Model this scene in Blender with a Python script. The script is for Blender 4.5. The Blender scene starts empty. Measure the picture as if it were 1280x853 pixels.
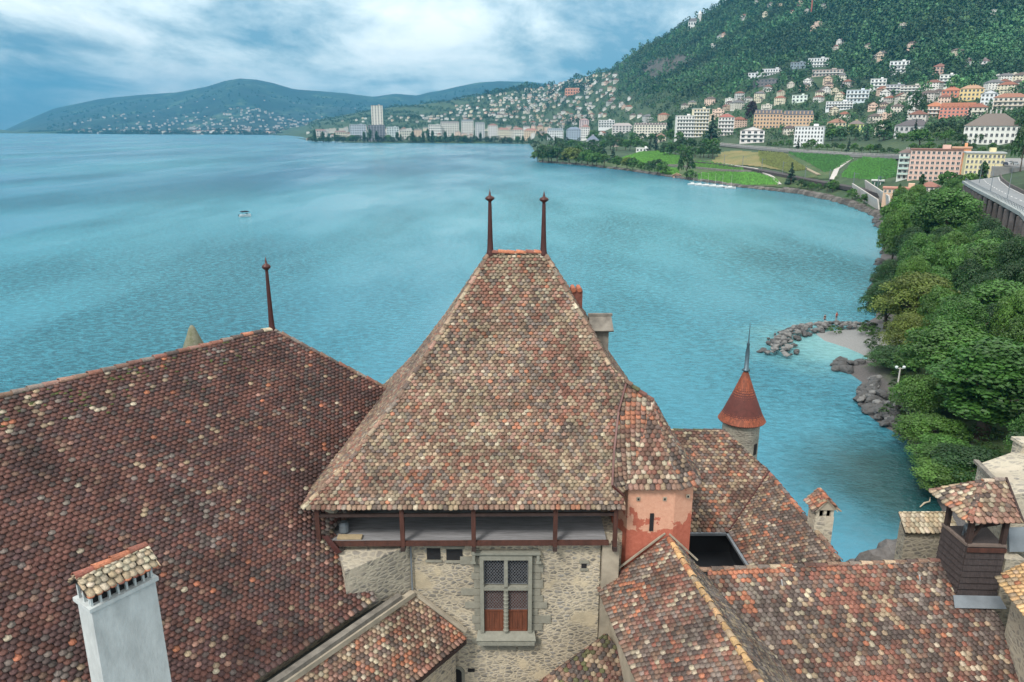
import bpy, math, random
import numpy as np
from mathutils import Vector, Matrix, noise as mnoise
random.seed(7); RNG = np.random.default_rng(7)
SC = bpy.context.scene
COL = SC.collection
R = math.radians
PI = math.pi
# ---------------------------------------------------------------- camera
FPX = 930.0; PITCH = 15.97; HC = 38.0
ct, st = math.cos(R(PITCH)), math.sin(R(PITCH))
cd = bpy.data.cameras.new('camera'); cam = bpy.data.objects.new('camera', cd); COL.objects.link(cam)
cam.location = (0, 0, HC); cam.rotation_euler = (R(90 - PITCH), 0, 0)
cd.sensor_width = 36; cd.lens = FPX / 1280 * 36; cd.clip_start = 0.1; cd.clip_end = 60000
SC.camera = cam
# ---------------------------------------------------------------- sky
SUN_EL, SUN_AZ = 48, 215          # azimuth clockwise from +Y
world = bpy.data.worlds.new('World'); SC.world = world; world.use_nodes = True
def build_world():
    nt = world.node_tree; N = nt.nodes; L = nt.links
    bg = N['Background']; bg.inputs['Strength'].default_value = 0.12
    sky = N.new('ShaderNodeTexSky'); sky.sky_type = 'NISHITA'; sky.sun_disc = False
    sky.sun_elevation = R(SUN_EL); sky.sun_rotation = R(SUN_AZ)
    tc = N.new('ShaderNodeTexCoord')
    sep = N.new('ShaderNodeSeparateXYZ'); L.new(tc.outputs['Generated'], sep.inputs[0])
    def math_(op, a, b=None, clamp=False):
        m = N.new('ShaderNodeMath'); m.operation = op; m.use_clamp = clamp
        for i, v in ((0, a), (1, b)):
            if v is None: continue
            if isinstance(v, (int, float)): m.inputs[i].default_value = v
            else: L.new(v, m.inputs[i])
        return m.outputs[0]
    z = math_('MAXIMUM', sep.outputs[2], 0.0)
    zz = math_('ADD', z, 0.19)
    u = math_('DIVIDE', sep.outputs[0], zz); v = math_('DIVIDE', sep.outputs[1], zz)
    cmb = N.new('ShaderNodeCombineXYZ'); L.new(u, cmb.inputs[0]); L.new(v, cmb.inputs[1])
    def noise(scale, detail, rough, dist=0.0, vec=cmb.outputs[0], off=(0, 0, 0), sc=(1, 1, 1)):
        mp = N.new('ShaderNodeMapping'); L.new(vec, mp.inputs[0]); mp.inputs['Location'].default_value = off; mp.inputs['Scale'].default_value = sc
        n = N.new('ShaderNodeTexNoise'); n.inputs['Scale'].default_value = scale; n.inputs['Detail'].default_value = detail
        n.inputs['Roughness'].default_value = rough; n.inputs['Distortion'].default_value = dist
        L.new(mp.outputs[0], n.inputs['Vector']); return n.outputs['Fac']
    n1 = noise(0.95, 9, 0.56, 0.35, off=(5.3, 1.2, 0), sc=(1, .8, 1))
    n2 = noise(2.6, 7, 0.62, 0.3, off=(9.0, 4.2, 0), sc=(1, .6, 1))
    s = math_('ADD', math_('MULTIPLY', n1, 0.68), math_('MULTIPLY', n2, 0.32))
    # brightness: darker storm cloud low in the west
    rp = N.new('ShaderNodeValToRGB'); L.new(s, rp.inputs[0])
    e = rp.color_ramp.elements
    e[0].position = 0.40; e[0].color = (1.5, 2.9, 3.9, 1)
    e[1].position = 0.59; e[1].color = (8.6, 9.0, 8.9, 1)
    m_ = e.new(0.46); m_.color = (3.7, 4.9, 5.5, 1)
    m_ = e.new(0.52); m_.color = (6.5, 7.4, 7.6, 1)
    # storm veil: direction left of the view and low
    az = math_('ARCTAN2', sep.outputs[0], sep.outputs[1])
    lft = N.new('ShaderNodeMapRange'); lft.interpolation_type = 'SMOOTHSTEP'; L.new(az, lft.inputs[0])
    lft.inputs[1].default_value = R(-40); lft.inputs[2].default_value = R(-6); lft.inputs[3].default_value = 1; lft.inputs[4].default_value = 0
    low = N.new('ShaderNodeMapRange'); low.interpolation_type = 'SMOOTHSTEP'; L.new(math_('ADD', sep.outputs[2], math_('MULTIPLY', math_('SUBTRACT', n2, .5), .12)), low.inputs[0])
    low.inputs[1].default_value = 0.015; low.inputs[2].default_value = 0.125; low.inputs[3].default_value = 1; low.inputs[4].default_value = 0
    veil = math_('MULTIPLY', lft.outputs[0], low.outputs[0], True)
    mx = N.new('ShaderNodeMixRGB'); L.new(math_('MULTIPLY', veil, .93), mx.inputs[0]); L.new(rp.outputs[0], mx.inputs[1]); mx.inputs[2].default_value = (1.0, 2.0, 2.9, 1)
    # an overcast sky is brighter overhead than at the horizon
    br = math_('ADD', math_('MULTIPLY', z, 1.5), 0.68)
    bc = N.new('ShaderNodeVectorMath'); bc.operation = 'SCALE'; L.new(mx.outputs[0], bc.inputs[0]); L.new(br, bc.inputs['Scale']); mx = bc
    up = N.new('ShaderNodeMapRange'); L.new(sep.outputs[2], up.inputs[0]); up.inputs[1].default_value = .22; up.inputs[2].default_value = .6; up.inputs[3].default_value = 0; up.inputs[4].default_value = .85
    um = N.new('ShaderNodeMixRGB'); L.new(up.outputs[0], um.inputs[0]); L.new(bc.outputs[0], um.inputs[1]); um.inputs[2].default_value = (9.0, 8.5, 8.0, 1); mx = um
    mix = N.new('ShaderNodeMixRGB'); mix.inputs[0].default_value = 0.93
    L.new(sky.outputs[0], mix.inputs[1]); L.new(mx.outputs[0], mix.inputs[2])
    L.new(mix.outputs[0], bg.inputs['Color'])
build_world()
sd = bpy.data.lights.new('sun', 'SUN'); sd.energy = 2.2; sd.angle = R(14); sd.color = (1, .95, .88)
so = bpy.data.objects.new('sun', sd); COL.objects.link(so)
_d = Vector((math.sin(R(SUN_AZ)) * math.cos(R(SUN_EL)), math.cos(R(SUN_AZ)) * math.cos(R(SUN_EL)), math.sin(R(SUN_EL))))
so.rotation_euler = (-_d).to_track_quat('-Z', 'Y').to_euler(); so.location = (0, -20, 80)
SC.view_settings.view_transform = 'Standard'; SC.view_settings.look = 'None'
SC.view_settings.exposure = 0.64; SC.view_settings.gamma = 1.0
SC.cycles.volume_bounces = 0; SC.cycles.max_bounces = 5; SC.cycles.diffuse_bounces = 2; SC.cycles.transparent_max_bounces = 4
# ---------------------------------------------------------------- picture pixel (of the 1280 px photo) -> place in the world
def ray(x, y):
    u = (x - 640) / FPX; v = (y - 426.5) / FPX
    Y = ct - v * st; Z = -(st + v * ct)
    return u / Y, Z / Y
def pt(x, y, D):
    a, b = ray(x, y); return Vector((a * D, D, HC + b * D))
def pz(x, y, z):
    a, b = ray(x, y); D = (z - HC) / b; return Vector((a * D, D, z))
def el_z(y, D): return HC + ray(640, y)[1] * D
def px_of(X, Y, Z):
    h = HC - Z; dep = Y * ct + h * st
    return 640 + FPX * X / dep, 426.5 + FPX * (h * ct - Y * st) / dep
# ---------------------------------------------------------------- materials
MATS = {}
def nodes(name):
    m = bpy.data.materials.new(name); m.use_nodes = True
    return m, m.node_tree.nodes, m.node_tree.links, m.node_tree.nodes['Principled BSDF']
def N_noise(N, L, scale, detail=4, rough=.55, vec=None, dist=0):
    n = N.new('ShaderNodeTexNoise'); n.inputs['Scale'].default_value = scale; n.inputs['Detail'].default_value = detail
    n.inputs['Roughness'].default_value = rough; n.inputs['Distortion'].default_value = dist
    if vec is not None: L.new(vec, n.inputs['Vector'])
    return n
def N_ramp(N, L, fac, stops):
    r = N.new('ShaderNodeValToRGB'); L.new(fac, r.inputs[0]); e = r.color_ramp.elements
    while len(e) < len(stops): e.new(.5)
    for el, (p, c) in zip(e, stops):
        el.position = p; el.color = (c[0], c[1], c[2], 1) if not isinstance(c, (int, float)) else (c, c, c, 1)
    return r
def N_mix(N, L, fac, a, b, mode='MIX'):
    m = N.new('ShaderNodeMixRGB'); m.blend_type = mode
    for i, v in ((0, fac), (1, a), (2, b)):
        if isinstance(v, (int, float)): m.inputs[i].default_value = v
        elif isinstance(v, tuple): m.inputs[i].default_value = (*v[:3], 1)
        else: L.new(v, m.inputs[i])
    return m
def N_bump(N, L, h, strength, dist, nrm=None):
    b = N.new('ShaderNodeBump'); b.inputs['Strength'].default_value = strength; b.inputs['Distance'].default_value = dist
    L.new(h, b.inputs['Height'])
    if nrm is not None: L.new(nrm, b.inputs['Normal'])
    return b
def geo_vec(N, L, scale=(1, 1, 1)):
    g = N.new('ShaderNodeNewGeometry'); mp = N.new('ShaderNodeMapping'); mp.inputs['Scale'].default_value = scale
    L.new(g.outputs['Position'], mp.inputs[0]); return mp.outputs[0]
def mat(name, c, rough=.8, vary=.35, scale=6., c2=None, bump=.2, bdist=.01, metal=0, stretch=(1, 1, 1)):
    if name in MATS: return MATS[name]
    m, N, L, P = nodes(name); P.inputs['Roughness'].default_value = rough; P.inputs['Metallic'].default_value = metal
    v = geo_vec(N, L, stretch); n = N_noise(N, L, scale, 6, .65, v)
    c2 = c2 or tuple(x * (1 - vary) for x in c)
    r = N_ramp(N, L, n.outputs['Fac'], [(.32, c2), (.68, c)]); L.new(r.outputs[0], P.inputs['Base Color'])
    n2 = N_noise(N, L, scale * 5, 4, .6, v)
    L.new(N_bump(N, L, n2.outputs['Fac'], bump, bdist).outputs[0], P.inputs['Normal'])
    MATS[name] = m; return m
def mat_tint(name, rough=.85, nscale=30, lo=.72, hi=1.2, lich=None, bump=.4):
    """base colour comes from the 'tint' attribute of each tile / leaf / stone"""
    if name in MATS: return MATS[name]
    m, N, L, P = nodes(name); P.inputs['Roughness'].default_value = rough
    a = N.new('ShaderNodeAttribute'); a.attribute_name = 'tint'
    v = geo_vec(N, L); n = N_noise(N, L, nscale, 4, .7, v)
    r = N_ramp(N, L, n.outputs['Fac'], [(.3, lo), (.7, hi)])
    c = N_mix(N, L, 1., a.outputs['Color'], r.outputs[0], 'MULTIPLY').outputs[0]
    if lich:
        n3 = N_noise(N, L, 17, 6, .8, v); f = N_ramp(N, L, n3.outputs['Fac'], [(.60, 0.), (.66, .7)])
        c = N_mix(N, L, f.outputs[0], c, lich).outputs[0]
        n4 = N_noise(N, L, .8, 6, .72, v); f2 = N_ramp(N, L, n4.outputs['Fac'], [(.33, .5), (.58, 1.12)])
        n5 = N_noise(N, L, 3.2, 6, .75, v, .4); f5 = N_ramp(N, L, n5.outputs['Fac'], [(.60, 0.), (.70, .7)]); c = N_mix(N, L, f5.outputs[0], c, (.055, .05, .036)).outputs[0]
        c = N_mix(N, L, 1., c, f2.outputs[0], 'MULTIPLY').outputs[0]
    L.new(c, P.inputs['Base Color'])
    if bump: L.new(N_bump(N, L, n.outputs['Fac'], bump, .012).outputs[0], P.inputs['Normal'])
    MATS[name] = m; return m
def mat_rubble(name, pal, mortar, size=.24, plaster=None, pf=.5, joint=.05):
    m, N, L, P = nodes(name); P.inputs['Roughness'].default_value = .9
    v0 = geo_vec(N, L)
    wob = N_noise(N, L, 3.5, 3, .6, v0)
    add = N.new('ShaderNodeVectorMath'); add.operation = 'MULTIPLY_ADD'; L.new(wob.outputs['Color'], add.inputs[0]); add.inputs[1].default_value = (.08, .08, .08); L.new(v0, add.inputs[2])
    mp = N.new('ShaderNodeMapping'); mp.inputs['Scale'].default_value = (1 / size, 1 / size, 1.9 / size); L.new(add.outputs[0], mp.inputs[0])
    vo = N.new('ShaderNodeTexVoronoi'); vo.inputs['Scale'].default_value = 1; L.new(mp.outputs[0], vo.inputs['Vector'])
    ed = N.new('ShaderNodeTexVoronoi'); ed.feature = 'DISTANCE_TO_EDGE'; ed.inputs['Scale'].default_value = 1; L.new(mp.outputs[0], ed.inputs['Vector'])
    sep = N.new('ShaderNodeSeparateXYZ'); L.new(vo.outputs['Color'], sep.inputs[0])
    rp = N_ramp(N, L, sep.outputs[0], [(i / (len(pal) - .99), c) for i, c in enumerate(pal)])
    n = N_noise(N, L, 22, 5, .7, v0); var = N_ramp(N, L, n.outputs['Fac'], [(.3, .7), (.7, 1.2)])
    c = N_mix(N, L, 1., rp.outputs[0], var.outputs[0], 'MULTIPLY').outputs[0]
    jf = N_ramp(N, L, ed.outputs['Distance'], [(joint * .5, 1.), (joint * 1.8, 0.)])
    c = N_mix(N, L, jf.outputs[0], c, mortar).outputs[0]
    h = N_ramp(N, L, ed.outputs['Distance'], [(0., 0.), (.28, 1.)]).outputs[0]
    big = N_noise(N, L, .9, 5, .6, v0)
    if plaster:
        pfac = N_ramp(N, L, big.outputs['Fac'], [(pf, 0.), (pf + .06, .85)])
        pl = N_mix(N, L, var.outputs[0], tuple(x * .75 for x in plaster), plaster).outputs[0]
        c = N_mix(N, L, pfac.outputs[0], c, pl).outputs[0]
        h = N_mix(N, L, pfac.outputs[0], h, (.75, .75, .75)).outputs[0]
    st_ = N_noise(N, L, .35, 6, .7, v0); sf = N_ramp(N, L, st_.outputs['Fac'], [(.33, .7), (.55, 1.08)])
    c = N_mix(N, L, 1., c, sf.outputs[0], 'MULTIPLY').outputs[0]
    L.new(c, P.inputs['Base Color'])
    b1 = N_bump(N, L, h, .45, .035); b2 = N_bump(N, L, n.outputs['Fac'], .5, .015, b1.outputs[0])
    L.new(b2.outputs[0], P.inputs['Normal']); MATS[name] = m; return m
# ---------------------------------------------------------------- objects
def tag(o, label=None, cat=None, group=None, kind=None):
    if label: o['label'] = label
    if cat: o['category'] = cat
    if group: o['group'] = group
    if kind: o['kind'] = kind
    return o
def empty(name, loc, label=None, cat=None, group=None):
    o = bpy.data.objects.new(name, None); COL.objects.link(o); o.location = loc; o.empty_display_size = .5
    return tag(o, label, cat, group)
WL = {}   # world location of parents (all unrotated)
def wloc(o):
    v = Vector((0, 0, 0))
    while o is not None: v += o.location; o = o.parent
    return v
def copy_tree(o, parent=None):
    c = o.copy(); COL.objects.link(c); c.parent = parent
    for ch in o.children: copy_tree(ch, c)
    return c
class MB:
    """collects shapes (world coordinates); build() links them as ONE mesh object"""
    def __init__(s): s.v = []; s.f = []; s.m = []; s.c = []; s.cur = (1, 1, 1); s.mi = 0; s.has = False
    def add(s, vs, fs, col=None):
        b = len(s.v); s.v += [tuple(v) for v in vs]; c = col or s.cur
        s.c += [c] * len(vs)
        for f in fs: s.f.append(tuple(i + b for i in f)); s.m.append(s.mi)
        return s
    def box(s, c, size, rz=0, taper=1., col=None, rx=0, ry=0):
        hx, hy, hz = (a / 2 for a in size); M = Matrix.Rotation(rz, 3, 'Z') @ Matrix.Rotation(ry, 3, 'Y') @ Matrix.Rotation(rx, 3, 'X'); c = Vector(c)
        vs = []
        for z in (-hz, hz):
            t = 1 if z < 0 else taper
            for x, y in ((-hx, -hy), (hx, -hy), (hx, hy), (-hx, hy)): vs.append(c + M @ Vector((x * t, y * t, z)))
        return s.add(vs, [(3, 2, 1, 0), (4, 5, 6, 7), (0, 1, 5, 4), (1, 2, 6, 5), (2, 3, 7, 6), (3, 0, 4, 7)], col)
    def prism(s, poly, z0, z1, col=None):
        """poly: ccw list of (x,y); z0,z1 numbers or lists"""
        n = len(poly); a = [z0] * n if isinstance(z0, (int, float)) else z0; b = [z1] * n if isinstance(z1, (int, float)) else z1
        vs = [(p[0], p[1], z) for p, z in zip(poly, a)] + [(p[0], p[1], z) for p, z in zip(poly, b)]
        fs = [tuple(range(n))[::-1], tuple(range(n, 2 * n))] + [(i, (i + 1) % n, n + (i + 1) % n, n + i) for i in range(n)]
        return s.add(vs, fs, col)
    def slab(s, pts, th, col=None):
        """planar polygon (3D points, outward order) with thickness th behind it"""
        pts = [Vector(p) for p in pts]; n = len(pts); nn = Vector((0, 0, 0))
        for i in range(n): nn += (pts[i] - pts[0]).cross(pts[(i + 1) % n] - pts[0])
        nn.normalize()
        if nn.z < -.05: pts = pts[::-1]; nn = -nn
        vs = pts + [p - nn * th for p in pts]
        fs = [tuple(range(n)), tuple(range(n, 2 * n))[::-1]] + [((i + 1) % n, i, n + i, n + (i + 1) % n) for i in range(n)]
        return s.add(vs, fs, col)
    def quad(s, *p, col=None): return s.add(p, [tuple(range(len(p)))], col)
    def bar(s, a, b, w, h=None, up=(0, 0, 1), col=None):
        a = Vector(a); b = Vector(b); h = h or w; d = (b - a).normalized(); up = Vector(up)
        if abs(d.dot(up)) > .98: up = Vector((1, 0, 0))
        x = d.cross(up).normalized(); y = x.cross(d)
        vs = [p + x * i * w / 2 + y * j * h / 2 for p in (a, b) for i, j in ((-1, -1), (1, -1), (1, 1), (-1, 1))]
        return s.add(vs, [(3, 2, 1, 0), (4, 5, 6, 7), (0, 1, 5, 4), (1, 2, 6, 5), (2, 3, 7, 6), (3, 0, 4, 7)], col)
    def tube(s, path, rad, seg=8, col=None):
        path = [Vector(p) for p in path]; n = len(path); rad = [rad] * n if isinstance(rad, (int, float)) else rad
        vs = []; ref = Vector((.31, .95, .07))
        for i, p in enumerate(path):
            d = (path[min(i + 1, n - 1)] - path[max(i - 1, 0)]).normalized()
            r_ = ref if abs(d.dot(ref)) < .95 else Vector((1, 0, 0))
            x = d.cross(r_).normalized(); y = d.cross(x)
            for k in range(seg):
                a = 2 * PI * k / seg; vs.append(p + (x * math.cos(a) + y * math.sin(a)) * rad[i])
        fs = [(i * seg + k, i * seg + (k + 1) % seg, (i + 1) * seg + (k + 1) % seg, (i + 1) * seg + k) for i in range(n - 1) for k in range(seg)]
        fs += [tuple(range(seg))[::-1], tuple(range((n - 1) * seg, n * seg))]
        return s.add(vs, fs, col)
    def lathe(s, base, prof, seg=16, col=None):
        """prof: (radius, z) from bottom to top"""
        bx, by, bz = base; vs = []
        for r, z in prof:
            for k in range(seg):
                a = 2 * PI * k / seg; vs.append((bx + r * math.cos(a), by + r * math.sin(a), bz + z))
        n = len(prof)
        fs = [(i * seg + k, i * seg + (k + 1) % seg, (i + 1) * seg + (k + 1) % seg, (i + 1) * seg + k) for i in range(n - 1) for k in range(seg)]
        fs += [tuple(range(seg))[::-1], tuple(range((n - 1) * seg, n * seg))]
        return s.add(vs, fs, col)
    def ball(s, c, r, sub=8, col=None, sq=(1, 1, 1)):
        vs = []; fs = []; n = sub; m = sub // 2 + 1
        for i in range(m + 1):
            t = PI * i / m
            for k in range(n):
                a = 2 * PI * k / n; vs.append((c[0] + r * sq[0] * math.sin(t) * math.cos(a), c[1] + r * sq[1] * math.sin(t) * math.sin(a), c[2] + r * sq[2] * math.cos(t)))
        fs = [(i * n + k, (i + 1) * n + k, (i + 1) * n + (k + 1) % n, i * n + (k + 1) % n) for i in range(m) for k in range(n)]
        return s.add(vs, fs, col)
    def build(s, name, mats, parent=None, smooth=False, loc=None):
        if not isinstance(mats, (list, tuple)): mats = [mats]
        off = wloc(parent) if parent else Vector((0, 0, 0))
        o = bpy.data.objects.new(name, None) if False else None
        lo = Vector(loc) if loc is not None else Vector((0, 0, 0))
        me = mesh_np(name, np.array(s.v, dtype=np.float64) - np.array(off + lo), s.f, np.array(s.c), s.m if max(s.m, default=0) else None, smooth)
        for m in mats: me.materials.append(m)
        o = bpy.data.objects.new(name, me); COL.objects.link(o); o.parent = parent; o.location = lo
        return o
def mesh_np(name, V, F, C=None, MI=None, smooth=False):
    me = bpy.data.meshes.new(name)
    if isinstance(F, np.ndarray):
        nf, k = F.shape; me.vertices.add(len(V)); me.vertices.foreach_set('co', np.ascontiguousarray(V, dtype=np.float32).ravel())
        me.loops.add(nf * k); me.loops.foreach_set('vertex_index', np.ascontiguousarray(F, dtype=np.int32).ravel())
        me.polygons.add(nf); me.polygons.foreach_set('loop_start', np.arange(0, nf * k, k, dtype=np.int32))
        me.update(calc_edges=True)
    else:
        me.from_pydata([tuple(v) for v in V], [], F); me.update()
    if C is not None and len(C) == len(me.vertices):
        a = me.color_attributes.new('tint', 'FLOAT_COLOR', 'POINT'); cc = np.ones((len(C), 4), dtype=np.float32); cc[:, :3] = C
        a.data.foreach_set('color', cc.ravel())
    if MI is not None: me.polygons.foreach_set('material_index', np.array(MI, dtype=np.int32))
    if smooth: me.polygons.foreach_set('use_smooth', np.ones(len(me.polygons), dtype=bool))
    me.validate(clean_customdata=False) if False else None
    return me
def add_mesh(name, me, mats, parent=None, loc=(0, 0, 0)):
    for m in (mats if isinstance(mats, (list, tuple)) else [mats]): me.materials.append(m)
    o = bpy.data.objects.new(name, me); COL.objects.link(o); o.parent = parent; o.location = loc; return o
# ================================================================ TILES
TC = dict(brown=(.190, .115, .080), red=(.235, .085, .058), orange=(.40, .145, .075), beige=(.36, .275, .180), pale=(.47, .41, .30), dark=(.070, .056, .052),
          grey=(.185, .158, .138), maroon=(.122, .050, .038), lichen=(.29, .24, .165), pink=(.30, .165, .125), moss=(.085, .09, .035), yellow=(.52, .33, .16), plum=(.078, .040, .038))
PALS = {
 'tower': [('brown', .29, 2), ('red', .06, 6), ('orange', .008, 8), ('beige', .24, 2), ('pale', .035, 3), ('dark', .05, 6), ('grey', .13, 3), ('pink', .15, 2), ('lichen', .07, 4)],
 'hall': [('maroon', .52, 1), ('plum', .30, 3), ('dark', .10, 4), ('brown', .07, 3), ('grey', .015, 7), ('orange', .006, 6), ('beige', .006, 8), ('pale', .004, 5), ('pink', .012, 5)],
 'front': [('dark', .34, 3), ('grey', .13, 4), ('brown', .16, 2), ('red', .10, 7), ('orange', .03, 9), ('beige', .09, 3), ('pale', .05, 3), ('maroon', .14, 3)],
 'left': [('grey', .20, 3), ('brown', .24, 2), ('pink', .08, 3), ('red', .12, 4), ('orange', .02, 8), ('dark', .14, 3), ('maroon', .15, 3), ('pale', .06, 3)],
 'grizzle': [('grey', .34, 2), ('lichen', .18, 2), ('beige', .14, 2), ('dark', .20, 2), ('brown', .12, 2)],
 'court': [('dark', .20, 3), ('brown', .26, 2), ('red', .05, 6), ('orange', .012, 9), ('beige', .12, 3), ('pale', .04, 3), ('grey', .14, 2), ('maroon', .1, 3)],
 'low': [('brown', .24, 2), ('pink', .16, 3), ('orange', .02, 8), ('beige', .12, 2), ('pale', .05, 4), ('dark', .20, 3), ('red', .07, 4), ('maroon', .12, 2)],
 'mossy': [('dark', .4, 2), ('moss', .12, 4), ('brown', .34, 2), ('beige', .04, 5), ('maroon', .14, 3)],
 'lichen': [('lichen', .36, 3), ('beige', .18, 3), ('brown', .14, 3), ('orange', .04, 4), ('pale', .12, 3), ('dark', .1, 2), ('pink', .1, 3)],
 'golden': [('yellow', .7, 1), ('beige', .12, 2), ('orange', .1, 3), ('brown', .03, 2)],
 'orange': [('orange', .85, 1), ('red', .12, 2)],
 'cream': [('beige', .4, 2), ('pale', .4, 2), ('lichen', .2, 2)],
}
MUTE = dict(tower=.28, hall=.18, front=.24, left=.26, court=.26, low=.28, orange=.0, golden=.1)
def pick(pal, P, freq=.55, bias=None):
    """one colour per tile, in drifting patches"""
    n = len(P); names = PALS[pal]; W = np.zeros((n, len(names)))
    for j, (c, w, k) in enumerate(names):
        off = Vector((j * 13.7, j * 5.1, 3.3))
        W[:, j] = [math.log(w) + k * mnoise.noise(Vector(p) * freq + off) * .55 + .22 * k * mnoise.noise(Vector(p) * 2.6 + off) for p in P]
    if bias is not None:
        for j, (c, w, k) in enumerate(names): W[:, j] += bias(c, P)
    W = np.exp(W - W.max(1, keepdims=True)); W /= W.sum(1, keepdims=True); u = RNG.random(n)[:, None]
    k = (W.cumsum(1) < u).sum(1).clip(0, len(names) - 1)
    C = np.array([TC[a[0]] for a in names])[k]
    w_ = np.array([a[1] for a in PALS[pal]]); mean = (np.array([TC[a[0]] for a in names]) * w_[:, None]).sum(0) / w_.sum()
    C = C + (mean - C) * MUTE.get(pal, .12)
    return C * (RNG.uniform(.78, 1.18, (n, 1))) * RNG.uniform(.97, 1.03, (n, 3))
TILE = mat_tint('clay tiles', .82, 26, .55, 1.4, (.42, .40, .32))
UNDER = mat('roof battens', (.035, .025, .02), .95)
# rounded (beaver tail) tile outline, p across, q up the slope
def tile_shape(w, e):
    h = w * .468
    out = [(-h, e * 1.75), (-h, e * .36), (-h * .78, e * .12), (-h * .40, .01 * e), (0, -.03 * e), (h * .40, .01 * e), (h * .78, e * .12), (h, e * .36), (h, e * 1.75)]
    return np.array(out)
def interp3(poly, z):
    zs = [p.z for p in poly]
    if z <= zs[0]: return poly[0].copy()
    for a, b in zip(poly[:-1], poly[1:]):
        if a.z <= z <= b.z and b.z > a.z: return a.lerp(b, (z - a.z) / (b.z - a.z))
    return poly[-1].copy()
def tile_face(left, right, pal, w=.165, e=.125, freq=.55, bias=None, adir=None, jit=1., eave=.06, lift=.062, contrast=1.):
    """left/right: edge polylines of a roof face seen from outside, z rising. returns V,F,C arrays of all its tiles, cut clean at hips and ridge"""
    left = [Vector(p) for p in left]; right = [Vector(p) for p in right]
    z0 = max(left[0].z, right[0].z); z1 = min(left[-1].z, right[-1].z)
    A = Vector(adir).normalized() if adir is not None else (right[0] - left[0]).normalized()
    cen = []; ax = []; up = []; rem = []; lim = []; z = z0; row = 0
    while z < z1 - .01:
        Lp, Rp = interp3(left, z), interp3(right, z)
        dz = .10; zn = min(z + dz, z1); zq = zn - dz
        La, Ra = interp3(left, zq), interp3(right, zq); Lb, Rb = interp3(left, zn), interp3(right, zn)
        Ar = (Rp - Lp); wd = Ar.length; Ar = Ar.normalized() if (adir is None and wd > .35) else A
        d = (Lb + Rb) / 2 - (La + Ra) / 2; u = d - Ar * d.dot(Ar); u.normalize()
        if u.z < .05: break
        sL = Lp.dot(A); o = .5 * w * (row % 2); r_ = (z1 - z) / u.z
        zt_ = min(z1, z + 1.75 * e * u.z); Lt, Rt = interp3(left, zt_), interp3(right, zt_)
        l0, l1 = 0., (Lt - Lp).dot(Ar); r0, r1 = (Rp - Lp).dot(Ar), (Rt - Lp).dot(Ar)
        k0 = math.ceil((sL + min(l0, l1) - .45 * w - o) / w); k1 = math.floor((sL + max(r0, r1) + .45 * w - o) / w)
        off = -u * (eave if row == 0 else 0)
        for k in range(k0, k1 + 1):
            x = k * w + o - sL
            cen.append(Lp + Ar * x + off); ax.append(Ar); up.append(u); rem.append(r_); lim.append((l0 - x, l1 - x, r0 - x, r1 - x))
        z += e * u.z; row += 1
    if not cen: return None
    cen = np.array([tuple(c) for c in cen]); ax = np.array([tuple(c) for c in ax]); up = np.array([tuple(c) for c in up]); nr = np.cross(ax, up)
    rem = np.array(rem); lim = np.array(lim)
    n = len(cen); C = pick(pal, cen, freq, bias)
    rot = RNG.normal(0, .03 * jit, n); dq = RNG.normal(0, .007 * jit, n); dp = RNG.normal(0, .004 * jit, n); slip = RNG.random(n) < .012; dq[slip] -= RNG.uniform(.01, .04, slip.sum())
    S = tile_shape(w, e); m = len(S); tail = RNG.normal(lift, .006 * jit, n).clip(.012, .08); head = .004
    tilt = RNG.normal(0, .007 * jit, n); V = np.zeros((n, 2 * m, 3)); ext = 1.75 * e
    for i, (p, q) in enumerate(S):
        pp = p - rot * q + dp; qq = q + rot * p + dq
        qq = np.minimum(qq, np.maximum(rem + .01, .0)); t = np.clip(qq / ext, 0, 1)
        lo_ = lim[:, 0] + (lim[:, 1] - lim[:, 0]) * t; hi_ = lim[:, 2] + (lim[:, 3] - lim[:, 2]) * t
        pp = np.minimum(np.maximum(pp, lo_ - .012), np.maximum(hi_ + .012, lo_ - .012))
        f = 1 - np.clip(q / ext, 0, 1); hgt = head + (tail - head) * f + tilt * (p / w)
        V[:, i] = cen + ax * pp[:, None] + up * qq[:, None] + nr * hgt[:, None]
        V[:, m + i] = V[:, i] - nr * .042
    b = (np.arange(n) * 2 * m)[:, None]
    quads = [np.array(f) + b for f in [(0, 1, 7, 8), (1, 2, 6, 7), (2, 3, 5, 6)]]
    for i in range(0, m - 1): quads.append(np.array((i + 1, i, m + i, m + i + 1)) + b)
    CC = np.repeat(C[:, None], 2 * m, 1); CC[:, m:] *= .30     # damp, dirty butt edges with the shade between courses painted in
    return V.reshape(-1, 3), np.concatenate(quads), CC.reshape(-1, 3), np.array((3, 4, 5)) + b
def tiles_obj(name, faces, parent, material=None):
    Vs, Fs, Cs, Ts = [], [], [], []; b = 0
    for f in faces:
        if f is None: continue
        V, F, C, T = f; Vs.append(V); Fs.append(F + b); Ts.append(T + b); Cs.append(C); b += len(V)
    V = np.concatenate(Vs) - np.array(wloc(parent)); Q = np.concatenate(Fs); T = np.concatenate(Ts)
    me = bpy.data.meshes.new(name); nq, nt = len(Q), len(T)
    me.vertices.add(len(V)); me.vertices.foreach_set('co', V.astype(np.float32).ravel())
    me.loops.add(nq * 4 + nt * 3); me.loops.foreach_set('vertex_index', np.concatenate([Q.ravel(), T.ravel()]).astype(np.int32))
    me.polygons.add(nq + nt); me.polygons.foreach_set('loop_start', np.concatenate([np.arange(nq) * 4, nq * 4 + np.arange(nt) * 3]).astype(np.int32))
    me.update(calc_edges=True)
    a = me.color_attributes.new('tint', 'FLOAT_COLOR', 'POINT'); cc = np.ones((len(V), 4), dtype=np.float32); cc[:, :3] = np.concatenate(Cs)
    a.data.foreach_set('color', cc.ravel())
    return add_mesh(name, me, material or TILE, parent)
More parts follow.
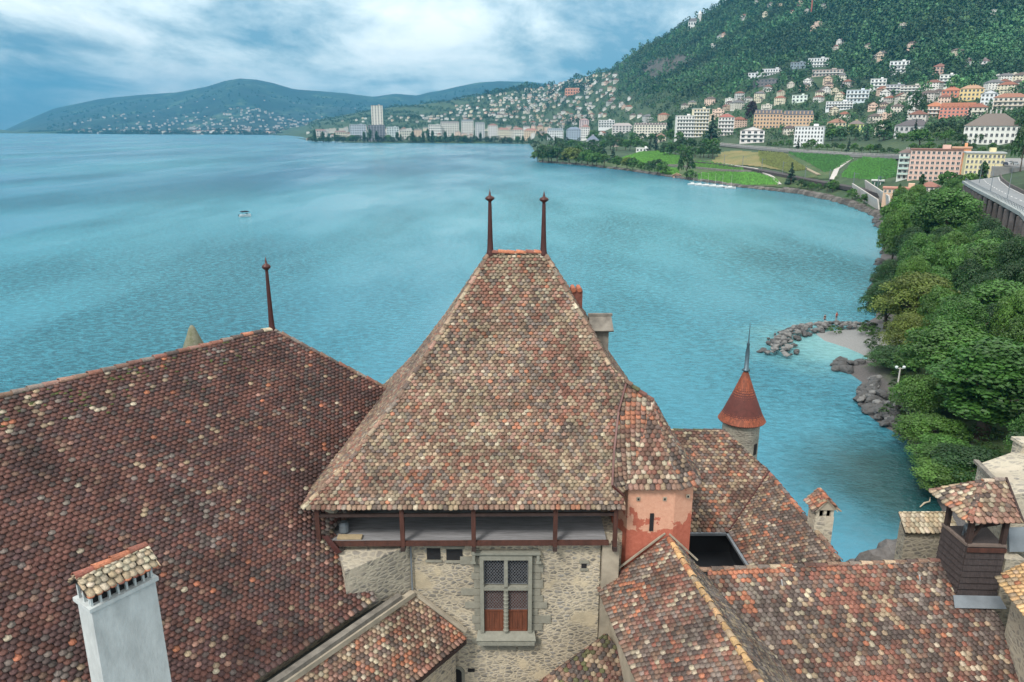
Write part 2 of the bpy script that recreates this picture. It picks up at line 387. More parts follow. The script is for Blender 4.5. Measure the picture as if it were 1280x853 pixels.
def under_face(mb, left, right, th=.10):
    left = [Vector(p) for p in left]; right = [Vector(p) for p in right]
    zs = sorted({round(p.z, 4) for p in left + right if max(left[0].z, right[0].z) - 1e-3 <= p.z <= min(left[-1].z, right[-1].z) + 1e-3})
    for a, b in zip(zs[:-1], zs[1:]):
        if b - a < .01: continue
        p = [interp3(left, a), interp3(right, a), interp3(right, b), interp3(left, b)]
        if (p[3] - p[2]).length < 1e-3: p = p[:3]
        n = (p[1] - p[0]).cross(p[2] - p[0]).normalized()
        mb.slab([q - n * .025 for q in p], th)
def ridge_tiles(mb, path, pal, r=.10, ln=.40, freq=.8, sag=0):
    path = [Vector(p) for p in path]; seg = []
    for a, b in zip(path[:-1], path[1:]):
        n = max(1, round((b - a).length / ln))
        for i in range(n): seg.append((a.lerp(b, i / n), a.lerp(b, (i + 1) / n)))
    C = pick(pal, [tuple(s[0]) for s in seg], freq)
    for (a, b), c in zip(seg, C):
        d = (b - a); L_ = d.length; d.normalize(); x = d.cross(Vector((0, 0, 1))).normalized(); y = x.cross(d)
        if y.z < 0: y = -y
        a = a + Vector((RNG.normal(0, .006), RNG.normal(0, .006), RNG.normal(0, .006)))
        vs = []; K = 7
        for t, rr, up in ((-.05, r * 1.12, .02), (.06, r * 1.08, .015), (1.0, r * .9, 0.0)):
            for rad in (rr, rr - .02):
                for k in range(K + 1):
                    an = PI * (k / K) * 1.1 - .05 * PI
                    vs.append(a + d * (t * L_) + x * math.cos(an) * rad + y * (math.sin(an) * rad * .85 + up - .03))
        fs = []; q = K + 1
        for ring in range(2):
            o = ring * 2 * q
            for k in range(K): fs.append((o + k, o + k + 1, o + 2 * q + k + 1, o + 2 * q + k))
        for k in range(K): fs.append((k + 1, k, q + k, q + k + 1))
        fs += [(0, 2 * q, 3 * q, q), (K, q + K, 3 * q + K, 2 * q + K)]
        mb.add(vs, fs, tuple(c))
    return mb
Z = lambda h: HC + h
# ---------------------------------------------------------------- shared castle materials
M_rub = mat_rubble('rubble wall', [(.20, .18, .15), (.34, .30, .24), (.25, .23, .20), (.42, .37, .29), (.16, .15, .13), (.30, .28, .25)], (.44, .38, .28), .20, (.50, .42, .29), .59, joint=.11)
M_rub2 = mat_rubble('pale rubble wall', [(.34, .31, .25), (.24, .22, .19), (.40, .36, .29), (.18, .17, .155)], (.40, .36, .28), .24, (.42, .37, .29), .55, joint=.12)
M_ash = mat('green sandstone', (.25, .24, .195), .85, .3, 4, bump=.4, bdist=.01)
M_ash2 = mat('green sandstone trim', (.235, .235, .195), .85, .25, 7, bump=.4, bdist=.01)
M_plaster = mat('weathered plaster', (.40, .35, .27), .9, .45, 1.6, bump=.4, bdist=.02)
M_pink = None
M_wood = mat('reddish timber', (.085, .030, .020), .8, .55, 5, bump=.5, bdist=.01, stretch=(1, 1, .3))
M_wood2 = mat('dark timber', (.045, .026, .022), .85, .5, 6, bump=.5, bdist=.01)
M_board = mat('grey weathered boards', (.27, .27, .28), .85, .45, 3, bump=.6, bdist=.01, stretch=(.5, 6, 3))
M_render = mat('pale blue grey render', (.52, .56, .56), .88, .28, 3.2, bump=.8, bdist=.015, stretch=(1, 1, .4))
M_lead = mat('dull lead sheet', (.21, .24, .265), .5, .3, 2.0, bump=.2, bdist=.01, metal=.3)
M_iron = mat('rust brown painted metal', (.075, .024, .02), .45, .3, 8, metal=.3)
M_zinc = mat('blue grey zinc', (.08, .13, .16), .45, .3, 8, metal=.5)
M_black = mat('dark void', (.012, .012, .014), .9)
M_conc = mat('stained concrete', (.22, .20, .17), .9, .55, 3, bump=.4)
def mk_pink():
    m, N, L, P = nodes('pink lime render'); P.inputs['Roughness'].default_value = .9
    v = geo_vec(N, L); a = N_noise(N, L, 1.1, 8, .6, v, .4); b = N_noise(N, L, 7, 6, .7, v)
    c1 = N_ramp(N, L, b.outputs['Fac'], [(.3, (.50, .25, .165)), (.7, (.60, .34, .235))]).outputs[0]
    c2 = N_ramp(N, L, b.outputs['Fac'], [(.3, (.33, .085, .05)), (.7, (.45, .14, .09))]).outputs[0]
    g = N.new('ShaderNodeSeparateXYZ'); L.new(v, g.inputs[0])
    mr = N.new('ShaderNodeMapRange'); L.new(g.outputs[2], mr.inputs[0]); mr.inputs[1].default_value = Z(-12.3); mr.inputs[2].default_value = Z(-11.2); mr.inputs[3].default_value = .62; mr.inputs[4].default_value = .38
    gt = N.new('ShaderNodeMath'); gt.operation = 'GREATER_THAN'; L.new(mr.outputs[0], gt.inputs[0]); L.new(a.outputs['Fac'], gt.inputs[1])
    c = N_mix(N, L, gt.outputs[0], c1, c2).outputs[0]
    L.new(c, P.inputs['Base Color']); L.new(N_bump(N, L, b.outputs['Fac'], .5, .02).outputs[0], P.inputs['Normal']); return m
M_pink = mk_pink()

# ================================================================ CASTLE TOWER
T0 = Vector((0.2, 24.5, Z(-19)))
tower = empty('castle_tower', T0, 'tall castle tower with steep mottled brown tile roof between two dark ridge spikes', 'castle tower')
def hipx(drop, side):
    d = [0, 2.4, 4.2, 5.8, 6.98]; l = [0, 1.55, 2.83, 4.2, 5.52]; r = [0, 1.5, 2.55, 3.6, 4.3]
    return (-.74 - np.interp(drop, d, l)) if side < 0 else (1.06 + np.interp(drop, d, r))
def runy(drop): return np.interp(drop, [0, 2.4, 4.2, 5.8, 6.98], [0, 1.4, 2.5, 3.55, 4.5])
dr = [6.98, 6.4, 5.8, 5.0, 4.2, 3.3, 2.4, 1.2, 0.0]
def hp(drop, side, front): return Vector((hipx(drop, side), 24.5 - front * runy(drop), Z(-3.94 - drop)))
FL = [hp(d, -1, 1) for d in dr]; BL = [hp(d, -1, -1) for d in dr]; FRh = [hp(d, 1, 1) for d in dr]; BR = [hp(d, 1, -1) for d in dr]
def on_front(x, drop): return Vector((x, 24.5 - runy(drop), Z(-3.94 - drop)))
FRr = [Vector((p.x, max(p.y, 22.6), p.z)) if p.z < Z(-3.94 - 3.9) else p for p in FRh]
valley = [on_front(3.39, 6.98), on_front(3.34, 6.7), on_front(3.0, 6.45), on_front(3.12, 5.6), on_front(3.3, 4.6), on_front(3.62, 3.72)]
FR = valley + [p for p in FRh if p.z > valley[-1].z + .05]
roof = MB(); under_face(roof, FL, FR); under_face(roof, BL, FL); under_face(roof, FRr, BR) ; under_face(roof, BR, BL)
rf = roof.build('roof', UNDER, tower)
def tb(c, P):
    # orange-red tiles under the apex, plum patch low right
    z = P[:, 2] - Z(-3.94)
    if c in ('orange', 'red'): return np.where(z > -1.6, 1.1, 0)
    if c == 'lichen': return np.where(z > -1.2, 1.6, 0)
    return 0
tiles_obj('roof_tiles', [tile_face(FL, FR, 'tower', w=.152, e=.105, bias=tb), tile_face(BL, FL, 'tower', bias=tb), tile_face(FRr, BR, 'tower'), tile_face(BR, BL, 'tower')], rf)
rt = MB(); ridge_tiles(rt, FL, 'tower', .085, .33); ridge_tiles(rt, FRh[4:], 'tower', .085, .33); ridge_tiles(rt, BL, 'tower', .085, .33); ridge_tiles(rt, BR, 'tower', .085, .33)
ridge_tiles(rt, [hp(0, -1, 1), hp(0, 1, 1)], 'orange', .1, .3); rt.build('ridge_tiles', TILE, rf, True)
# lead strip in the valley beside the stair turret
vs_ = MB(); 
for a, b in zip(valley[1:-1], valley[2:]): vs_.bar(a + Vector((.02, -.05, .03)), b + Vector((.02, -.05, .03)), .06, .05)
vs_.build('valley_flashing', M_iron, rf)
def finial(base, h, parent, m=M_iron, name='finial'):
    f = MB(); k = h
    f.lathe(base, [(.15, -.25), (.13, 0), (.105, .05 * k), (.085, .25 * k), (.055, .80 * k), (.05, .815 * k), (.15, .85 * k), (.155, .865 * k), (.13, .885 * k), (.045, .905 * k), (.035, .93 * k), (.004, k)], 12)
    return f.build(name, m, parent, True)
zt = Z(-3.94); hf = zt and (el_z(235, 24.5) - zt)
finial((-.72, 24.5, zt - .05), hf, rf); finial((1.04, 24.5, zt - .05), hf - .04, rf)
# walls
wl = MB(); wl.prism([(-5.6, 20.42), (2.75, 20.42), (2.9, 20.9), (4.9, 21.0), (4.9, 28.4), (-5.6, 28.4)], Z(-19.4), Z(-12.25)); 
# thicker pale shoulder at the left, its corner runs down the wall
wl.mi = 1; wl.prism([(-4.9, 19.1), (-3.17, 20.38), (-3.17, 20.6), (-5.5, 20.6)], Z(-19), [Z(-12.5), Z(-12.4), Z(-12.4), Z(-12.5)])
wl.mi = 2; wl.prism([(2.78, 20.2), (3.3, 20.2), (3.3, 20.9), (2.78, 20.9)], Z(-19), Z(-12.3))
wl.build('wall', [M_rub, M_rub2, M_plaster], tower)
uw = MB(); uw.prism([(-6.1, 21.0), (-5.6, 21.0), (-5.1, 22.5), (-5.6, 28.2), (-6.1, 28.2)], Z(-13.5), Z(-10.95)); uw.prism([(-5.1, 22.3), (3.2, 22.3), (3.2, 28.2), (-5.1, 28.2)], Z(-12.24), Z(-10.9)); uw.build('gallery_wall', M_plaster, tower)
# open timber gallery
g = MB()
for i in range(9): g.box((-1.35, 20.30 + i * .22, Z(-12.19)), (8.5, .212, .05), col=None)
g.build('gallery_floor', M_board, tower)
g = MB(); g.bar((-5.62, 20.14, Z(-12.2)), (2.95, 20.14, Z(-12.16)), .1, .14); g.build('edge_beam', M_wood, tower)
g = MB(); g.bar((-6.0, 20.12, Z(-11.23)), (3.2, 20.12, Z(-11.17)), .09, .09); g.build('rail', M_wood2, tower)
g = MB(); g.bar((-5.7, 20.3, Z(-10.98)), (3.3, 20.3, Z(-10.95)), .14, .16); g.bar((-5.7, 21.4, Z(-10.5)), (3.2, 21.4, Z(-10.5)), .12, .14)
g.build('wall_plate', M_wood2, tower)
for x in (398, 503, 592, 694, 769):
    X = ray(x, 660)[0] * 20.15
    g = MB(); g.bar((X, 20.13, Z(-12.42)), (X, 20.13, Z(-10.95)), .13, .13); p = g.build('post', M_wood, tower)
    g = MB(); g.bar((X, 20.0, Z(-12.33)), (X, 20.42, Z(-12.33)), .13, .13); g.build('bracket', M_wood2, tower)
for x in (430, 545, 640, 735):
    X = ray(x, 660)[0] * 20.3
    g = MB(); g.bar((X, 20.1, Z(-10.95)), (X * .9, 21.6, Z(-9.95)), .09, .12); g.build('rafter', M_wood2, tower)
g = MB(); g.box((-5.0, 20.4, Z(-12.12)), (.75, .22, .06)); g.build('loose_board', mat('pale board', (.42, .33, .2), .8), tower)
g = MB(); g.lathe((-5.25, 20.75, Z(-12.16)), [(.14, 0), (.17, .05), (.16, .28), (.1, .36)], 12); g.build('lantern', M_lead, tower)
# drain pipe and square putlog holes
g = MB(); g.tube([(-3.13, 20.33, Z(-12.3)), (-3.13, 20.33, Z(-14.0))], .03, 8); g.build('drain_pipe', M_lead, tower)
for (x, y, w_, h_) in ((542, 692, .42, .42), (568, 693, .5, .4), (730, 707, .16, .18)):
    p = pt(x, y, 20.41); g = MB()
    g.box((p.x, p.y + .0, p.z), (w_, .03, h_)); g.mi = 1
    g.box((p.x, p.y - .02, p.z + h_ / 2 + .05), (w_ + .14, .05, .09)); g.box((p.x, p.y - .02, p.z - h_ / 2 - .04), (w_ + .1, .06, .07))
    g.build('wall_niche', [M_black, M_ash], tower)
# ---- mullioned window
wx0, wx1 = ray(605, 740)[0] * 20.4, ray(660, 740)[0] * 20.4
wz1, wz0 = el_z(697, 20.4), el_z(787, 20.4); wc = (wx0 + wx1) / 2; W = wx1 - wx0; H = wz1 - wz0
win = empty('window', Vector((wc, 20.4, wz0)) - T0); win.parent = tower
yf = 20.36
g = MB()   # ashlar quoins either side
zz = wz0 - .02; i = 0
while zz < wz1 + .15:
    hh = random.uniform(.24, .33)
    for s in (-1, 1):
        ln = random.choice((.28, .5, .62)) if i % 2 else random.choice((.2, .36))
        xc = wc + s * (W / 2 + .12 + ln / 2); g.box((xc, 20.40, zz + hh / 2), (ln - .02, .075, hh - .02)); g.build('quoin', M_ash, win); g = MB()
    zz += hh; i += 1
for k in range(5):
    g.box((wc - .9 + k * .45, 20.40, wz0 - .42), (.42, .06, .2)); g.build('quoin', M_ash, win); g = MB()
for k in range(3): g = MB(); g.box((wc - .55 + k * .6, 20.40, wz0 - .66), (.55, .06, .2)); g.build('quoin', M_ash, win)
g = MB(); fw = .12
for s in (-1, 1): g.box((wc + s * (W / 2 + fw / 2), 20.34, (wz0 + wz1) / 2), (fw, .22, H + .0))
g.box((wc, 20.34, wz1 + .07), (W + 2 * fw, .22, .14))
g.box((wc, 20.33, (wz0 + .58 * H + wz0 + .64 * H) / 2), (W, .18, .11)); 
g.build('frame', M_ash2, win)
g = MB(); g.lathe((wc, 20.29, wz0 + .02), [(.09, 0), (.10, .06), (.075, .10), (.07, H * .55), (.09, H * .58)], 8); g.box((wc, 20.33, wz0 + H * .81), (.11, .18, H * .38)); 
for k in range(9): g.lathe((wc, 20.29, wz0 + .2 + k * .14), [(.072, 0), (.088, .03), (.072, .06)], 8)
g.build('mullion', M_ash2, win)
g = MB(); g.box((wc, 20.27, wz1 + .25), (W + .75, .16, .08)); g.box((wc, 20.30, wz1 + .19), (W + .62, .12, .07))
for s in (-1, 1): g.box((wc + s * (W / 2 + .30), 20.29, wz1 + .06), (.09, .14, .30)); g.box((wc + s * (W / 2 + .32), 20.28, wz1 - .08), (.16, .15, .07))
g.build('drip_mould', M_ash2, win)
g = MB(); g.slab([(wc - W / 2 - .25, 20.02, wz0 - .14), (wc + W / 2 + .25, 20.02, wz0 - .14), (wc + W / 2 + .2, 20.42, wz0 + .02), (wc - W / 2 - .2, 20.42, wz0 + .02)], .1)
g.box((wc, 20.13, wz0 - .26), (W + .42, .24, .1)); g.build('sill', M_ash2, win)
M_glass = mat('dark old glass', (.012, .014, .02), .18, .3)
def lattice(cx, z0, z1, w_, name='pane'):
    y = 20.385; g = MB(); g.box((cx, y + .01, (z0 + z1) / 2), (w_, .02, z1 - z0)); p = g.build(name, M_glass, win)
    g = MB(); st_ = .115; hgt = z1 - z0; yy = y - .012; cy = (z0 + z1) / 2
    for s in (-1, 1):
        k = -8
        while k <= 8:
            c = k * st_; pts_ = []       # clip line z - cy = s*(x-cx)*1.15 + c
            for x in np.linspace(-w_ / 2, w_ / 2, 25):
                zl = s * x * 1.25 + c
                if abs(zl) <= hgt / 2: pts_.append((x, zl))
            if len(pts_) > 1: g.bar((cx + pts_[0][0], yy, cy + pts_[0][1]), (cx + pts_[-1][0], yy, cy + pts_[-1][1]), .011, .012, up=(0, 1, 0))
            k += 1
    for s in (-1, 1):
        g.bar((cx + s * (w_ / 2 - .012), yy, z0), (cx + s * (w_ / 2 - .012), yy, z1), .024, .02); g.bar((cx - w_ / 2, yy, (z0 if s < 0 else z1)), (cx + w_ / 2, yy, (z0 if s < 0 else z1)), .024, .02)
    g.build('lead_lattice', mat('lead cames', (.16, .17, .18), .6), p)
M_shut = mat('red brown shutter boards', (.16, .048, .022), .7, .5, 7, bump=.4, stretch=(2, 1, .3))
pw = W / 2 - .07
for s in (-1, 1):
    cx = wc + s * (W / 4 + .02)
    lattice(cx, wz0 + .655 * H, wz1 - .02, pw); lattice(cx, wz0 + .30 * H, wz0 + .575 * H, pw)
    g = MB()
    for k in range(4): g.box((cx - pw / 2 + pw * (k + .5) / 4, 20.365, wz0 + .15 * H), (pw / 4 - .008, .03, .27 * H))
    g.box((cx, 20.35, wz0 + .285 * H), (pw, .04, .05)); g.box((cx, 20.35, wz0 + .02), (pw, .04, .05)); g.build('shutter', M_shut, win)
    g = MB(); g.box((cx, 20.39, wz0 + H * .3), (pw + .03, .03, H * .62)); g.build('casement', M_wood, win)
# small arched opening low on the wall
def arch_open(name, cx, y, z0, w_, h_, parent):
    g = MB(); n = 10; pts_ = [(cx - w_ / 2, z0), (cx + w_ / 2, z0)] + [(cx + w_ / 2 * math.cos(PI * k / n), z0 + h_ - w_ / 2 + w_ / 2 * math.sin(PI * k / n)) for k in range(n + 1)]
    g.slab([(p[0], y - .015, p[1]) for p in pts_], .02)
    g.mi = 1
    for k in range(n):
        a0, a1 = PI * k / n, PI * (k + 1) / n; r0, r1 = w_ / 2, w_ / 2 + .1
        q = [(cx + r * math.cos(a), y - .05, z0 + h_ - w_ / 2 + r * math.sin(a)) for r, a in ((r0, a0), (r1, a0), (r1, a1), (r0, a1))]
        g.slab(q, .06)
    for s in (-1, 1): g.box((cx + s * (w_ / 2 + .05), y - .02, z0 + (h_ - w_ / 2) / 2), (.1, .07, h_ - w_ / 2))
    return g.build(name, [M_black, M_ash], parent)
p = pt(571, 853, 20.41); arch_open('arched_window', p.x, 20.42, p.z - .4, .34, .95, tower)
p = pt(589, 838, 20.41); g = MB(); g.box((p.x, 20.41, p.z), (.22, .03, .12)); g.build('putlog_hole', M_black, tower)
# ---- corner stair turret
cor = [Vector(c) for c in ((3.05, 21.36, Z(-10.58)), (3.44, 20.6, Z(-10.58)), (5.11, 20.6, Z(-10.58)), (5.83, 20.97, Z(-10.58)), (6.0, 22.2, Z(-10.58)), (5.2, 23.4, Z(-10.58)))]
apx = Vector((4.42, 22.0, Z(-8.2)))
def flare(c, k=.0):
    """slightly curved edge from corner up to apex"""
    out = []
    for t in (0, .12, .3, .6, 1): 
        q = c.lerp(apx, t); q.z -= (.16 * math.sin(PI * t)); out.append(q)
    return out
ue = MB(); tf = []
hpnt = Vector((3.55, 22.2, Z(-7.62)))
vl0 = [Vector((p.x - .02, p.y + .03, p.z)) for p in valley[1:]]
for i in range(5):
    a, b = (flare(cor[i]), flare(cor[i + 1])) if i else (vl0, flare(cor[1])[:-1] + [apx, hpnt]); under_face(ue, a, b, .06); tf.append(tile_face(a, b, 'low' if i < 2 else 'court', w=.165, e=.14))
st_root = tower
tr = ue.build('stair_turret_roof', UNDER, tower)
tiles_obj('roof_tiles', tf, tr)
rt = MB()
for i in (1, 2, 3): ridge_tiles(rt, flare(cor[i]), ('', 'low', 'orangish', 'court')[i] if i != 2 else 'low', .07, .3)
ridge_tiles(rt, [apx + Vector((0, 0, -.02)), Vector((3.55, 22.2, Z(-7.62)))], 'mossy', .09, .3)
rt.build('ridge_tiles', TILE, tr, True)
sd_ = MB(); sd_.slab([apx, hpnt, Vector((3.6, 24, Z(-9.6))), Vector((5.6, 23.4, Z(-10.58)))][::-1], .05); sd_.build('saddle', UNDER, tr)
body = MB(); ins = [(3.22, 21.5), (3.58, 20.72), (5.03, 20.72), (5.66, 21.05), (5.75, 22.2), (5.0, 23.2), (3.3, 23.2)]
body.prism(ins, Z(-15.5), Z(-10.5)); tbody = body.build('stair_turret', M_pink, tower)
for x in (798, 831, 860):
    X = ray(x, 624)[0] * (20.7 if x < 850 else 20.86); zz = el_z(624, 20.7); g = MB(); 
    g.box((X, 20.705 if x < 850 else 20.88, zz), (.11, .03, .12)); g.mi = 1; g.box((X, 20.69 if x < 850 else 20.865, zz), (.05, .03, .06)); g.build('gun_hole', [M_plaster, M_black], tbody)
g = MB(); p = pt(814.5, 653, 20.7); g.box((p.x, 20.705, p.z), (.12, .04, .60)); g.build('slit_window', M_black, tbody)
# chimneys on the far slope
ch = MB(); c = pt(716, 372, 25.2); ch.box((c.x, c.y, c.z - .7), (.62, .5, 2.0)); k = ch.build('brick_chimney', mat('old brick', (.2, .07, .05), .9, .5, 12), tower)
g = MB(); 
for i in range(3): g.tube([(c.x - .2 + i * .2, c.y - .3, c.z + .32), (c.x - .2 + i * .2, c.y + .3, c.z + .32)], .08, 8)
g.build('cap', mat('orange clay', (.38, .12, .06), .8), k)
c = pt(750, 405, 25.0); ch = MB(); ch.box((c.x, c.y, c.z - 1.1), (.55, .6, 2.2)); k = ch.build('stone_chimney', M_conc, tower)
g = MB(); e0 = .42
g.slab([(c.x - .42, c.y - .5, c.z - .12), (c.x + .42, c.y - .5, c.z - .12), (c.x + .38, c.y + .05, c.z + .3), (c.x - .38, c.y + .05, c.z + .3)], .06); g.slab([(c.x + .42, c.y + .6, c.z - .1), (c.x - .42, c.y + .6, c.z - .1), (c.x - .38, c.y + .05, c.z + .3), (c.x + .38, c.y + .05, c.z + .3)], .06)
g.bar((c.x - .42, c.y + .05, c.z + .32), (c.x + .42, c.y + .05, c.z + .32), .12, .08); g.build('cap', M_conc, k)

# ================================================================ GREAT HALL (left)
dH = Vector((.5916, .8063, 0)); nH = Vector((.8063, -.5916, 0))
E0 = Vector((-4.11, 19.5, Z(-13.67))); SL = .888
def hall(s, up):     # s metres towards camera along the eave, up = run up the slope
    return E0 - dH * s - nH * up + Vector((0, 0, SL * up))
Rg = Vector((-.334 * 26, 26, Z(-6.97))); runT = (Rg.z - E0.z) / SL
hall_o = empty('great_hall', (-8, 14, Z(-19)), 'long castle hall under a large dark maroon tile roof with mossy ridge at left', 'castle hall')
ridR = Rg; ridL = Rg - dH * 18.5
hdir = Vector((1.398, .214, -.888))
hipend = Rg + hdir * 6.2
Ledge = [hall(17, 0), hall(17, runT) ]; Ledge[1] = ridL + (hall(0, 0) - hall(0, 0))
Redge = [hall(0, 0), hall(0, 2.0), hall(-3.0, 2.03), Rg + hdir * 4.5, Rg]
ex = MB(); under_face(ex, Ledge, Redge); 
# far slope and end hip
bk = [ridR, ridL, ridL - nH * (runT) - Vector((0, 0, runT * SL)), ridR - nH * runT + dH * runT - Vector((0, 0, runT * SL))]
ex.slab(bk, .1); ex.slab([Rg + hdir * 6.2, Rg, bk[3]][::1], .1)
hr = ex.build('roof', UNDER, hall_o)
def hb(c, P):
    dz = np.abs(P[:, 2] - ridR.z); s = ((P - np.array(E0)) @ np.array(-dH)); up = (P[:, 2] - E0.z) / SL
    verge = (s < .55) & (up < 2.1); top = dz < 1.1
    if c in ('beige', 'pale', 'grey'): return np.where(verge, 4.5, 0) + np.where(top & (s > 2), 1.6, 0) + np.where((up < 2.0) & (s > 7.5), 2.6, 0)
    if c == 'orange': return np.where(verge, 3.5, 0) + np.where((up < 1.8) & (s > 7), 2.6, 0)
    return 0
tiles_obj('roof_tiles', [tile_face(Ledge, Redge, 'hall', w=.178, e=.125, freq=.4, bias=hb, adir=dH),
    tile_face([bk[3], ridR], [bk[2], ridL], 'hall', adir=-dH, w=.18, e=.15)], hr, mat_tint('dark clay tiles', .8, 26, .5, 1.45, (.38, .30, .26)))
rt = MB(); ridge_tiles(rt, [ridL, ridR], 'left', .11, .4); ridge_tiles(rt, [Rg, Rg + hdir * 4.6], 'court', .1, .38); rt.build('ridge_tiles', TILE, hr, True)
# moss cushions on the tiles below the ridge
mo = MB()
for i in range(260):
    s = RNG.uniform(4, 17) ; up = runT - abs(RNG.normal(.35, .35)); q = E0 - dH * (s - 5.5) - nH * up + Vector((0, 0, SL * up + .03))
    mo.ball(q, RNG.uniform(.025, .07), 6, tuple(np.array((.06, .075, .02)) * RNG.uniform(.6, 1.3)), (1.3, 1.3, .5))
tag(mo.build('moss', mat_tint('moss', .95, 40), hr), kind='stuff')
finial(tuple(Rg + Vector((0, 0, -.05))), el_z(319, 26) - Rg.z, hr)
hw = MB()
a, b = E0 - nH * .35, E0 - nH * .35 - dH * 17; c_, d_ = b - nH * 12, a - nH * 12
hw.prism([(a.x, a.y), (d_.x, d_.y), (c_.x, c_.y), (b.x, b.y)][::1], Z(-19.2), Z(-13.75)); hw.build('wall', M_rub, hall_o)
# plastered gutter along the eave
g = MB(); up_ = Vector((0, 0, 1))
for off, zt_, w_, h_ in ((.30, -.28, .2, .30),):
    g.bar(E0 + nH * off + up_ * zt_ + dH * .7, E0 + nH * off + up_ * zt_ - dH * 16, w_, h_)
g.build('parapet', M_conc, hall_o)
g = MB(); g.bar(E0 + nH * .08 + up_ * -.34 + dH * .3, E0 + nH * .08 + up_ * -.34 - dH * 16, .3, .1); g.build('gutter', mat('gutter slime', (.04, .045, .04), .6), hall_o)
g = MB(); p0 = pt(404, 668, 20.2) + Vector((0, -.15, 0)); p1 = pt(420, 692, 19.9); g.slab([p0, p1, p1 + Vector((.18, -.02, .05)), p0 + Vector((.18, 0, .05))], .02); g.build('flashing', M_iron, hall_o)
# rendered chimney
cc = Vector((-8.55, 14.0, 0)); chd, chn = dH, nH
zt_ = Z(-9.62); CW, CD = 1.36, .62
def obox(mb, c, l, w_, z0, z1, grow=0, **k): mb.box((c.x, c.y, (z0 + z1) / 2), (l, w_, z1 - z0), math.atan2(dH.y, dH.x), **k)
g = MB(); obox(g, cc, CW * 1.06, CD * 1.06, Z(-15), zt_, taper=.95); chim = g.build('chimney', M_render, hall_o)
g = MB(); obox(g, cc, CW + .12, CD + .12, zt_, zt_ + .09); g.build('collar', M_render, chim)
g = MB()
for k in range(8):
    for s in (-1, 1): q = cc + dH * (-CW / 2 + .04 + k * (CW - .08) / 7) + nH * s * (CD / 2 - .05); g = MB(); obox(g, q, .045, .07, zt_ + .09, zt_ + .42); g.build('smoke_pillar', M_render, chim)
for k in range(3):
    for s in (-1, 1): q = cc + nH * (-CD / 2 + .08 + k * (CD - .16) / 2) + dH * s * (CW / 2 - .03); g = MB(); obox(g, q, .05, .05, zt_ + .09, zt_ + .42); g.build('smoke_pillar', M_render, chim)
g = MB(); obox(g, cc, CW - .2, CD - .22, zt_ + .09, zt_ + .3); g.build('flue', M_black, chim)
ce = .40; top = zt_ + .74; ez = zt_ + .42; hl = CW / 2 + .08
c1, c2 = cc - dH * hl, cc + dH * hl
def V3(v, z): return Vector((v.x, v.y, z))
fL, fR = [V3(c1 + nH * ce, ez), V3(c1 + nH * .03, top)], [V3(c2 + nH * ce, ez), V3(c2 + nH * .03, top)]
gL, gR = [V3(c2 - nH * ce, ez), V3(c2 - nH * .03, top)], [V3(c1 - nH * ce, ez), V3(c1 - nH * .03, top)]
g = MB(); under_face(g, fL, fR, .03); under_face(g, gL, gR, .03); g.build('cap_boards', UNDER, chim)
tiles_obj('cap_tiles', [tile_face(fL, fR, 'cream', .15, .13, jit=2, bias=lambda c, P: 0), tile_face(gL, gR, 'cream', .15, .13)], chim)
tiles_obj('eave_tiles', [tile_face([V3(c1 + nH * (ce + .02), ez - .035), V3(c1 + nH * (ce - .1), ez + .03)], [V3(c2 + nH * (ce + .02), ez - .035), V3(c2 + nH * (ce - .1), ez + .03)], 'orange', .15, .13, jit=2)], chim)
rt = MB(); ridge_tiles(rt, [V3(c1, top + .02), V3(c2, top + .02)], 'orange', .1, .42); rt.build('cap_ridge', TILE, chim)
# mossy stone pinnacle behind the ridge
pn = pt(242, 428, 24.6); g = MB(); g.lathe((pn.x, pn.y, pn.z - 1.2), [(.5, 0), (.42, .9), (.2, 1.45), (.1, 1.72), (.04, 1.8)], 9)
tag(g.build('stone_pinnacle', mat('mossy stone', (.2, .2, .15), .95, .5, 10, c2=(.1, .11, .06)), None, True), 'small mossy conical stone pinnacle peeking over the ridge of the dark left roof', 'pinnacle')

# ================================================================ LOW LEAN-TO below the hall
lo = empty('low_wing', (-3.5, 18, Z(-19)), 'low wing with mottled tile roof under the dark hall roof, left of the stone window', 'castle wing')
P0 = Vector((-3.16, 20.3, Z(-14.1))); Q0 = Vector((-1.46, 20.0, Z(-15.45)))
l_, r_ = [Q0 - dH * 9, P0 - dH * 9], [Q0, P0]
g = MB(); under_face(g, l_, r_); lr = g.build('roof', UNDER, lo)
def lb(c, P):
    e_ = ((P - np.array(Q0)) @ np.array(-dH))
    if c in ('orange', 'red'): return np.where(e_ < .5 + (P[:, 2] - Q0.z) * .2, 2.2, 0)
    if c in ('pale', 'beige'): return np.where((P[:, 2] > P0.z - .4), 1.5, 0)
    return 0
tiles_obj('roof_tiles', [tile_face(l_, r_, 'low', bias=lb, adir=dH, freq=.9)], lr)
g = MB(); g.bar(P0 + Vector((.05, -.05, .08)), P0 - dH * 9 + Vector((.05, -.05, .08)), .2, .16); g.bar(P0 + Vector((.0, .05, .12)), Q0 + Vector((0, .15, .12)), .12, .1); g.build('flashing', M_plaster, lo)
g = MB(); g.bar(Q0 + Vector((0, -.05, -.12)), Q0 - dH * 9 + Vector((0, -.05, -.12)), .08, .14); g.build('fascia', M_wood2, lo)
qn = (Q0 - P0); qn.z = 0; qn.normalize()
a, b = Q0 - qn * .35 , Q0 - qn * .35 - dH * 9; c_, d_ = b - qn * 1.4, a - qn * 1.4
g = MB(); g.prism([(a.x, a.y), (d_.x, d_.y), (c_.x, c_.y), (b.x, b.y)], Z(-19.2), Z(-15.45)); g.build('wall', M_rub, lo)
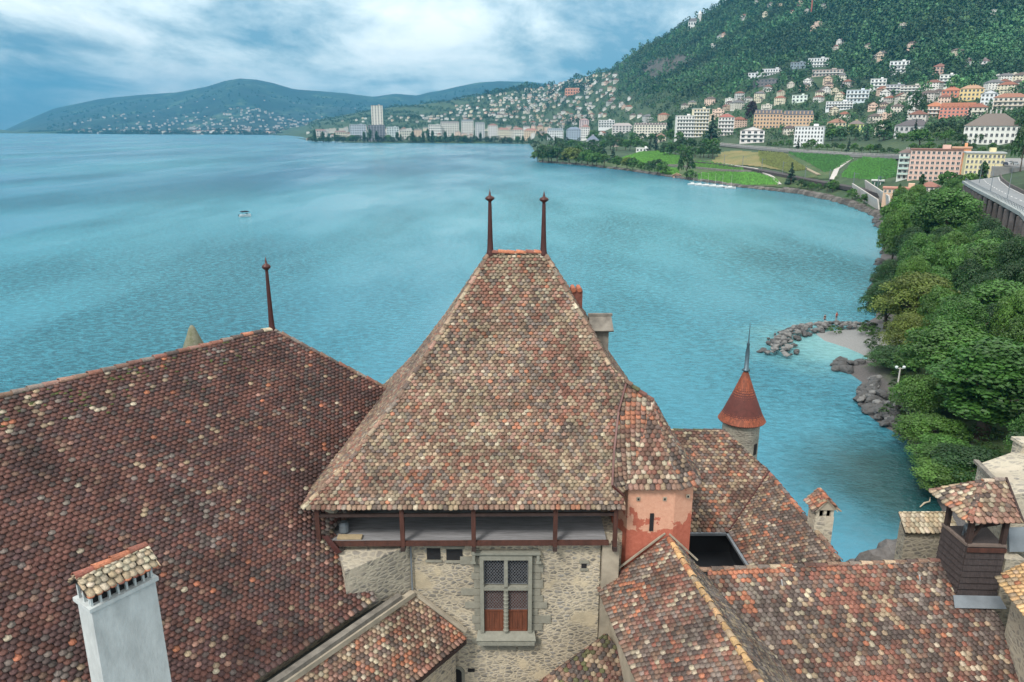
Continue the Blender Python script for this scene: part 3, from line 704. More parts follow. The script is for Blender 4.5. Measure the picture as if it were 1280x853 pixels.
# ================================================================ mossy little roof at the foot of the wall
mw = empty('porch', (2.2, 18.2, Z(-19)), 'small porch with a brown mossy tile roof at the foot of the tower wall', 'porch')
A_ = pt(757, 793, 19.6); B_ = pt(668, 856, 18.6); C_ = pt(812, 860, 18.2)
zlow = min(B_.z, C_.z) - .3
def atz(a, b, z): t = (z - a.z) / (b.z - a.z); return a.lerp(b, t)
l1, r1 = [atz(A_, B_, zlow), A_], [atz(A_, C_, zlow), A_ + Vector((.02, 0, 0))]
g = MB(); under_face(g, l1, r1); D_ = A_ + (l1[0] - A_) + Vector((.2, 2.0, 0)); mr_ = g.build('roof', UNDER, mw)
tiles_obj('roof_tiles', [tile_face(l1, r1, 'mossy', freq=1.2)], mr_)
g = MB(); g.prism([(l1[0].x + .2, l1[0].y + .15), (r1[0].x - .1, r1[0].y + .1), (A_.x + .1, A_.y + .3)], Z(-19.2), zlow - .05); g.build('wall', M_rub, mw)
g = MB(); g.slab([A_ + Vector((.05, .1, -.05)), A_ + Vector((-.1, 0, 0)), pt(768, 858, 18.55) + Vector((0, 0, .05)), pt(800, 858, 18.3) + Vector((0, 0, .05))][::-1], .06); g.build('mortar_fillet', mat('yellow lichen mortar', (.3, .23, .12), .95, .5, 5), mw)
# ================================================================ FRONT RANGE (right foreground, two roofs meeting)
fr = empty('front_range', (9, 17, Z(-19)), 'front castle wing with grey brown tile roof crossed by a yellow ridge', 'castle wing')
A0 = Vector((4.87, 20.62, Z(-12.26))); dA = Vector((.134, -.991, 0)); pA = Vector((-.991, -.134, 0))   # pA points to the left slope
LA = 9.0; A1 = A0 + dA * LA
EL0 = A0 + pA * 2.15 - Vector((0, 0, 1.63)); EL1 = EL0 + dA * LA
# the left slope, rows run along dA
fr_und = MB(); under_face(fr_und, [EL0, A0], [EL1, A1])
# right slope of this roof, steeper and narrow, meets the front slope in a valley
slR = 1.0
B0 = Vector((6.03, 20.1, Z(-13.05))); B1 = Vector((14.2, 20.62, Z(-13.05))); dB = (B1 - B0).normalized(); nB = Vector((dB.y, -dB.x, 0)); slB = .56
def planeR(s, r): return A0 + dA * s - pA * r - Vector((0, 0, slR * r))
# valley: points common to both planes
def frontz(P): return B0.z - slB * ((Vector((P.x, P.y, 0)) - Vector((B0.x, B0.y, 0))).dot(nB))
val = []
for s in np.linspace(0, LA, 19):
    lo_, hi_ = 0., 9.
    for _ in range(40):
        mid = (lo_ + hi_) / 2; P = planeR(s, mid)
        if P.z > frontz(P): lo_ = mid
        else: hi_ = mid
    P = planeR(s, lo_); val.append(P)
val = [v for v in val]
# right slope face (seen from the right): left edge = far end towards camera
def rs_clip(zz):  # point on valley at height
    return interp3(sorted(val, key=lambda v: v.z), zz)
zmin = val[-1].z; vz = sorted(val, key=lambda v: v.z)
rl = [planeR(LA, (A0.z - vz[0].z) / slR), A1.copy()]
rr = [v.copy() for v in vz if v.z < A0.z - .02] + [A0.copy()]
# far edge reaches only to the front roof's ridge
tiles_f = [tile_face([EL0, A0], [EL1, A1], 'left', adir=dA, freq=.7)]
g2 = MB(); under_face(g2, [p for p in rl], rr) ; under_face(fr_und, rl, rr)
tiles_f.append(tile_face(rl, rr, 'grizzle', adir=-dA, freq=.9))
# front slope
rn = 7.5; zb = B0.z - slB * rn
def fp(s, r): return B0 + dB * s + nB * r - Vector((0, 0, slB * r))
fl = [v for v in vz if v.z < B0.z - .02]; fl = [Vector((fl[0].x, fl[0].y, fl[0].z))] + fl[1:] + [B0]
if fl[0].z > zb: fl = [Vector((fl[0].x + (fl[0].z - zb) * .9, fl[0].y - (fl[0].z - zb) / slB, zb))] + fl
REt = B1.copy(); 
frr = [fp((B1 - B0).length + .6, rn), B1]
under_face(fr_und, fl, frr)
bs = [B1, B0, B0 - nB * 1.6 - Vector((0, 0, 1.1)), B1 - nB * 1.6 - Vector((0, 0, 1.1))]; fr_und.slab(bs, .08)
rf2 = fr_und.build('roof', UNDER, fr)
def fb(c, P):
    z = B0.z - P[:, 2]; x = P[:, 0]
    if c in ('orange', 'red'): return np.where((z < .16) & (x < 10), 3., 0) + np.where((z < .8) & (x < 8), .8, 0)
    if c in ('dark', 'maroon'): return np.where(x > 13.2, 1.5, 0)
    return 0
tiles_f.append(tile_face(fl, frr, 'front', adir=dB, w=.164, e=.137, bias=fb, freq=.45))
tiles_f.append(tile_face([bs[3], B1], [bs[2], B0], 'front', adir=-dB))
tiles_obj('roof_tiles', tiles_f, rf2)
rt = MB(); ridge_tiles(rt, [A1, A0 + dA * .05], 'golden', .095, .30); rt.build('yellow_ridge', TILE, rf2, True)
rt = MB(); ridge_tiles(rt, [B0 - dB * .25, B1], 'front', .095, .36); rt.build('ridge_tiles', TILE, rf2, True)
for x, y in ((978, 733), (1150, 727)):
    a, b = ray(x, y); D = (B0.z - HC + slB * 0) ; 
    Dd = 19.6
    for _ in range(20): P = pt(x, y, Dd); Dd += (P.z - frontz(P)) * .5
    P = pt(x, y, Dd); g = MB(); g.bar(P, P + Vector((-.05, .0, .22)), .035, .035); g.build('snow_hook', mat('zinc hook', (.5, .52, .52), .5), fr)
# walls of the range
g = MB(); a = EL0 - pA * .3; b = EL1 - pA * .3; g.prism([(a.x, a.y), (b.x, b.y), (b.x + 2.7, b.y), (a.x + 2.7, a.y)], Z(-19.3), Z(-14.3))
g.prism([(6.6, 11.5), (15.2, 12.0), (15.2, 20.9), (6.4, 20.9)], Z(-19.3), [Z(-17.8), Z(-17.8), Z(-14.3), Z(-14.3)]); g.build('wall', M_plaster, fr)
g = MB(); g.bar(EL0 - Vector((-.02, 0, .1)), EL1 - Vector((-.02, 0, .1)), .07, .1); g.build('gutter', M_wood2, fr)
g = MB(); g.bar(A0 + Vector((-.08, .10, .08)), EL0 + Vector((-.02, .10, .10)), .05, .05); g.bar(A0 + Vector((.05, .10, .06)), A0 + Vector((1.0, .1, -.88)), .05, .05); g.build('flashing', M_plaster, fr)

# ================================================================ COURT RANGE (between turret and lake)
cr = empty('court_range', (9, 25, Z(-19)), 'castle wing behind with brown tile roofs round a dark light well', 'castle wing')
ez = Z(-14.5); k75 = .75
Ya = 24.8
Lp0 = Vector((5.4, Ya, ez)); Lp1 = Vector((8.13, Ya, ez))
topL = Vector((5.4, 28.3, ez + k75 * 3.5)); topR = Vector((8.69, 28.3, ez + k75 * 3.5))
eR0 = Lp1; eR1 = Vector((8.13 + .055 * 4.3, Ya - 4.3, ez))
dR = (eR1 - eR0).normalized(); nR = Vector((dR.y, -dR.x, 0)) * -1
if nR.x < 0: nR = -nR
def rp_(s, r): return eR0 + dR * s + nR * r + Vector((0, 0, k75 * r))
vt = Lp1 + Vector((1.3, 1.3, k75 * 1.3)); 
rT = 1.95   # run of right slope to its ridge
vl = []
for t in np.linspace(0, 1, 6): vl.append(Vector((Lp1.x + rT * t * 1.03, Lp1.y + rT * t, ez + k75 * rT * t)))
g = MB(); Rb = [Lp1] + vl[1:] + [topR]
under_face(g, [Lp0, topL], Rb); 
RL, RR = [eR1, rp_(4.306, rT)], vl
# seen from the left: outward view left edge is the far end
under_face(g, vl, RL)
g.slab([vl[-1], rp_(4.306, rT), rp_(4.306, rT) + Vector((.7, 0, -1.4)), vl[-1] + Vector((.7, 0, -1.4))][::-1], .08)
g.slab([topR, topL, topL + Vector((0, 2.4, -2.2)), topR + Vector((0, 2.4, -2.2))], .08); 
rc = g.build('roof', UNDER, cr)
tiles_obj('roof_tiles', [tile_face([Lp0, topL], Rb, 'court', adir=(1, 0, 0), w=.175), tile_face(vl, RL, 'court', w=.175, freq=.5)], rc)
rt = MB(); ridge_tiles(rt, [topL, topR], 'mossy', .07, .4); ridge_tiles(rt, [rp_(4.306, rT), vl[-1]], 'front', .09, .36)
sw = [topR, topR + Vector((.25, -.12, -.45)), topR + Vector((.65, -.3, -.85)), topR.lerp(vl[-1], .9) + Vector((.05, 0, 0)), vl[-1]]
ridge_tiles(rt, sw, 'mossy', .07, .3); rt.build('ridge_tiles', TILE, rc, True)
g = MB(); g.tube([v + Vector((0, 0, .06)) for v in vl], .035, 6); g.build('valley_flashing', M_iron, rc)
g = MB(); g.bar(Lp0 + Vector((0, -.1, -.05)), Lp1 + Vector((-.05, -.1, -.05)), .1, .1); g.bar(Lp1 + Vector((-.12, 0, -.05)), eR1 + Vector((-.12, 0, -.05)), .1, .1); g.build('gutter', M_lead, cr)
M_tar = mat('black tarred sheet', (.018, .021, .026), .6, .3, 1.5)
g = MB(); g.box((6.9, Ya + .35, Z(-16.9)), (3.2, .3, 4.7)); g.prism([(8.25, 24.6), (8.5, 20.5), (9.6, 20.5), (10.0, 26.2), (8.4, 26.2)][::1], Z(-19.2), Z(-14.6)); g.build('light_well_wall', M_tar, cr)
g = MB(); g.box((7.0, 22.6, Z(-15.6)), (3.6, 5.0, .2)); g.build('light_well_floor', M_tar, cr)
g = MB(); g.box((5.6, 21.9, Z(-16.)), (.3, 5.6, 3.)); g.build('side_wall', M_plaster, cr)
g = MB(); g.prism([(9.9, 20.4), (10.35, 20.4), (10.2, 26.6), (9.6, 28.6), (5.4, 30.0), (5.4, 28.4), (8.9, 28.2), (9.7, 26.5)], Z(-26), Z(-13.6)); g.build('outer_wall', M_rub2, cr)
g = MB(); p = pt(922, 700, 22.2); g.tube([(p.x, p.y, Z(-15.5)), (p.x, p.y, Z(-14.6))], .06, 8); g.build('vent_pipe', M_zinc, cr)
# little tiled chimney on the right slope
c = pt(1024, 661, 22.6); cz = c.z - .25
g = MB(); g.box((c.x, c.y, cz + .1), (.62, .6, 1.5)); ck = g.build('chimney', M_rub2, cr)
tz = cz + .85; g = MB()
for sx in (-1, 0, 1):
    for sy in (-1, 0, 1):
        if sx or sy: g = MB(); g.box((c.x + sx * .24, c.y + sy * .24, tz + .14), (.1, .1, .28)); g.build('smoke_pillar', M_rub2, ck); g = MB(); g.box((c.x, c.y, tz + .1), (.42, .42, .22)); g.build('flue', M_black, ck)
a = .40; tp = tz + .72; ef = []; un = MB()
cs = [Vector((c.x - a, c.y - a, tz + .28)), Vector((c.x + a, c.y - a, tz + .28)), Vector((c.x + a, c.y + a, tz + .28)), Vector((c.x - a, c.y + a, tz + .28))]
t1, t2 = Vector((c.x, c.y - .38, tp)), Vector((c.x, c.y + .38, tp))
pr = [([cs[3], t2], [cs[0], t1]), ([cs[1], t1], [cs[2], t2])]
for l, r in pr: under_face(un, l, r, .03); ef.append(tile_face(l, r, 'low', .15, .13, jit=2, bias=lambda c_, P: 2 if c_ in ('orange', 'red') else 0))
un.add([cs[0] + Vector((.05, .06, 0)), cs[1] + Vector((-.05, .06, 0)), t1 + Vector((0, .06, -.05))], [(0, 1, 2)])
un.build('cap_boards', M_plaster, ck); tiles_obj('cap_tiles', ef, ck); rt = MB(); ridge_tiles(rt, [t1, t2], 'orange', .07, .25); rt.build('cap_ridge', TILE, ck)

# ================================================================ RED CONE TURRET
Dt = 30.0; ctp = pt(927, 524, Dt); re = .85; ze = ctp.z; zap = el_z(462, Dt)
ct_ = empty('round_turret', (ctp.x, Dt, ze - 8), 'slim round stone turret with red cone roof and blue grey spike above the lake', 'turret')
g = MB(); g.lathe((ctp.x, Dt, ze - 8), [(.78, 0), (.78, 5.5), (.78, 7.9), (.86, 8.0)], 28); g.build('wall', mat_rubble('pale turret stone', [(.42, .39, .32), (.34, .31, .26), (.50, .46, .38)], (.48, .44, .36), .2, (.50, .46, .37), .5), ct_, True)
m_, N_, L_, P_ = nodes('red scale tiles'); P_.inputs['Roughness'].default_value = .7
a_ = N_.new('ShaderNodeAttribute'); a_.attribute_name = 'tint'; L_.new(a_.outputs['Color'], P_.inputs['Base Color'])
hgt = zap - ze; rows = 26; V = []; F = []; C = []
cone = MB()
def rc_(t): return re * (1 - t) ** 1.0 * (1 + .10 * (1 - t) ** 6) + .05
for r_i in range(rows):
    t0 = r_i / rows; t1_ = (r_i + 1.6) / rows; n = max(10, int(2 * PI * rc_(t0) / .085))
    for k in range(n):
        a0 = 2 * PI * (k + .5 * (r_i % 2)) / n; da = PI / n * .94
        c_ = np.array((.21, .052, .022)) * RNG.uniform(.6, 1.25); z0_, z1_ = ze + hgt * t0, ze + hgt * min(t1_, 1)
        rb, rt_ = rc_(t0) + .022, rc_(min(t1_, 1))
        q = []
        for an, rr_, z_ in ((-1, rb, .28), (-.5, rb, .04), (.5, rb, .04), (1, rb, .28), (1, rt_, 1), (-1, rt_, 1)):
            zz_ = z0_ + (z1_ - z0_) * z_; r__ = rb + (rt_ - rb) * z_; q.append((ctp.x + r__ * math.cos(a0 + da * an), Dt + r__ * math.sin(a0 + da * an), zz_))
        q2 = [(ctp.x + (x - ctp.x) * .98, Dt + (y - Dt) * .98, z_) for x, y, z_ in q[:4]]
        cone.add(q + q2, [(0, 1, 2, 3, 4, 5), (1, 0, 6, 7), (2, 1, 7, 8), (3, 2, 8, 9)], tuple(c_))
cr_ = cone.build('cone_roof', m_, ct_)
g = MB(); g.lathe((ctp.x, Dt, ze - .06), [(.85, 0), (.97, .03), (.95, .08), (.1, .12 + hgt * .9)], 28); g.build('eave_ring', mat('dark red eave', (.09, .02, .015), .8), ct_, True)
hs = el_z(402, Dt) - zap
g = MB(); g.lathe((ctp.x, Dt, zap - .05), [(.17, 0), (.16, .06), (.10, .10), (.085, .4 * hs), (.05, .52 * hs), (.075, .55 * hs), (.03, .6 * hs), (.012, .95 * hs), (.004, hs)], 12); g.build('spike', M_zinc, ct_, True)
g = MB(); p = pt(940, 562, Dt - .6); g.box((ctp.x + .49, Dt - .595, p.z), (.18, .07, .5), R(40)); g.build('slit_window', M_black, ct_)

# ================================================================ WOODEN LOOKOUT on the ridge
lk = empty('roof_lookout', (14, 20, Z(-14)), 'small open timber lookout with lichen covered tile roof on the right ridge', 'lookout')
c00, c10, c11, c01 = Vector((13.5, 19.55, 0)), Vector((14.62, 19.5, 0)), Vector((14.8, 20.75, 0)), Vector((13.45, 20.75, 0))
g = MB(); zr = Z(-11.92); zbm = Z(-13.75)
# shingled boards, lapped
for i in range(9):
    t0, t1_ = i / 9, (i + 1) / 9; za, zb_ = zbm + (zr - zbm) * t0, zbm + (zr - zbm) * t1_
    gr = .18 * (1 - t0) ** 2
    for a, b, o in ((c00, c10, Vector((0, -1, 0))), (c01, c00, Vector((-1, 0, 0)))):
        L0 = V3(a, za) + o * (.035 + gr * .3); R0 = V3(b, za) + o * (.035 + gr * .3); L1 = V3(a, zb_ + .03) + o * .0; R1 = V3(b, zb_ + .03) + o * .0
        if o.y: L0.x -= gr * .6
        g.slab([L0, R0, R1, L1], .02)
g.prism([(c.x, c.y) for c in (c00, c10, c11, c01)], zbm, zr - .02)
M_shing = mat('dark timber shingles', (.062, .047, .046), .85, .6, 3, bump=.8, bdist=.02, stretch=(8, 8, .5))
g.build('shingle_cladding', M_shing, lk)
g = MB()
for a, b in ((c00, c10), (c01, c00)): g.bar(V3(a, zr + .04), V3(b, zr + .04), .1, .07)
g.build('handrail', mat('grey brown timber', (.17, .13, .11), .85), lk)
g = MB(); g.bar(V3(c00, zr - .1) + Vector((-.01, -.06, 0)), V3(c10, zr - .1) + Vector((0, -.06, 0)), .03, .14); g.build('red_board', M_wood, lk)
for c in (c00 + Vector((.06, .06, 0)), c10 + Vector((-.08, .06, 0)), c01 + Vector((.06, -.1, 0)), c11):
    g = MB(); g.bar(V3(c, zr), V3(c, Z(-10.8)), .13, .13); g.build('post', M_wood2, lk)
g = MB(); g.bar(V3(c00, zr + .1) + Vector((.1, .1, 0)), V3(c00, Z(-11.15)) + Vector((.45, .1, 0)), .06, .08); g.bar(V3(c10, zr + .6) + Vector((-.1, .3, 0)), V3(c10, zr + .1) + Vector((-.6, .9, 0)), .06, .08); g.build('brace', M_wood2, lk)
ze_ = Z(-11.0); e0, e1, e2 = Vector((13.28, 19.35, ze_)), Vector((14.78, 19.3, ze_)), Vector((13.2, 21.3, ze_))
tp1 = Vector((14.2, 20.4, Z(-10.22))); tp2 = Vector((14.86, 20.45, Z(-10.18)))
un = MB(); fc = [([e0, tp1], [e1, tp2])]; fc2 = [([e2, e2 + Vector((.01, 0, .01)), tp1 + Vector((0, .02, 0))], [e0, tp1])]
for l, r in fc + fc2: under_face(un, l, r, .04)
un.slab([tp1, tp2, Vector((14.9, 21.4, ze_)), e2][::-1], .05)
lr_ = un.build('roof', UNDER, lk)
tiles_obj('roof_tiles', [tile_face(*fc[0], 'low', w=.165, e=.15, jit=2, bias=lambda c, P: 1 if c == 'pink' else 0), tile_face(*fc2[0], 'lichen', w=.165, e=.15, jit=2)], lr_)
rt = MB(); ridge_tiles(rt, [e0, tp1], 'left', .085, .28); ridge_tiles(rt, [e2, tp1], 'low', .07, .33); ridge_tiles(rt, [tp1, tp2], 'left', .085, .33); rt.build('ridge_tiles', TILE, lr_, True)
g = MB(); g.bar(e1 + Vector((.04, 0, 0)), tp2 + Vector((.04, 0, .03)), .06, .1); g.build('bargeboard', M_wood2, lr_)
g = MB(); g.slab([V3(c00, zbm) + Vector((-.3, -.42, .0)), V3(c10, zbm) + Vector((.1, -.42, 0)), V3(c10, zbm) + Vector((.05, -.1, .22)), V3(c00, zbm) + Vector((-.2, -.1, .22))], .03); g.build('lead_apron', M_lead, lk)
lamp = MB(); q = Vector((13.75, 20.1, Z(-11.55))); lamp.tube([q, q + Vector((.0, -.22, -.06))], [.09, .14], 14); lamp.bar(q + Vector((0, .05, 0)), q + Vector((0, .1, -.4)), .04, .04)
lo_ = lamp.build('floodlight', M_lead, None); tag(lo_, 'small round grey floodlight fixed inside the timber lookout', 'floodlight')

# ================================================================ STONE HOUSE at the right edge
sh = empty('stone_house', (16.5, 22, Z(-19)), 'pale stone castle building with lead sheet roof cut by the right edge', 'castle building')
g = MB(); g.prism([(15.35, 20.85), (17.6, 20.6), (19, 24.5), (16.0, 23.4)], Z(-19), [Z(-10.95), Z(-10.4), Z(-10.7), Z(-11.1)]); g.build('wall', M_rub2, sh)
g = MB(); g.prism([(15.0, 20.9), (15.5, 20.7), (15.6, 19.9), (15.0, 19.9)][::-1], Z(-19), Z(-12.6)); g.build('buttress', M_rub2, sh)
g = MB(); g.slab([pt(1258, 583, 23.0), pt(1262, 622, 21.2), pt(1300, 622, 21.4), pt(1296, 583, 23.2)], .12); 
g.build('lead_roof', M_lead, sh)
g = MB(); g.bar((15.98, 23.5, Z(-11.02)), (15.33, 20.8, Z(-10.88)), .16, .1); g.build('coping', M_conc, sh)
g = MB(); g.slab([pt(1261, 660, 20.4), pt(1262, 690, 20.1), pt(1300, 690, 20.1), pt(1300, 658, 20.4)], .1); g.build('lead_ledge', M_lead, sh)
g = MB(); p = pt(1277, 575, 24); g.box((p.x, p.y, p.z), (.5, .5, 1.3)); g.box((p.x, p.y, p.z + .7), (.62, .62, .12)); g.build('chimney', M_rub2, sh)
# orange cornered roof
gr = empty('golden_roofed_wing', (14.5, 17, Z(-19)), 'corner of a castle wing with golden orange tiles at the right edge', 'castle wing')
G0, G1 = pt(1246, 722, 18.6), None
G0.z = Z(-12.35); a_, b_ = ray(1246, 722); Dg = 12.35 / -b_; G0 = Vector((a_ * Dg, Dg, Z(-12.35))); a_, b_ = ray(1281, 768); Dg = 12.35 / -b_; G1 = Vector((a_ * Dg, Dg, Z(-12.35)))
dG = (G1 - G0).normalized(); nG = Vector((-dG.y, dG.x, 0)); nG = nG if nG.x > 0 else -nG
G0b = G0; G1b = G0 + dG * 6; u_ = nG * 3 + Vector((0, 0, 2.1))
g = MB(); under_face(g, [G0b, G0b + u_ + Vector((0, .35, 0))], [G1b, G1b + u_]); rg = g.build('roof', UNDER, gr)
tiles_obj('roof_tiles', [tile_face([G0b, G0b + u_ + Vector((0, .35, 0))], [G1b, G1b + u_], 'golden', w=.17, e=.14, adir=dG)], rg)
g = MB(); a, b = G0 + nG * .5, G1b + nG * .5; g.prism([(a.x, a.y), (b.x, b.y), (b.x + 3, b.y), (a.x + 3, a.y)], Z(-19), Z(-12.6)); g.build('wall', M_rub2, gr)
# low wall stub with tiled coping
p = pt(1133, 660, 24); ws = empty('garden_wall', (p.x + .8, 24.8, Z(-19)), 'short pale rubble wall with sloping tile coping behind the right ridge', 'wall')
g = MB(); g.prism([(p.x, 24), (p.x + 1.75, 24), (p.x + 1.8, 24.55), (p.x + .05, 24.55)], Z(-19.5), Z(-13.95)); g.build('wall', M_rub2, ws)
l, r = [Vector((p.x - .1, 23.85, Z(-14.0))), Vector((p.x, 24.6, Z(-13.6)))], [Vector((p.x + 1.85, 23.85, Z(-14.0))), Vector((p.x + 1.85, 24.6, Z(-13.6)))]
g = MB(); under_face(g, l, r, .06); g.build('coping_bed', UNDER, ws); tiles_obj('coping_tiles', [tile_face(l, r, 'cream', .17, .2)], ws)
# plateau the castle stands on
def lump(c, r, seed, n=3, amp=.3, sq=(1, 1, 1), name='rock'):
    import bmesh
    bm = bmesh.new(); bmesh.ops.create_icosphere(bm, subdivisions=n, radius=1)
    for v in bm.verts:
        d = 1 + amp * mnoise.fractal(v.co * 1.3 + Vector((seed * 7.3, 0, 0)), 1, 2, 4); q = mnoise.cell(v.co * 2.2 + Vector((seed, 3, 1)))
        v.co = Vector((v.co.x * sq[0], v.co.y * sq[1], v.co.z * sq[2])) * r * (d + .12 * amp * q)
    me = bpy.data.meshes.new(name); bm.to_mesh(me); bm.free(); return me
M_rock = mat('shore rock', (.17, .16, .155), .9, .6, 1.2, bump=.7, bdist=.08)
cg = MB(); cg.prism([(-30, 4), (19, 4), (19.5, 24), (15.8, 26), (10.0, 26.2), (5, 29), (-14, 29), (-30, 22)], -2, Z(-19)); tag(cg.build('castle_ground', M_rock), kind='structure')
p = pt(1118, 688, 26.5); ro = add_mesh('castle_rock', lump(None, 2.0, 5, 4, .4, (.9, .8, 1.25)), M_rock, None, (p.x, p.y, p.z - 2.6)); tag(ro, 'dark jagged rock rising beside the short rubble wall at the water', 'rock')
# ================================================================ HILLSIDE AND TOWN: terrain by picture column, heights from sight lines
COLS = {
 -700: [(7000, 167.5), (7600, 166), (8000, 165), (8400, 165), (8800, 165), (9200, 165), (9600, 165)],
 330: [(5200, 167), (5300, 166.8), (5400, 166.5), (5500, 166), (5600, 166), (5800, 166), (6000, 166)],
 380: [(2700, 173.5), (2900, 172.5), (3300, 171), (3900, 168), (4500, 163), (5000, 160), (5300, 160)],
 390: [(2150, 177.6), (2400, 175), (2900, 171.5), (3500, 166), (4000, 160), (4500, 154), (5000, 152)],
 450: [(2090, 178), (2300, 175.5), (2700, 170), (3300, 160), (3800, 148), (4300, 141), (4600, 140)],
 500: [(2060, 178.3), (2250, 175.2), (2600, 168), (3150, 154), (3700, 142), (4100, 136), (4400, 135)],
 560: [(2040, 178.5), (2250, 175), (2600, 165), (3100, 150), (3600, 138), (4000, 131), (4200, 130)],
 612: [(2000, 179), (2180, 175), (2550, 162), (3050, 144), (3500, 128), (3900, 118), (4100, 117)],
 662: [(1900, 180), (2100, 175), (2500, 157), (2950, 135), (3400, 117), (3800, 108), (4000, 107)],
 672: [(885, 203), (960, 198), (1300, 189), (1900, 176), (2600, 150), (3300, 125), (4000, 106)],
 723: [(820, 207), (900, 199), (1200, 186), (1700, 172), (2300, 148), (3000, 118), (3600, 96)],
 763: [(745, 210), (830, 203), (1100, 185), (1500, 168), (2000, 142), (2500, 113), (3000, 89)],
 805: [(672, 217), (750, 208), (950, 190), (1200, 172), (1600, 142), (2100, 100), (2600, 59)],
 854: [(588, 225), (650, 213), (800, 192), (1000, 172), (1350, 138), (1900, 86), (2400, 35)],
 892: [(545, 230), (610, 213), (740, 191), (900, 173), (1250, 136), (1800, 80), (2350, 15)],
 926: [(505, 235), (570, 213), (700, 191), (860, 172), (1200, 134), (1700, 70), (2300, -8)],
 1000: [(455, 243), (505, 218), (610, 194), (760, 178), (1050, 140), (1500, 72), (2200, -60)],
 1060: [(388, 256), (450, 222), (550, 198), (700, 180), (950, 145), (1400, 76), (2100, -100)],
 1100: [(330, 273), (400, 230), (500, 203), (650, 180), (900, 147), (1300, 80), (2000, -120)],
 1140: [(290, 262), (350, 232), (430, 210), (560, 180), (750, 150), (1150, 88), (1900, -120)],
 1200: [(262, 262), (330, 236), (395, 221), (480, 181), (650, 158), (1000, 105), (1800, -110)],
 1250: [(255, 250), (310, 225), (385, 205), (480, 180), (640, 148), (1000, 95), (1800, -110)],
 1320: [(250, 235), (300, 215), (380, 190), (470, 165), (640, 135), (1000, 80), (1800, -110)],
 2000: [(250, 235), (300, 215), (380, 190), (470, 165), (640, 135), (1000, 80), (1800, -110)]}
CX = np.array(sorted(COLS)); CD = np.array([[k[0] for k in COLS[x]] for x in CX], float); CY = np.array([[k[1] for k in COLS[x]] for x in CX], float)
def prof(x):
    d = np.array([np.interp(x, CX, CD[:, k]) for k in range(7)]); y = np.array([np.interp(x, CX, CY[:, k]) for k in range(7)]); return d, y
def hz(D, y):                       # height of the sight line through picture row y at distance D
    v = (y - 426.5) / FPX; return HC - (st + v * ct) / (ct - v * st) * D
def rough_z(X, Y, D):
    a = np.clip((D - 600) / 900, 0, 1)
    return a * (D * .006) * mnoise.fractal(Vector((X / 420, Y / 420, 1)), 1, 2, 2)
def terr(x, D):
    d, y = prof(x); ld = np.log(d); l = math.log(D)
    if D <= d[0]: z = max(-4.0, hz(d[0], y[0]) - (d[0] - D) * .15)
    elif D >= d[-1]: z = hz(d[-1], y[-1]) - (D - d[-1]) * .05
    else:
        z = hz(D, float(np.interp(l, ld, y)))
        # close to the shore keep it low and above water
        if x > 385: z = max(z, .3 + .02 * (D - d[0]))
    h = HC - z; X = (x - 640) / FPX * (D * ct + h * st)
    if D > d[0]: z += rough_z(X, D, D)
    return Vector((X, D, z))
def on_terr(x, y, clampD=None):
    """point of the terrain seen at picture position (x, y)"""
    d, yy = prof(x); D = math.exp(float(np.interp(-y, -yy, np.log(d)))); return terr(x, D)
xs = list(np.arange(-690, 380, 30)) + list(np.arange(380, 1330, 6)) + list(np.arange(1340, 1900, 60))
V = []; NR = 110
for x in xs:
    d, y = prof(x); Ds = [d[0] * .93, d[0] * .985] + list(np.exp(np.linspace(math.log(d[0]), math.log(d[-1]), NR - 4))) + [d[-1] * 1.1, d[-1] * 1.4]
    for D in Ds: V.append(tuple(terr(x, D)))
nx = len(xs); i = np.arange(nx - 1)[:, None] * NR + np.arange(NR - 1)[None, :]
F = np.stack([i, i + NR, i + NR + 1, i + 1], -1).reshape(-1, 4)
M_hill = None
def mk_ground(name, stops, s1=.012, s2=.15):
    m, N, L, P = nodes(name); P.inputs['Roughness'].default_value = .95; v = geo_vec(N, L)
    a = N_noise(N, L, s1, 6, .65, v); b = N_noise(N, L, s2, 5, .7, v)
    mx = N_mix(N, L, .4, a.outputs['Fac'], b.outputs['Fac']); r = N_ramp(N, L, mx.outputs[0], stops)
    L.new(r.outputs[0], P.inputs['Base Color']); L.new(N_bump(N, L, b.outputs['Fac'], .6, 1.).outputs[0], P.inputs['Normal']); return m
M_hill = mk_ground('wooded hillside soil', [(.38, (.018, .04, .016)), (.52, (.032, .065, .024)), (.66, (.07, .10, .04))])
o = add_mesh('hillside', mesh_np('hillside', np.array(V), F, None, None, True), M_hill); tag(o, kind='structure')

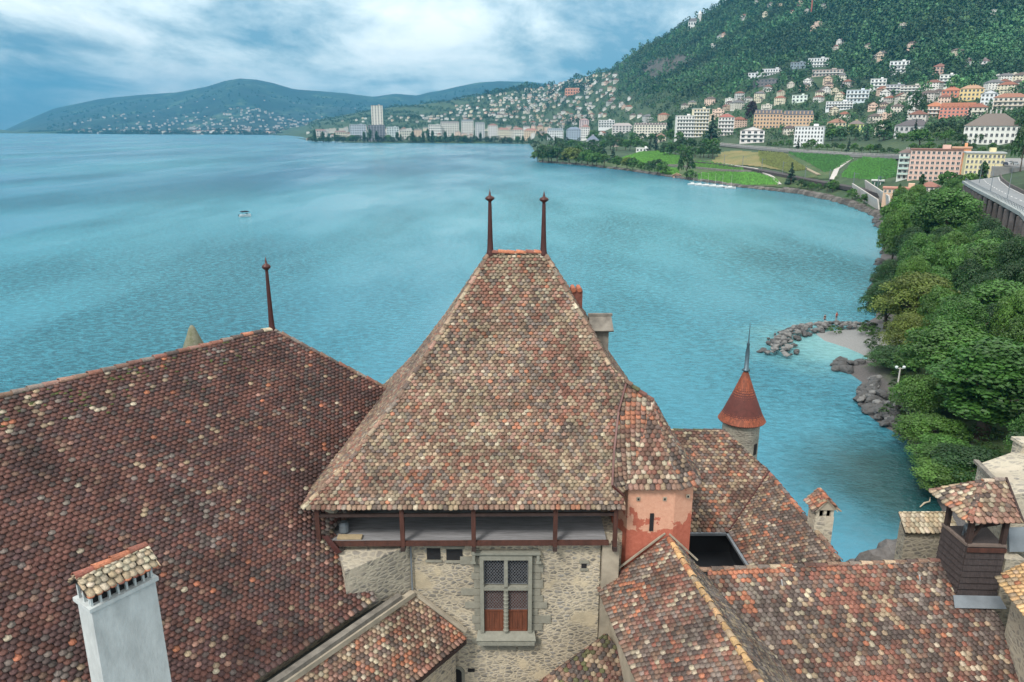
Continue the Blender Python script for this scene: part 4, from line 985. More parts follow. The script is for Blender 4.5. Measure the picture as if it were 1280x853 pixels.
# ---- far hills across the lake
SKY = [(-400, 165), (0, 166), (30, 152), (68, 136), (126, 124), (177, 119), (221, 116), (258, 109), (280, 102), (299, 98.6), (320, 100), (340, 104), (367, 112), (394, 114), (430, 117), (467, 121.5), (494, 117.6), (521, 120), (536, 116), (551, 113.6), (571, 109), (598, 103.5), (625, 102), (666, 103), (700, 108), (760, 118), (840, 150)]
sx = np.array([a[0] for a in SKY]); sy = np.array([a[1] for a in SKY])
xs2 = np.arange(-400, 840, 5); NR2 = 44; V = []; Cc = []
for x in xs2:
    yt = float(np.interp(x, sx, sy)); dsh = np.interp(x, [-400, 0, 160, 330, 420, 840], [7200, 6200, 5000, 4600, 5200, 5600]); dt = np.interp(x, [-400, 0, 300, 520, 840], [9500, 9300, 8200, 8800, 9600])
    zt_ = hz(dt, yt)
    for j in range(NR2):
        t = j / (NR2 - 3); D = dsh + (dt - dsh) * min(t, 1.08)
        # lower bench then the steeper top
        p_ = (.18 * min(t, 1) + .82 * max(0, (min(t, 1) - .12) / .88) ** 1.7) if t <= 1 else 1 - (t - 1) * 3
        z = -2 + (zt_ + 2) * p_ if j else -6
        X = (x - 640) / FPX * (D * ct + (HC - z) * st)
        env = math.sin(PI * min(max(t, 0), 1)) ** .7
        z += env * (zt_ * .16 * mnoise.fractal(Vector((X / 900, D / 900, 2)), 1, 2, 5)) + (2.5 if j else 0)
        V.append((X, D, z))
i = np.arange(len(xs2) - 1)[:, None] * NR2 + np.arange(NR2 - 1)[None, :]
F = np.stack([i, i + NR2, i + NR2 + 1, i + 1], -1).reshape(-1, 4)
FARV = np.array(V)
M_far = mk_ground('far hill woods and meadows', [(.46, (.006, .020, .018)), (.54, (.010, .032, .024)), (.58, (.035, .07, .04)), (.66, (.075, .11, .06))], .0035, .012)
tag(add_mesh('far_hills', mesh_np('far_hills', FARV, F, None, None, True), M_far), kind='structure')
def far_pt(x, t):
    i_ = int(np.clip((x + 400) / 5, 0, len(xs2) - 1)); j = int(np.clip(t * (NR2 - 3), 0, NR2 - 1)); return FARV[i_ * NR2 + j]

# ================================================================ foliage templates (leaf clumps spread through the crown's volume)
def crown_np(kind, n, leaf, seed, lobes=22):
    """n leaf-sized quads; unit crown: width 1 (radius .5), height given by kind; base at z=0"""
    rg = np.random.default_rng(seed); 
    if kind == 'round': hgt, lo_c, hi_c = .95, .12, .95
    elif kind == 'wide': hgt, lo_c, hi_c = .75, .1, .75
    elif kind == 'tall': hgt, lo_c, hi_c = 1.7, .1, 1.7
    elif kind == 'cone': hgt, lo_c, hi_c = 2.2, .05, 2.2
    cs = []; rs = []
    for k in range(lobes):
        t = (k + .5) / lobes; an = k * 2.399 + rg.normal(0, .3)
        if kind == 'cone': z = t * hgt * .95; rad = .44 * (1 - t) * rg.uniform(.5, 1); r = .05 + .17 * (1 - t)
        elif kind == 'tall': z = .15 + t * (hgt - .3); rad = .32 * math.sin(PI * min(.15 + t * .85, 1)) ** .6 * rg.uniform(.5, 1); r = rg.uniform(.13, .2)
        else:
            z = hgt * (.20 + .68 * t); rad = .42 * math.sqrt(max(0, 1 - (1.55 * t - .55) ** 2)) * rg.uniform(.55, 1.0) if t > .35 else .42 * rg.uniform(.6, 1.05); r = rg.uniform(.11, .21)
        cs.append((rad * math.cos(an), rad * math.sin(an), z)); rs.append(r)
    cs = np.array(cs); rs = np.array(rs); w = rs ** 2; k = rg.choice(lobes, n, p=w / w.sum())
    d = rg.normal(size=(n, 3)); d /= np.linalg.norm(d, axis=1, keepdims=True); d[:, 2] = np.where(d[:, 2] < -.35, -d[:, 2], d[:, 2])
    rr = rs[k][:, None] * rg.uniform(.62, 1.08, (n, 1)) ** .8
    P = cs[k] + d * rr * np.array([1, 1, .8]); nrm = d + rg.normal(0, .45, (n, 3)); nrm /= np.linalg.norm(nrm, axis=1, keepdims=True)
    a = np.cross(nrm, rg.normal(size=(n, 3))); a /= np.linalg.norm(a, axis=1, keepdims=True); b = np.cross(nrm, a)
    s = leaf * rg.uniform(.6, 1.3, (n, 1)); s2 = s * rg.uniform(.5, .9, (n, 1))
    V = np.stack([P - a * s, P - b * s2 + nrm * s * .15, P + a * s, P + b * s2 - nrm * s * .1], 1).reshape(-1, 3)
    F = np.arange(4 * n).reshape(-1, 4); lobeshade = rg.uniform(.62, 1.3, lobes)[k]; C = (lobeshade * rg.uniform(.8, 1.2, n))
    return V, F, np.repeat(C, 4)
def leaf_mat(name, c, c2):
    m, N, L, P = nodes(name); P.inputs['Roughness'].default_value = .55
    a = N.new('ShaderNodeAttribute'); a.attribute_name = 'tint'; oi = N.new('ShaderNodeObjectInfo')
    base = N_mix(N, L, oi.outputs['Random'], c, c2).outputs[0]
    cc = N_mix(N, L, 1., base, a.outputs['Color'], 'MULTIPLY').outputs[0]
    L.new(cc, P.inputs['Base Color'])
    tr = N.new('ShaderNodeBsdfTranslucent'); L.new(cc, tr.inputs['Color']); ms = N.new('ShaderNodeMixShader'); ms.inputs[0].default_value = .3
    L.new(P.outputs[0], ms.inputs[1]); L.new(tr.outputs[0], ms.inputs[2]); L.new(ms.outputs[0], N['Material Output'].inputs['Surface']); return m
LM = dict(green=leaf_mat('broad leaves', (.045, .125, .02), (.068, .165, .03)), dark=leaf_mat('dark leaves', (.024, .072, .018), (.036, .098, .024)),
          bright=leaf_mat('fresh leaves', (.06, .155, .022), (.085, .18, .03)), gold=leaf_mat('yellow green leaves', (.13, .175, .03), (.11, .155, .028)),
          blue=leaf_mat('needles', (.014, .045, .025), (.022, .06, .03)), purple=leaf_mat('purple leaves', (.03, .012, .022), (.035, .015, .025)))
M_bark = mat('tree bark', (.09, .065, .045), .9, .5, 4)
def tree_proto(kind, n, leaf, seed, W, H, mt, trunk=True, lobes=22, limbs=6):
    """returns (crown mesh, trunk mesh) of width W and height H with its foot at the origin"""
    V, F, C = crown_np(kind, n, leaf / W, seed, lobes); hk = {'round': .95, 'wide': .75, 'tall': 1.7, 'cone': 2.2}[kind]
    t0 = .18 if kind != 'cone' else .05; rg = random.Random(seed)
    V = V * np.array([W, W, H * (1 - t0) / hk]); V[:, 2] += H * t0
    me = mesh_np('crown', V, F, np.repeat(C[:, None], 3, 1)); me.materials.append(LM[mt]); tm = None
    if trunk:
        m = MB(); r = H * .022 + .06; top = H * .72; pth = [(0, 0, -.6), (W * .01, 0, H * .15), (-W * .01, W * .02, H * .4), (0, 0, top)]
        m.tube(pth, [r * 1.25, r, r * .7, r * .25], 7)
        for k in range(limbs):
            a = k * 2.4 + rg.random(); z0 = H * (.25 + .35 * k / limbs); L_ = W * .38
            m.tube([(0, 0, z0), (L_ * .5 * math.cos(a), L_ * .5 * math.sin(a), z0 + H * .10), (L_ * math.cos(a), L_ * math.sin(a), z0 + H * .2)], [r * .45, r * .3, r * .1], 5)
        tm = mesh_np('trunk', np.array(m.v), m.f); tm.materials.append(M_bark)
    return me, tm
TREEN = {}
def plant(proto, loc, s, rz, label, cat, group, name='tree', sz=1.):
    o = empty(name, loc, label, cat, group); o.rotation_euler = (0, 0, rz); o.scale = (s, s, s * sz)
    c = bpy.data.objects.new('crown', proto[0]); COL.objects.link(c); c.parent = o
    if proto[1]:
        t = bpy.data.objects.new('trunk', proto[1]); COL.objects.link(t); t.parent = o
    return o
# ================================================================ HOUSES
WALLC = [(.62, .58, .50), (.72, .70, .66), (.66, .60, .46), (.60, .47, .36), (.55, .52, .48), (.70, .52, .42), (.50, .50, .48)]
WALLN = ['cream', 'white', 'pale yellow', 'beige', 'pale grey', 'peach', 'grey']
ROOFC = [(.16, .07, .05), (.10, .075, .065), (.22, .085, .055), (.12, .12, .125), (.085, .06, .055)]
ROOFN = ['red brown', 'brown', 'terracotta', 'grey', 'dark brown']
M_tint = mat_tint('painted wall', .85, 1.2, .88, 1.05, bump=0)
M_win = mat('window glass', (.035, .045, .055), .25, .3)
M_frame = mat('white painted frame', (.7, .7, .68), .6, .1)
def house_mb(mb, w, d, h, roof, wc, rc, rng, rows=2, M=None, detail=True, rh=None):
    """house centred at the origin on the ground, facing -Y"""
    M = M or Matrix.Identity(4)
    def T(vs): return [M @ Vector(v) for v in vs]
    hx, hy = w / 2, d / 2; mb.mi = 0
    mb.add(T([(-hx, -hy, -4), (hx, -hy, -4), (hx, hy, -4), (-hx, hy, -4), (-hx, -hy, h), (hx, -hy, h), (hx, hy, h), (-hx, hy, h)]), [(0, 1, 5, 4), (1, 2, 6, 5), (2, 3, 7, 6), (3, 0, 4, 7), (4, 5, 6, 7)], wc)
    o = .7; ex, ey = hx + o, hy + o; z = h - .1; rh = rh or min(w, d) * (.30 if roof != 'mansard' else .5)
    if roof == 'flat':
        mb.add(T([(-ex + .4, -ey + .4, h), (ex - .4, -ey + .4, h), (ex - .4, ey - .4, h), (-ex + .4, ey - .4, h), (-ex + .4, -ey + .4, h + .5), (ex - .4, -ey + .4, h + .5), (ex - .4, ey - .4, h + .5), (-ex + .4, ey - .4, h + .5)]), [(0, 1, 5, 4), (1, 2, 6, 5), (2, 3, 7, 6), (3, 0, 4, 7), (4, 5, 6, 7), (3, 2, 1, 0)], tuple(x * .8 for x in wc))
        bx = w * .12; mb.add(T([(-bx, -bx, h + .5), (bx, -bx, h + .5), (bx, bx, h + .5), (-bx, bx, h + .5), (-bx, -bx, h + 2), (bx, -bx, h + 2), (bx, bx, h + 2), (-bx, bx, h + 2)]), [(0, 1, 5, 4), (1, 2, 6, 5), (2, 3, 7, 6), (3, 0, 4, 7), (4, 5, 6, 7)], wc)
    elif roof == 'gable':     # ridge along y: gable faces the lake
        mb.add(T([(-ex, -ey, z), (ex, -ey, z), (ex, ey, z), (-ex, ey, z), (0, -ey, z + rh * 1.15), (0, ey, z + rh * 1.15)]), [(1, 2, 5, 4), (3, 0, 4, 5), (3, 2, 1, 0)], rc)
        mb.add(T([(-hx, -hy, h), (hx, -hy, h), (0, -hy, h + rh * 1.0), (-hx, hy, h), (hx, hy, h), (0, hy, h + rh * 1.0)]), [(0, 1, 2), (4, 3, 5)], wc)
    else:
        ix = max(ex - ey, ex * .12) if roof == 'hip' else ex * .8; iy = 0.01 if roof == 'hip' else ey * .6
        if roof == 'hip' and ey > ex: ix, iy = .01, ey - ex
        mb.add(T([(-ex, -ey, z), (ex, -ey, z), (ex, ey, z), (-ex, ey, z), (-ix, -iy, z + rh), (ix, -iy, z + rh), (ix, iy, z + rh), (-ix, iy, z + rh)]), [(0, 1, 5, 4), (1, 2, 6, 5), (2, 3, 7, 6), (3, 0, 4, 7), (4, 5, 6, 7), (3, 2, 1, 0)], rc)
    if roof != 'flat':
        cx, cy = w * .18, d * .12; q = .45; zc = z + rh * 1.15
        mb.add(T([(cx - q, cy - q, z), (cx + q, cy - q, z), (cx + q, cy + q, z), (cx - q, cy + q, z), (cx - q, cy - q, zc), (cx + q, cy - q, zc), (cx + q, cy + q, zc), (cx - q, cy + q, zc)]), [(0, 1, 5, 4), (1, 2, 6, 5), (2, 3, 7, 6), (3, 0, 4, 7), (4, 5, 6, 7)], tuple(x * .7 for x in wc))
    if detail:
        mb.mi = 1
        n = max(2, int(w / 3.2)); m_ = max(1, int(d / 3.6))
        for r_ in range(rows):
            z0 = h * (r_ + .28) / rows; z1 = z0 + h / rows * .5
            for k in range(n):
                x = -hx + w * (k + .5) / n; ww = .62
                mb.add(T([(x - ww, -hy - .06, z0), (x + ww, -hy - .06, z0), (x + ww, -hy - .06, z1), (x - ww, -hy - .06, z1)]), [(0, 1, 2, 3)], (1, 1, 1))
            for k in range(m_):
                y = -hy + d * (k + .5) / m_; ww = .6
                for s in (-1, 1): mb.add(T([(s * (hx + .06), y - ww * s, z0), (s * (hx + .06), y + ww * s, z0), (s * (hx + .06), y + ww * s, z1), (s * (hx + .06), y - ww * s, z1)]), [(0, 1, 2, 3)], (1, 1, 1))
        mb.mi = 0
        # a balcony slab on some
        if rng.random() < .5:
            z0 = h * .5
            mb.add(T([(-hx * .6, -hy - 1.2, z0 - .15), (hx * .6, -hy - 1.2, z0 - .15), (hx * .6, -hy, z0 - .15), (-hx * .6, -hy, z0 - .15), (-hx * .6, -hy - 1.2, z0 + .8), (hx * .6, -hy - 1.2, z0 + .8), (hx * .6, -hy, z0 + .0), (-hx * .6, -hy, z0 + .0)]), [(0, 1, 5, 4), (3, 2, 1, 0), (0, 4, 7, 3), (1, 2, 6, 5)], tuple(min(1, x * 1.1) for x in wc))
OCC = []     # picture spots already taken by buildings: (x, y, half width, height)
def block(xl, xr, yb, yt, floors, wallc, roof, roofc, label, cat='building', depth=13, yaw=0, name='building', cols=None, group=None, balc=False, wfrac=.5, roofh=None, D=None, bands=None):
    """a named building between picture columns xl..xr, foot at row yb and eaves at row yt, with wall, roof and window parts"""
    xc = (xl + xr) / 2; P = on_terr(xc, yb) if D is None else pt(xc, yb, D); D = P.y; P.z = hz(D, yb)
    dep = D * ct + (HC - P.z) * st; w = (xr - xl) * dep / FPX; h = (yb - yt) * dep / FPX * 1.02; OCC.append((xc, yb, (xr - xl) / 2, yb - yt))
    az = math.atan2(P.x, P.y); rz = -az + R(yaw); w = w / (math.cos(R(yaw)) + .0) if abs(yaw) < 40 else w
    w -= abs(math.sin(R(yaw))) * depth * .8; w = max(w, 5)
    o = empty(name, P + Vector((math.sin(az), math.cos(az), 0)) * depth / 2, label, cat, group)
    hx, hy = w / 2, depth / 2; f = MB(); f.add([(-hx, -hy, -6), (hx, -hy, -6), (hx, hy, -6), (-hx, hy, -6), (-hx, -hy, h), (hx, -hy, h), (hx, hy, h), (-hx, hy, h)], [(0, 1, 5, 4), (1, 2, 6, 5), (2, 3, 7, 6), (3, 0, 4, 7), (4, 5, 6, 7)], wallc)
    def bb(mb, nm, m):
        me = mesh_np(nm, np.array(mb.v), mb.f, np.array(mb.c), mb.m if max(mb.m, default=0) else None); return add_mesh(nm, me, m, o)
    if wfrac < .02:      # far townhouse: panes stay in the wall mesh
        f.mi = 1; m_ = max(2, int(w / 4))
        for r_ in range(floors):
            for k in range(m_): f.box((-hx + w * (k + .5) / m_, -hy - .02, h * (r_ + .5) / floors), (1.3, .12, h / floors * .5))
    bb(f, 'wall', [M_tint, M_win])
    r = MB(); rh = roofh or (min(w, depth) * .28); e = .6
    if roof == 'flat': r.box((0, 0, h + .35), (w + .8, depth + .8, .6), col=roofc); r.box((w * .2, 0, h + 1.5), (w * .16, 4, 1.9), col=wallc)
    elif roof == 'hip':
        ix = max(hx - hy, hx * .2); r.add([(-hx - e, -hy - e, h), (hx + e, -hy - e, h), (hx + e, hy + e, h), (-hx - e, hy + e, h), (-ix, 0, h + rh), (ix, 0, h + rh)], [(0, 1, 5, 4), (1, 2, 5), (2, 3, 4, 5), (3, 0, 4), (3, 2, 1, 0)], roofc)
        for s in (-.5, .1, .55): r.box((ix * s, 1, h + rh * .95), (.9, .9, rh * .7), col=tuple(x * .6 for x in wallc))
    elif roof == 'gable':
        r.add([(-hx - e, -hy - e, h), (hx + e, -hy - e, h), (hx + e, hy + e, h), (-hx - e, hy + e, h), (0, -hy - e, h + rh), (0, hy + e, h + rh)], [(1, 2, 5, 4), (3, 0, 4, 5), (3, 2, 1, 0)], roofc)
        r.add([(-hx, -hy - .02, h), (hx, -hy - .02, h), (0, -hy - .02, h + rh * .93)], [(0, 1, 2)], wallc)
    elif roof == 'mansard':
        r.add([(-hx - .3, -hy - .3, h), (hx + .3, -hy - .3, h), (hx + .3, hy + .3, h), (-hx - .3, hy + .3, h), (-hx + 1.2, -hy + 1.2, h + rh), (hx - 1.2, -hy + 1.2, h + rh), (hx - 1.2, hy - 1.2, h + rh), (-hx + 1.2, hy - 1.2, h + rh)], [(0, 1, 5, 4), (1, 2, 6, 5), (2, 3, 7, 6), (3, 0, 4, 7), (4, 5, 6, 7), (3, 2, 1, 0)], roofc)
        n = int(w / 4)
        for k in range(n):
            x = -hx + w * (k + .5) / n; r.box((x, -hy + .3, h + rh * .5), (1.3, 1.4, rh * .6), col=tuple(x * .8 for x in wallc))
    bb(r, 'roof', M_tint)
    fh = h / floors; n = cols or max(2, int(w / 3.3)); sd = max(1, int(depth / 4.5)); wm = None; wn = MB(); ww, wh = w / n * wfrac, fh * .52
    wn.mi = 0; wn.box((0, 0, 0), (ww, .12, wh), col=(1, 1, 1)); wn.mi = 1
    wn.box((0, -.02, -wh / 2 - .06), (ww + .3, .3, .12)); wn.box((0, -.04, 0), (.08, .1, wh)); 
    for s in (-1, 1): wn.box((s * (ww / 2 + .04), -.03, 0), (.1, .14, wh))
    wm = mesh_np('window', np.array(wn.v), wn.f, None, wn.m); wm.materials.append(M_win); wm.materials.append(M_frame)
    if wfrac < .02: floors = 0
    for r_ in range(floors):
        z = fh * (r_ + .52)
        for k in range(n):
            c = bpy.data.objects.new('window', wm); COL.objects.link(c); c.parent = o; c.location = (-hx + w * (k + .5) / n, -hy - .03, z)
        if yaw > 3 or yaw < -3:
            s = -1 if yaw < 0 else 1
            for k in range(sd):
                c = bpy.data.objects.new('window', wm); COL.objects.link(c); c.parent = o; c.location = (s * (hx + .03), -hy + depth * (k + .5) / sd, z); c.rotation_euler = (0, 0, s * PI / 2)
        if balc and r_ > 0:
            q = MB(); q.box((0, -hy - .75, fh * r_ + .02), (w * .96, 1.4, .16), col=(.75, .74, .7)); q.box((0, -hy - 1.42, fh * r_ + .5), (w * .96, .07, .85), col=balc if isinstance(balc, tuple) else (.72, .72, .7)); bb(q, 'balcony', M_tint)
    o.rotation_euler = (0, 0, rz)
    return o
block(843, 866, 176, 147, 7, (.74, .73, .70), 'flat', (.6, .6, .58), 'white modern balcony block with a cream end wall left of the tall dark conifer', yaw=8, balc=True, depth=16)
block(863, 884, 176, 139, 9, (.70, .62, .44), 'flat', (.6, .6, .58), 'taller cream wing of the modern block next to the tall dark conifer', yaw=8, balc=True, depth=16, D=on_terr(863, 176).y + 18)
block(942, 976, 161, 144, 4, (.62, .42, .27), 'mansard', (.13, .13, .15), 'left half of the grand orange hotel with grey mansard roof', 'hotel', roofh=5, cols=9, depth=18)
block(978, 1014, 161, 145, 4, (.62, .42, .27), 'mansard', (.13, .13, .15), 'right half of the grand orange hotel with grey mansard roof', 'hotel', roofh=5, cols=9, depth=18)
block(993, 1028, 183, 160, 5, (.74, .75, .76), 'flat', (.5, .5, .5), 'white five storey block directly above the lake road wall', cols=9, depth=12, yaw=-6)
block(925, 954, 179, 164, 3, (.74, .70, .68), 'gable', (.20, .09, .075), 'white villa with red gable roof at the start of the road wall', 'villa', cols=4, depth=14, balc=(.7, .7, .7))
block(1207, 1268, 181, 159, 3, (.70, .70, .66), 'hip', (.15, .125, .11), 'large white manor house with three rows of windows and grey hip roof', 'manor house', cols=11, depth=20, roofh=7.5)
block(1136, 1193, 226, 190, 6, (.66, .45, .38), 'flat', (.20, .10, .08), 'long six storey pink apartment block below the white manor', 'apartment block', cols=10, depth=13, wfrac=.55, yaw=3)
block(1186, 1206, 227, 188, 6, (.70, .34, .18), 'flat', (.5, .3, .2), 'windowless looking salmon orange bay between pink and yellow apartments', 'apartment block', cols=1, depth=13, wfrac=.15, D=on_terr(1165, 226).y - 2)
block(1203, 1247, 226, 194, 5, (.68, .60, .36), 'flat', (.40, .42, .42), 'yellow five storey apartment block beside the curving road', 'apartment block', cols=9, depth=13, yaw=6)
block(1121, 1138, 225, 193, 5, (.62, .66, .62), 'hip', (.14, .10, .09), 'narrow whitish green apartment house at the left end of the pink block', 'apartment block', cols=3, depth=13, balc=(.45, .6, .55))
block(1156, 1178, 147, 134, 3, (.68, .50, .40), 'hip', (.38, .15, .08), 'white and pink house with bright orange roof behind the grey sheds', 'villa', cols=5, balc=True)
block(1176, 1216, 147, 135, 3, (.62, .24, .18), 'mansard', (.36, .15, .09), 'long coral red apartment house with orange roof and dormers', cols=9, roofh=4)
block(1178, 1200, 122, 114, 2, (.60, .22, .14), 'hip', (.34, .13, .08), 'coral house with tiled hip roof above the coral apartments', 'villa', cols=5)
block(1200, 1226, 126, 112, 3, (.72, .54, .26), 'hip', (.36, .22, .14), 'ochre yellow townhouse up the slope behind the coral house', cols=6)
block(1226, 1244, 132, 118, 3, (.70, .72, .74), 'gable', (.14, .13, .12), 'bluish white gabled house left of the big chalet', 'villa', cols=4)
block(1243, 1280, 138, 123, 3, (.66, .62, .54), 'hip', (.26, .12, .08), 'big chalet with broad brown red roof at the right above the manor', 'chalet', cols=7, balc=(.6, .5, .4))
block(1120, 1164, 166, 158, 1, (.5, .5, .5), 'hip', (.09, .08, .085), 'long low shed with dark grey pitched roofs below the coral house', 'shed', cols=8, depth=20, roofh=5)
block(1060, 1078, 167, 156, 2, (.55, .62, .25), 'hip', (.16, .13, .12), 'lime green house with brown roof among trees', 'villa', cols=4)
block(1034, 1056, 162, 154, 2, (.60, .52, .36), 'hip', (.24, .13, .09), 'low tan house right of the orange hotel', 'villa', cols=5)
block(1010, 1034, 86, 74, 3, (.74, .76, .76), 'flat', (.4, .4, .4), 'white stepped modern villa block on the wooded slope, centre right', cols=7, balc=True)
block(953, 978, 95, 87, 2, (.70, .70, .72), 'flat', (.5, .5, .5), 'long low white building high above the orange hotel', cols=8, balc=True)
block(935, 951, 99, 92, 2, (.68, .70, .72), 'flat', (.5, .5, .5), 'small white building left of the long white one on the slope', cols=4)
block(942, 972, 108, 100, 2, (.16, .15, .16), 'flat', (.2, .2, .2), 'dark terraced house below the long white building on the slope', cols=7)
block(988, 1006, 89, 79, 3, (.22, .28, .33), 'flat', (.3, .3, .32), 'blue grey modern house left of the white stepped block', cols=5)
block(1016, 1052, 96, 88, 2, (.45, .38, .34), 'flat', (.3, .25, .25), 'brown terraced apartments under the white stepped block', cols=9, balc=True)
block(1112, 1134, 92, 78, 3, (.76, .78, .78), 'flat', (.6, .6, .6), 'bright white modern villa cut into the wood, upper right', 'villa', cols=5, balc=True)
block(1174, 1192, 110, 95, 4, (.72, .74, .68), 'flat', (.6, .6, .6), 'white block with four balcony rows below the red roofed chalets', cols=4, balc=True)
block(1166, 1182, 92, 84, 2, (.56, .38, .32), 'hip', (.20, .09, .07), 'pinkish chalet at the edge of the upper wood', 'chalet', cols=4)
block(1204, 1216, 83, 77, 2, (.7, .68, .66), 'hip', (.13, .07, .07), 'small white chalet with dark roof, left of a pair in the upper wood', 'chalet', cols=3)
block(1224, 1236, 84, 77, 2, (.7, .68, .66), 'hip', (.13, .09, .09), 'small white chalet with dark roof, right of a pair in the upper wood', 'chalet', cols=3)
block(1088, 1106, 112, 100, 3, (.76, .77, .77), 'flat', (.6, .6, .6), 'white cubic apartment house above the low roofs', cols=4, balc=True)
block(1108, 1128, 117, 107, 3, (.5, .5, .54), 'flat', (.3, .3, .32), 'left of two grey terraced apartment houses in mid slope', cols=5, balc=True)
block(1126, 1152, 117, 108, 3, (.58, .54, .48), 'flat', (.35, .3, .3), 'right of two terraced apartment houses in mid slope', cols=6, balc=True)
block(1058, 1084, 128, 114, 3, (.60, .68, .72), 'flat', (.5, .5, .55), 'bluish white apartment block above the middle of town', cols=6, balc=True)
block(990, 1008, 128, 120, 2, (.68, .76, .70), 'flat', (.55, .6, .55), 'pale green white house behind the orange hotel', cols=4)
block(1033, 1064, 137, 128, 3, (.70, .73, .75), 'flat', (.6, .6, .6), 'long white apartment block behind the lime green house', cols=9, balc=True)
block(792, 834, 170, 157, 4, (.68, .64, .55), 'mansard', (.15, .12, .13), 'long cream residence with dark mansard roof left of the modern block', cols=12, roofh=3)
block(765, 790, 166, 158, 3, (.58, .55, .54), 'hip', (.33, .30, .29), 'grey roofed hall left of the long cream residence', cols=6, roofh=5)
block(748, 768, 160, 151, 3, (.72, .73, .73), 'flat', (.6, .6, .6), 'pair of white blocks at the foot of the wooded hill', cols=6, balc=True)
block(897, 916, 170, 148, 5, (.72, .66, .62), 'hip', (.28, .10, .08), 'white townhouse with red roof right of the tall dark conifer', cols=5, balc=True)
block(733, 748, 188, 176, 2, (.60, .62, .66), 'hip', (.14, .17, .22), 'villa with slate blue roofs behind the wooded point', 'villa', cols=4, roofh=6)
block(765, 778, 184, 178, 1, (.5, .4, .35), 'hip', (.22, .10, .08), 'small brown red roofed house above the green vineyard', 'house', cols=3)
block(795, 812, 190, 186, 1, (.75, .76, .74), 'flat', (.75, .76, .74), 'low white shed at the top edge of the vineyard', 'shed', cols=4)
block(819, 832, 178, 171, 2, (.62, .56, .44), 'hip', (.20, .12, .09), 'cream house in the trees below the modern block', 'house', cols=3)
block(706, 726, 122, 112, 3, (.62, .28, .18), 'hip', (.34, .16, .10), 'orange red building high in the far town', cols=6)
block(724, 736, 160, 151, 4, (.62, .48, .48), 'hip', (.3, .2, .2), 'pink townhouse at the right end of the lake front', cols=4)
rgB = random.Random(77)
for i_ in range(62):
    a = 394 + i_ % 31 * 9.6 + rgB.uniform(-2, 2); back = i_ >= 31; yb = (172.5 if not back else 166) + rgB.uniform(-1.5, 1.5) + (0 if a < 600 else -1.5); hgt_ = rgB.uniform(4, 8.5) if not back else rgB.uniform(3, 6); wd_ = rgB.uniform(5, 10)
    ci = rgB.choice([0, 1, 2, 3, 5, 4]); cc_ = [(.62, .58, .50), (.72, .70, .66), (.66, .60, .46), (.60, .47, .36), (.55, .52, .48), (.70, .52, .42)][ci]; nm_ = ['cream', 'white', 'pale yellow', 'beige', 'grey', 'peach'][ci]; rf_ = rgB.choice(['hip', 'flat', 'mansard']); 
    lab = f"{nm_} townhouse with {dict(hip='red brown hipped', flat='flat', mansard='dark attic')[rf_]} roof in the " + ('second row of the far town' if back else 'row behind the lake front trees')
    block(a, a + wd_, yb, yb - hgt_, max(2, int(hgt_ / 1.5)), cc_, rf_, (.2, .11, .08) if rf_ == 'hip' else (.2, .2, .21), lab, depth=14, cols=1, wfrac=.01, roofh=4, group=lab.replace('townhouse', 'townhouses'), name='townhouse')
# slab tower by the lake with its lower block
P = on_terr(473, 178)
block(466, 480, 178, 135, 24, (.66, .62, .54), 'flat', (.10, .09, .09), 'tall slender cream tower block on the lake front, highest in town', 'tower block', cols=4, depth=18, wfrac=.4, D=2180)
block(461, 482, 178.4, 158, 11, (.22, .22, .25), 'flat', (.2, .2, .2), 'dark grey lower block wrapped round the foot of the tall tower', cols=6, depth=20, D=2150, wfrac=.7)
for i_, (a, b, yb, yt, c, rf_, rc_x, nm) in enumerate([
    (484, 499, 177, 160, (.55, .62, .62), 'flat', (.5, .55, .6), 'pale blue lake front block right of the dark tower foot'), (500, 517, 176, 164, (.60, .60, .52), 'flat', (.5, .5, .5), 'cream lake front block among poplars'),
    (393, 408, 172, 164, (.60, .54, .48), 'hip', (.22, .14, .12), 'beige house at the left end of the lake front'), (418, 434, 174, 166, (.60, .56, .44), 'hip', (.2, .14, .12), 'yellowish house behind the leftmost shore trees'),
    (438, 458, 174, 157, (.46, .50, .56), 'flat', (.3, .32, .36), 'grey blue block left of the tall tower'), (536, 552, 172, 157, (.66, .66, .62), 'flat', (.4, .4, .4), 'white hotel block with flat roof left of the grand hotel front'),
    (551, 574, 171, 155, (.64, .62, .56), 'mansard', (.24, .22, .22), 'cream grand hotel with grey attic on the lake front'), (577, 592, 171, 153, (.66, .65, .60), 'mansard', (.16, .20, .25), 'pale hotel with slate blue attic on the lake front'), (594, 606, 172, 156, (.56, .57, .57), 'mansard', (.18, .20, .22), 'greyish hotel next to the slate roofed one on the lake front'),
    (610, 622, 172, 158, (.72, .70, .68), 'hip', (.22, .12, .1), 'white house with red roof right of the wide hotel'), (622, 638, 174, 163, (.66, .60, .46), 'hip', (.28, .15, .12), 'first cream block of the row near the right quay'),
    (640, 655, 175, 163, (.66, .64, .58), 'hip', (.26, .14, .12), 'second cream block of the row near the right quay'), (655, 672, 175, 164, (.70, .54, .38), 'hip', (.30, .15, .12), 'apricot block of the row near the right quay'),
    (684, 704, 176, 164, (.68, .70, .70), 'mansard', (.2, .24, .28), 'white block with slate attic above the wooded point'), (708, 726, 176, 163, (.36, .44, .54), 'hip', (.16, .2, .26), 'blue grey townhouse above the wooded point'),
    (726, 737, 174, 160, (.72, .70, .68), 'hip', (.24, .14, .12), 'tall white townhouse beside the blue grey one')]):
    block(a, b, yb, yt, max(3, int((yb - yt) / 2.6)), c, rf_, rc_x, nm, depth=16, cols=max(4, int((b - a) / 2.6)), roofh=5 if rf_ != 'flat' else None)
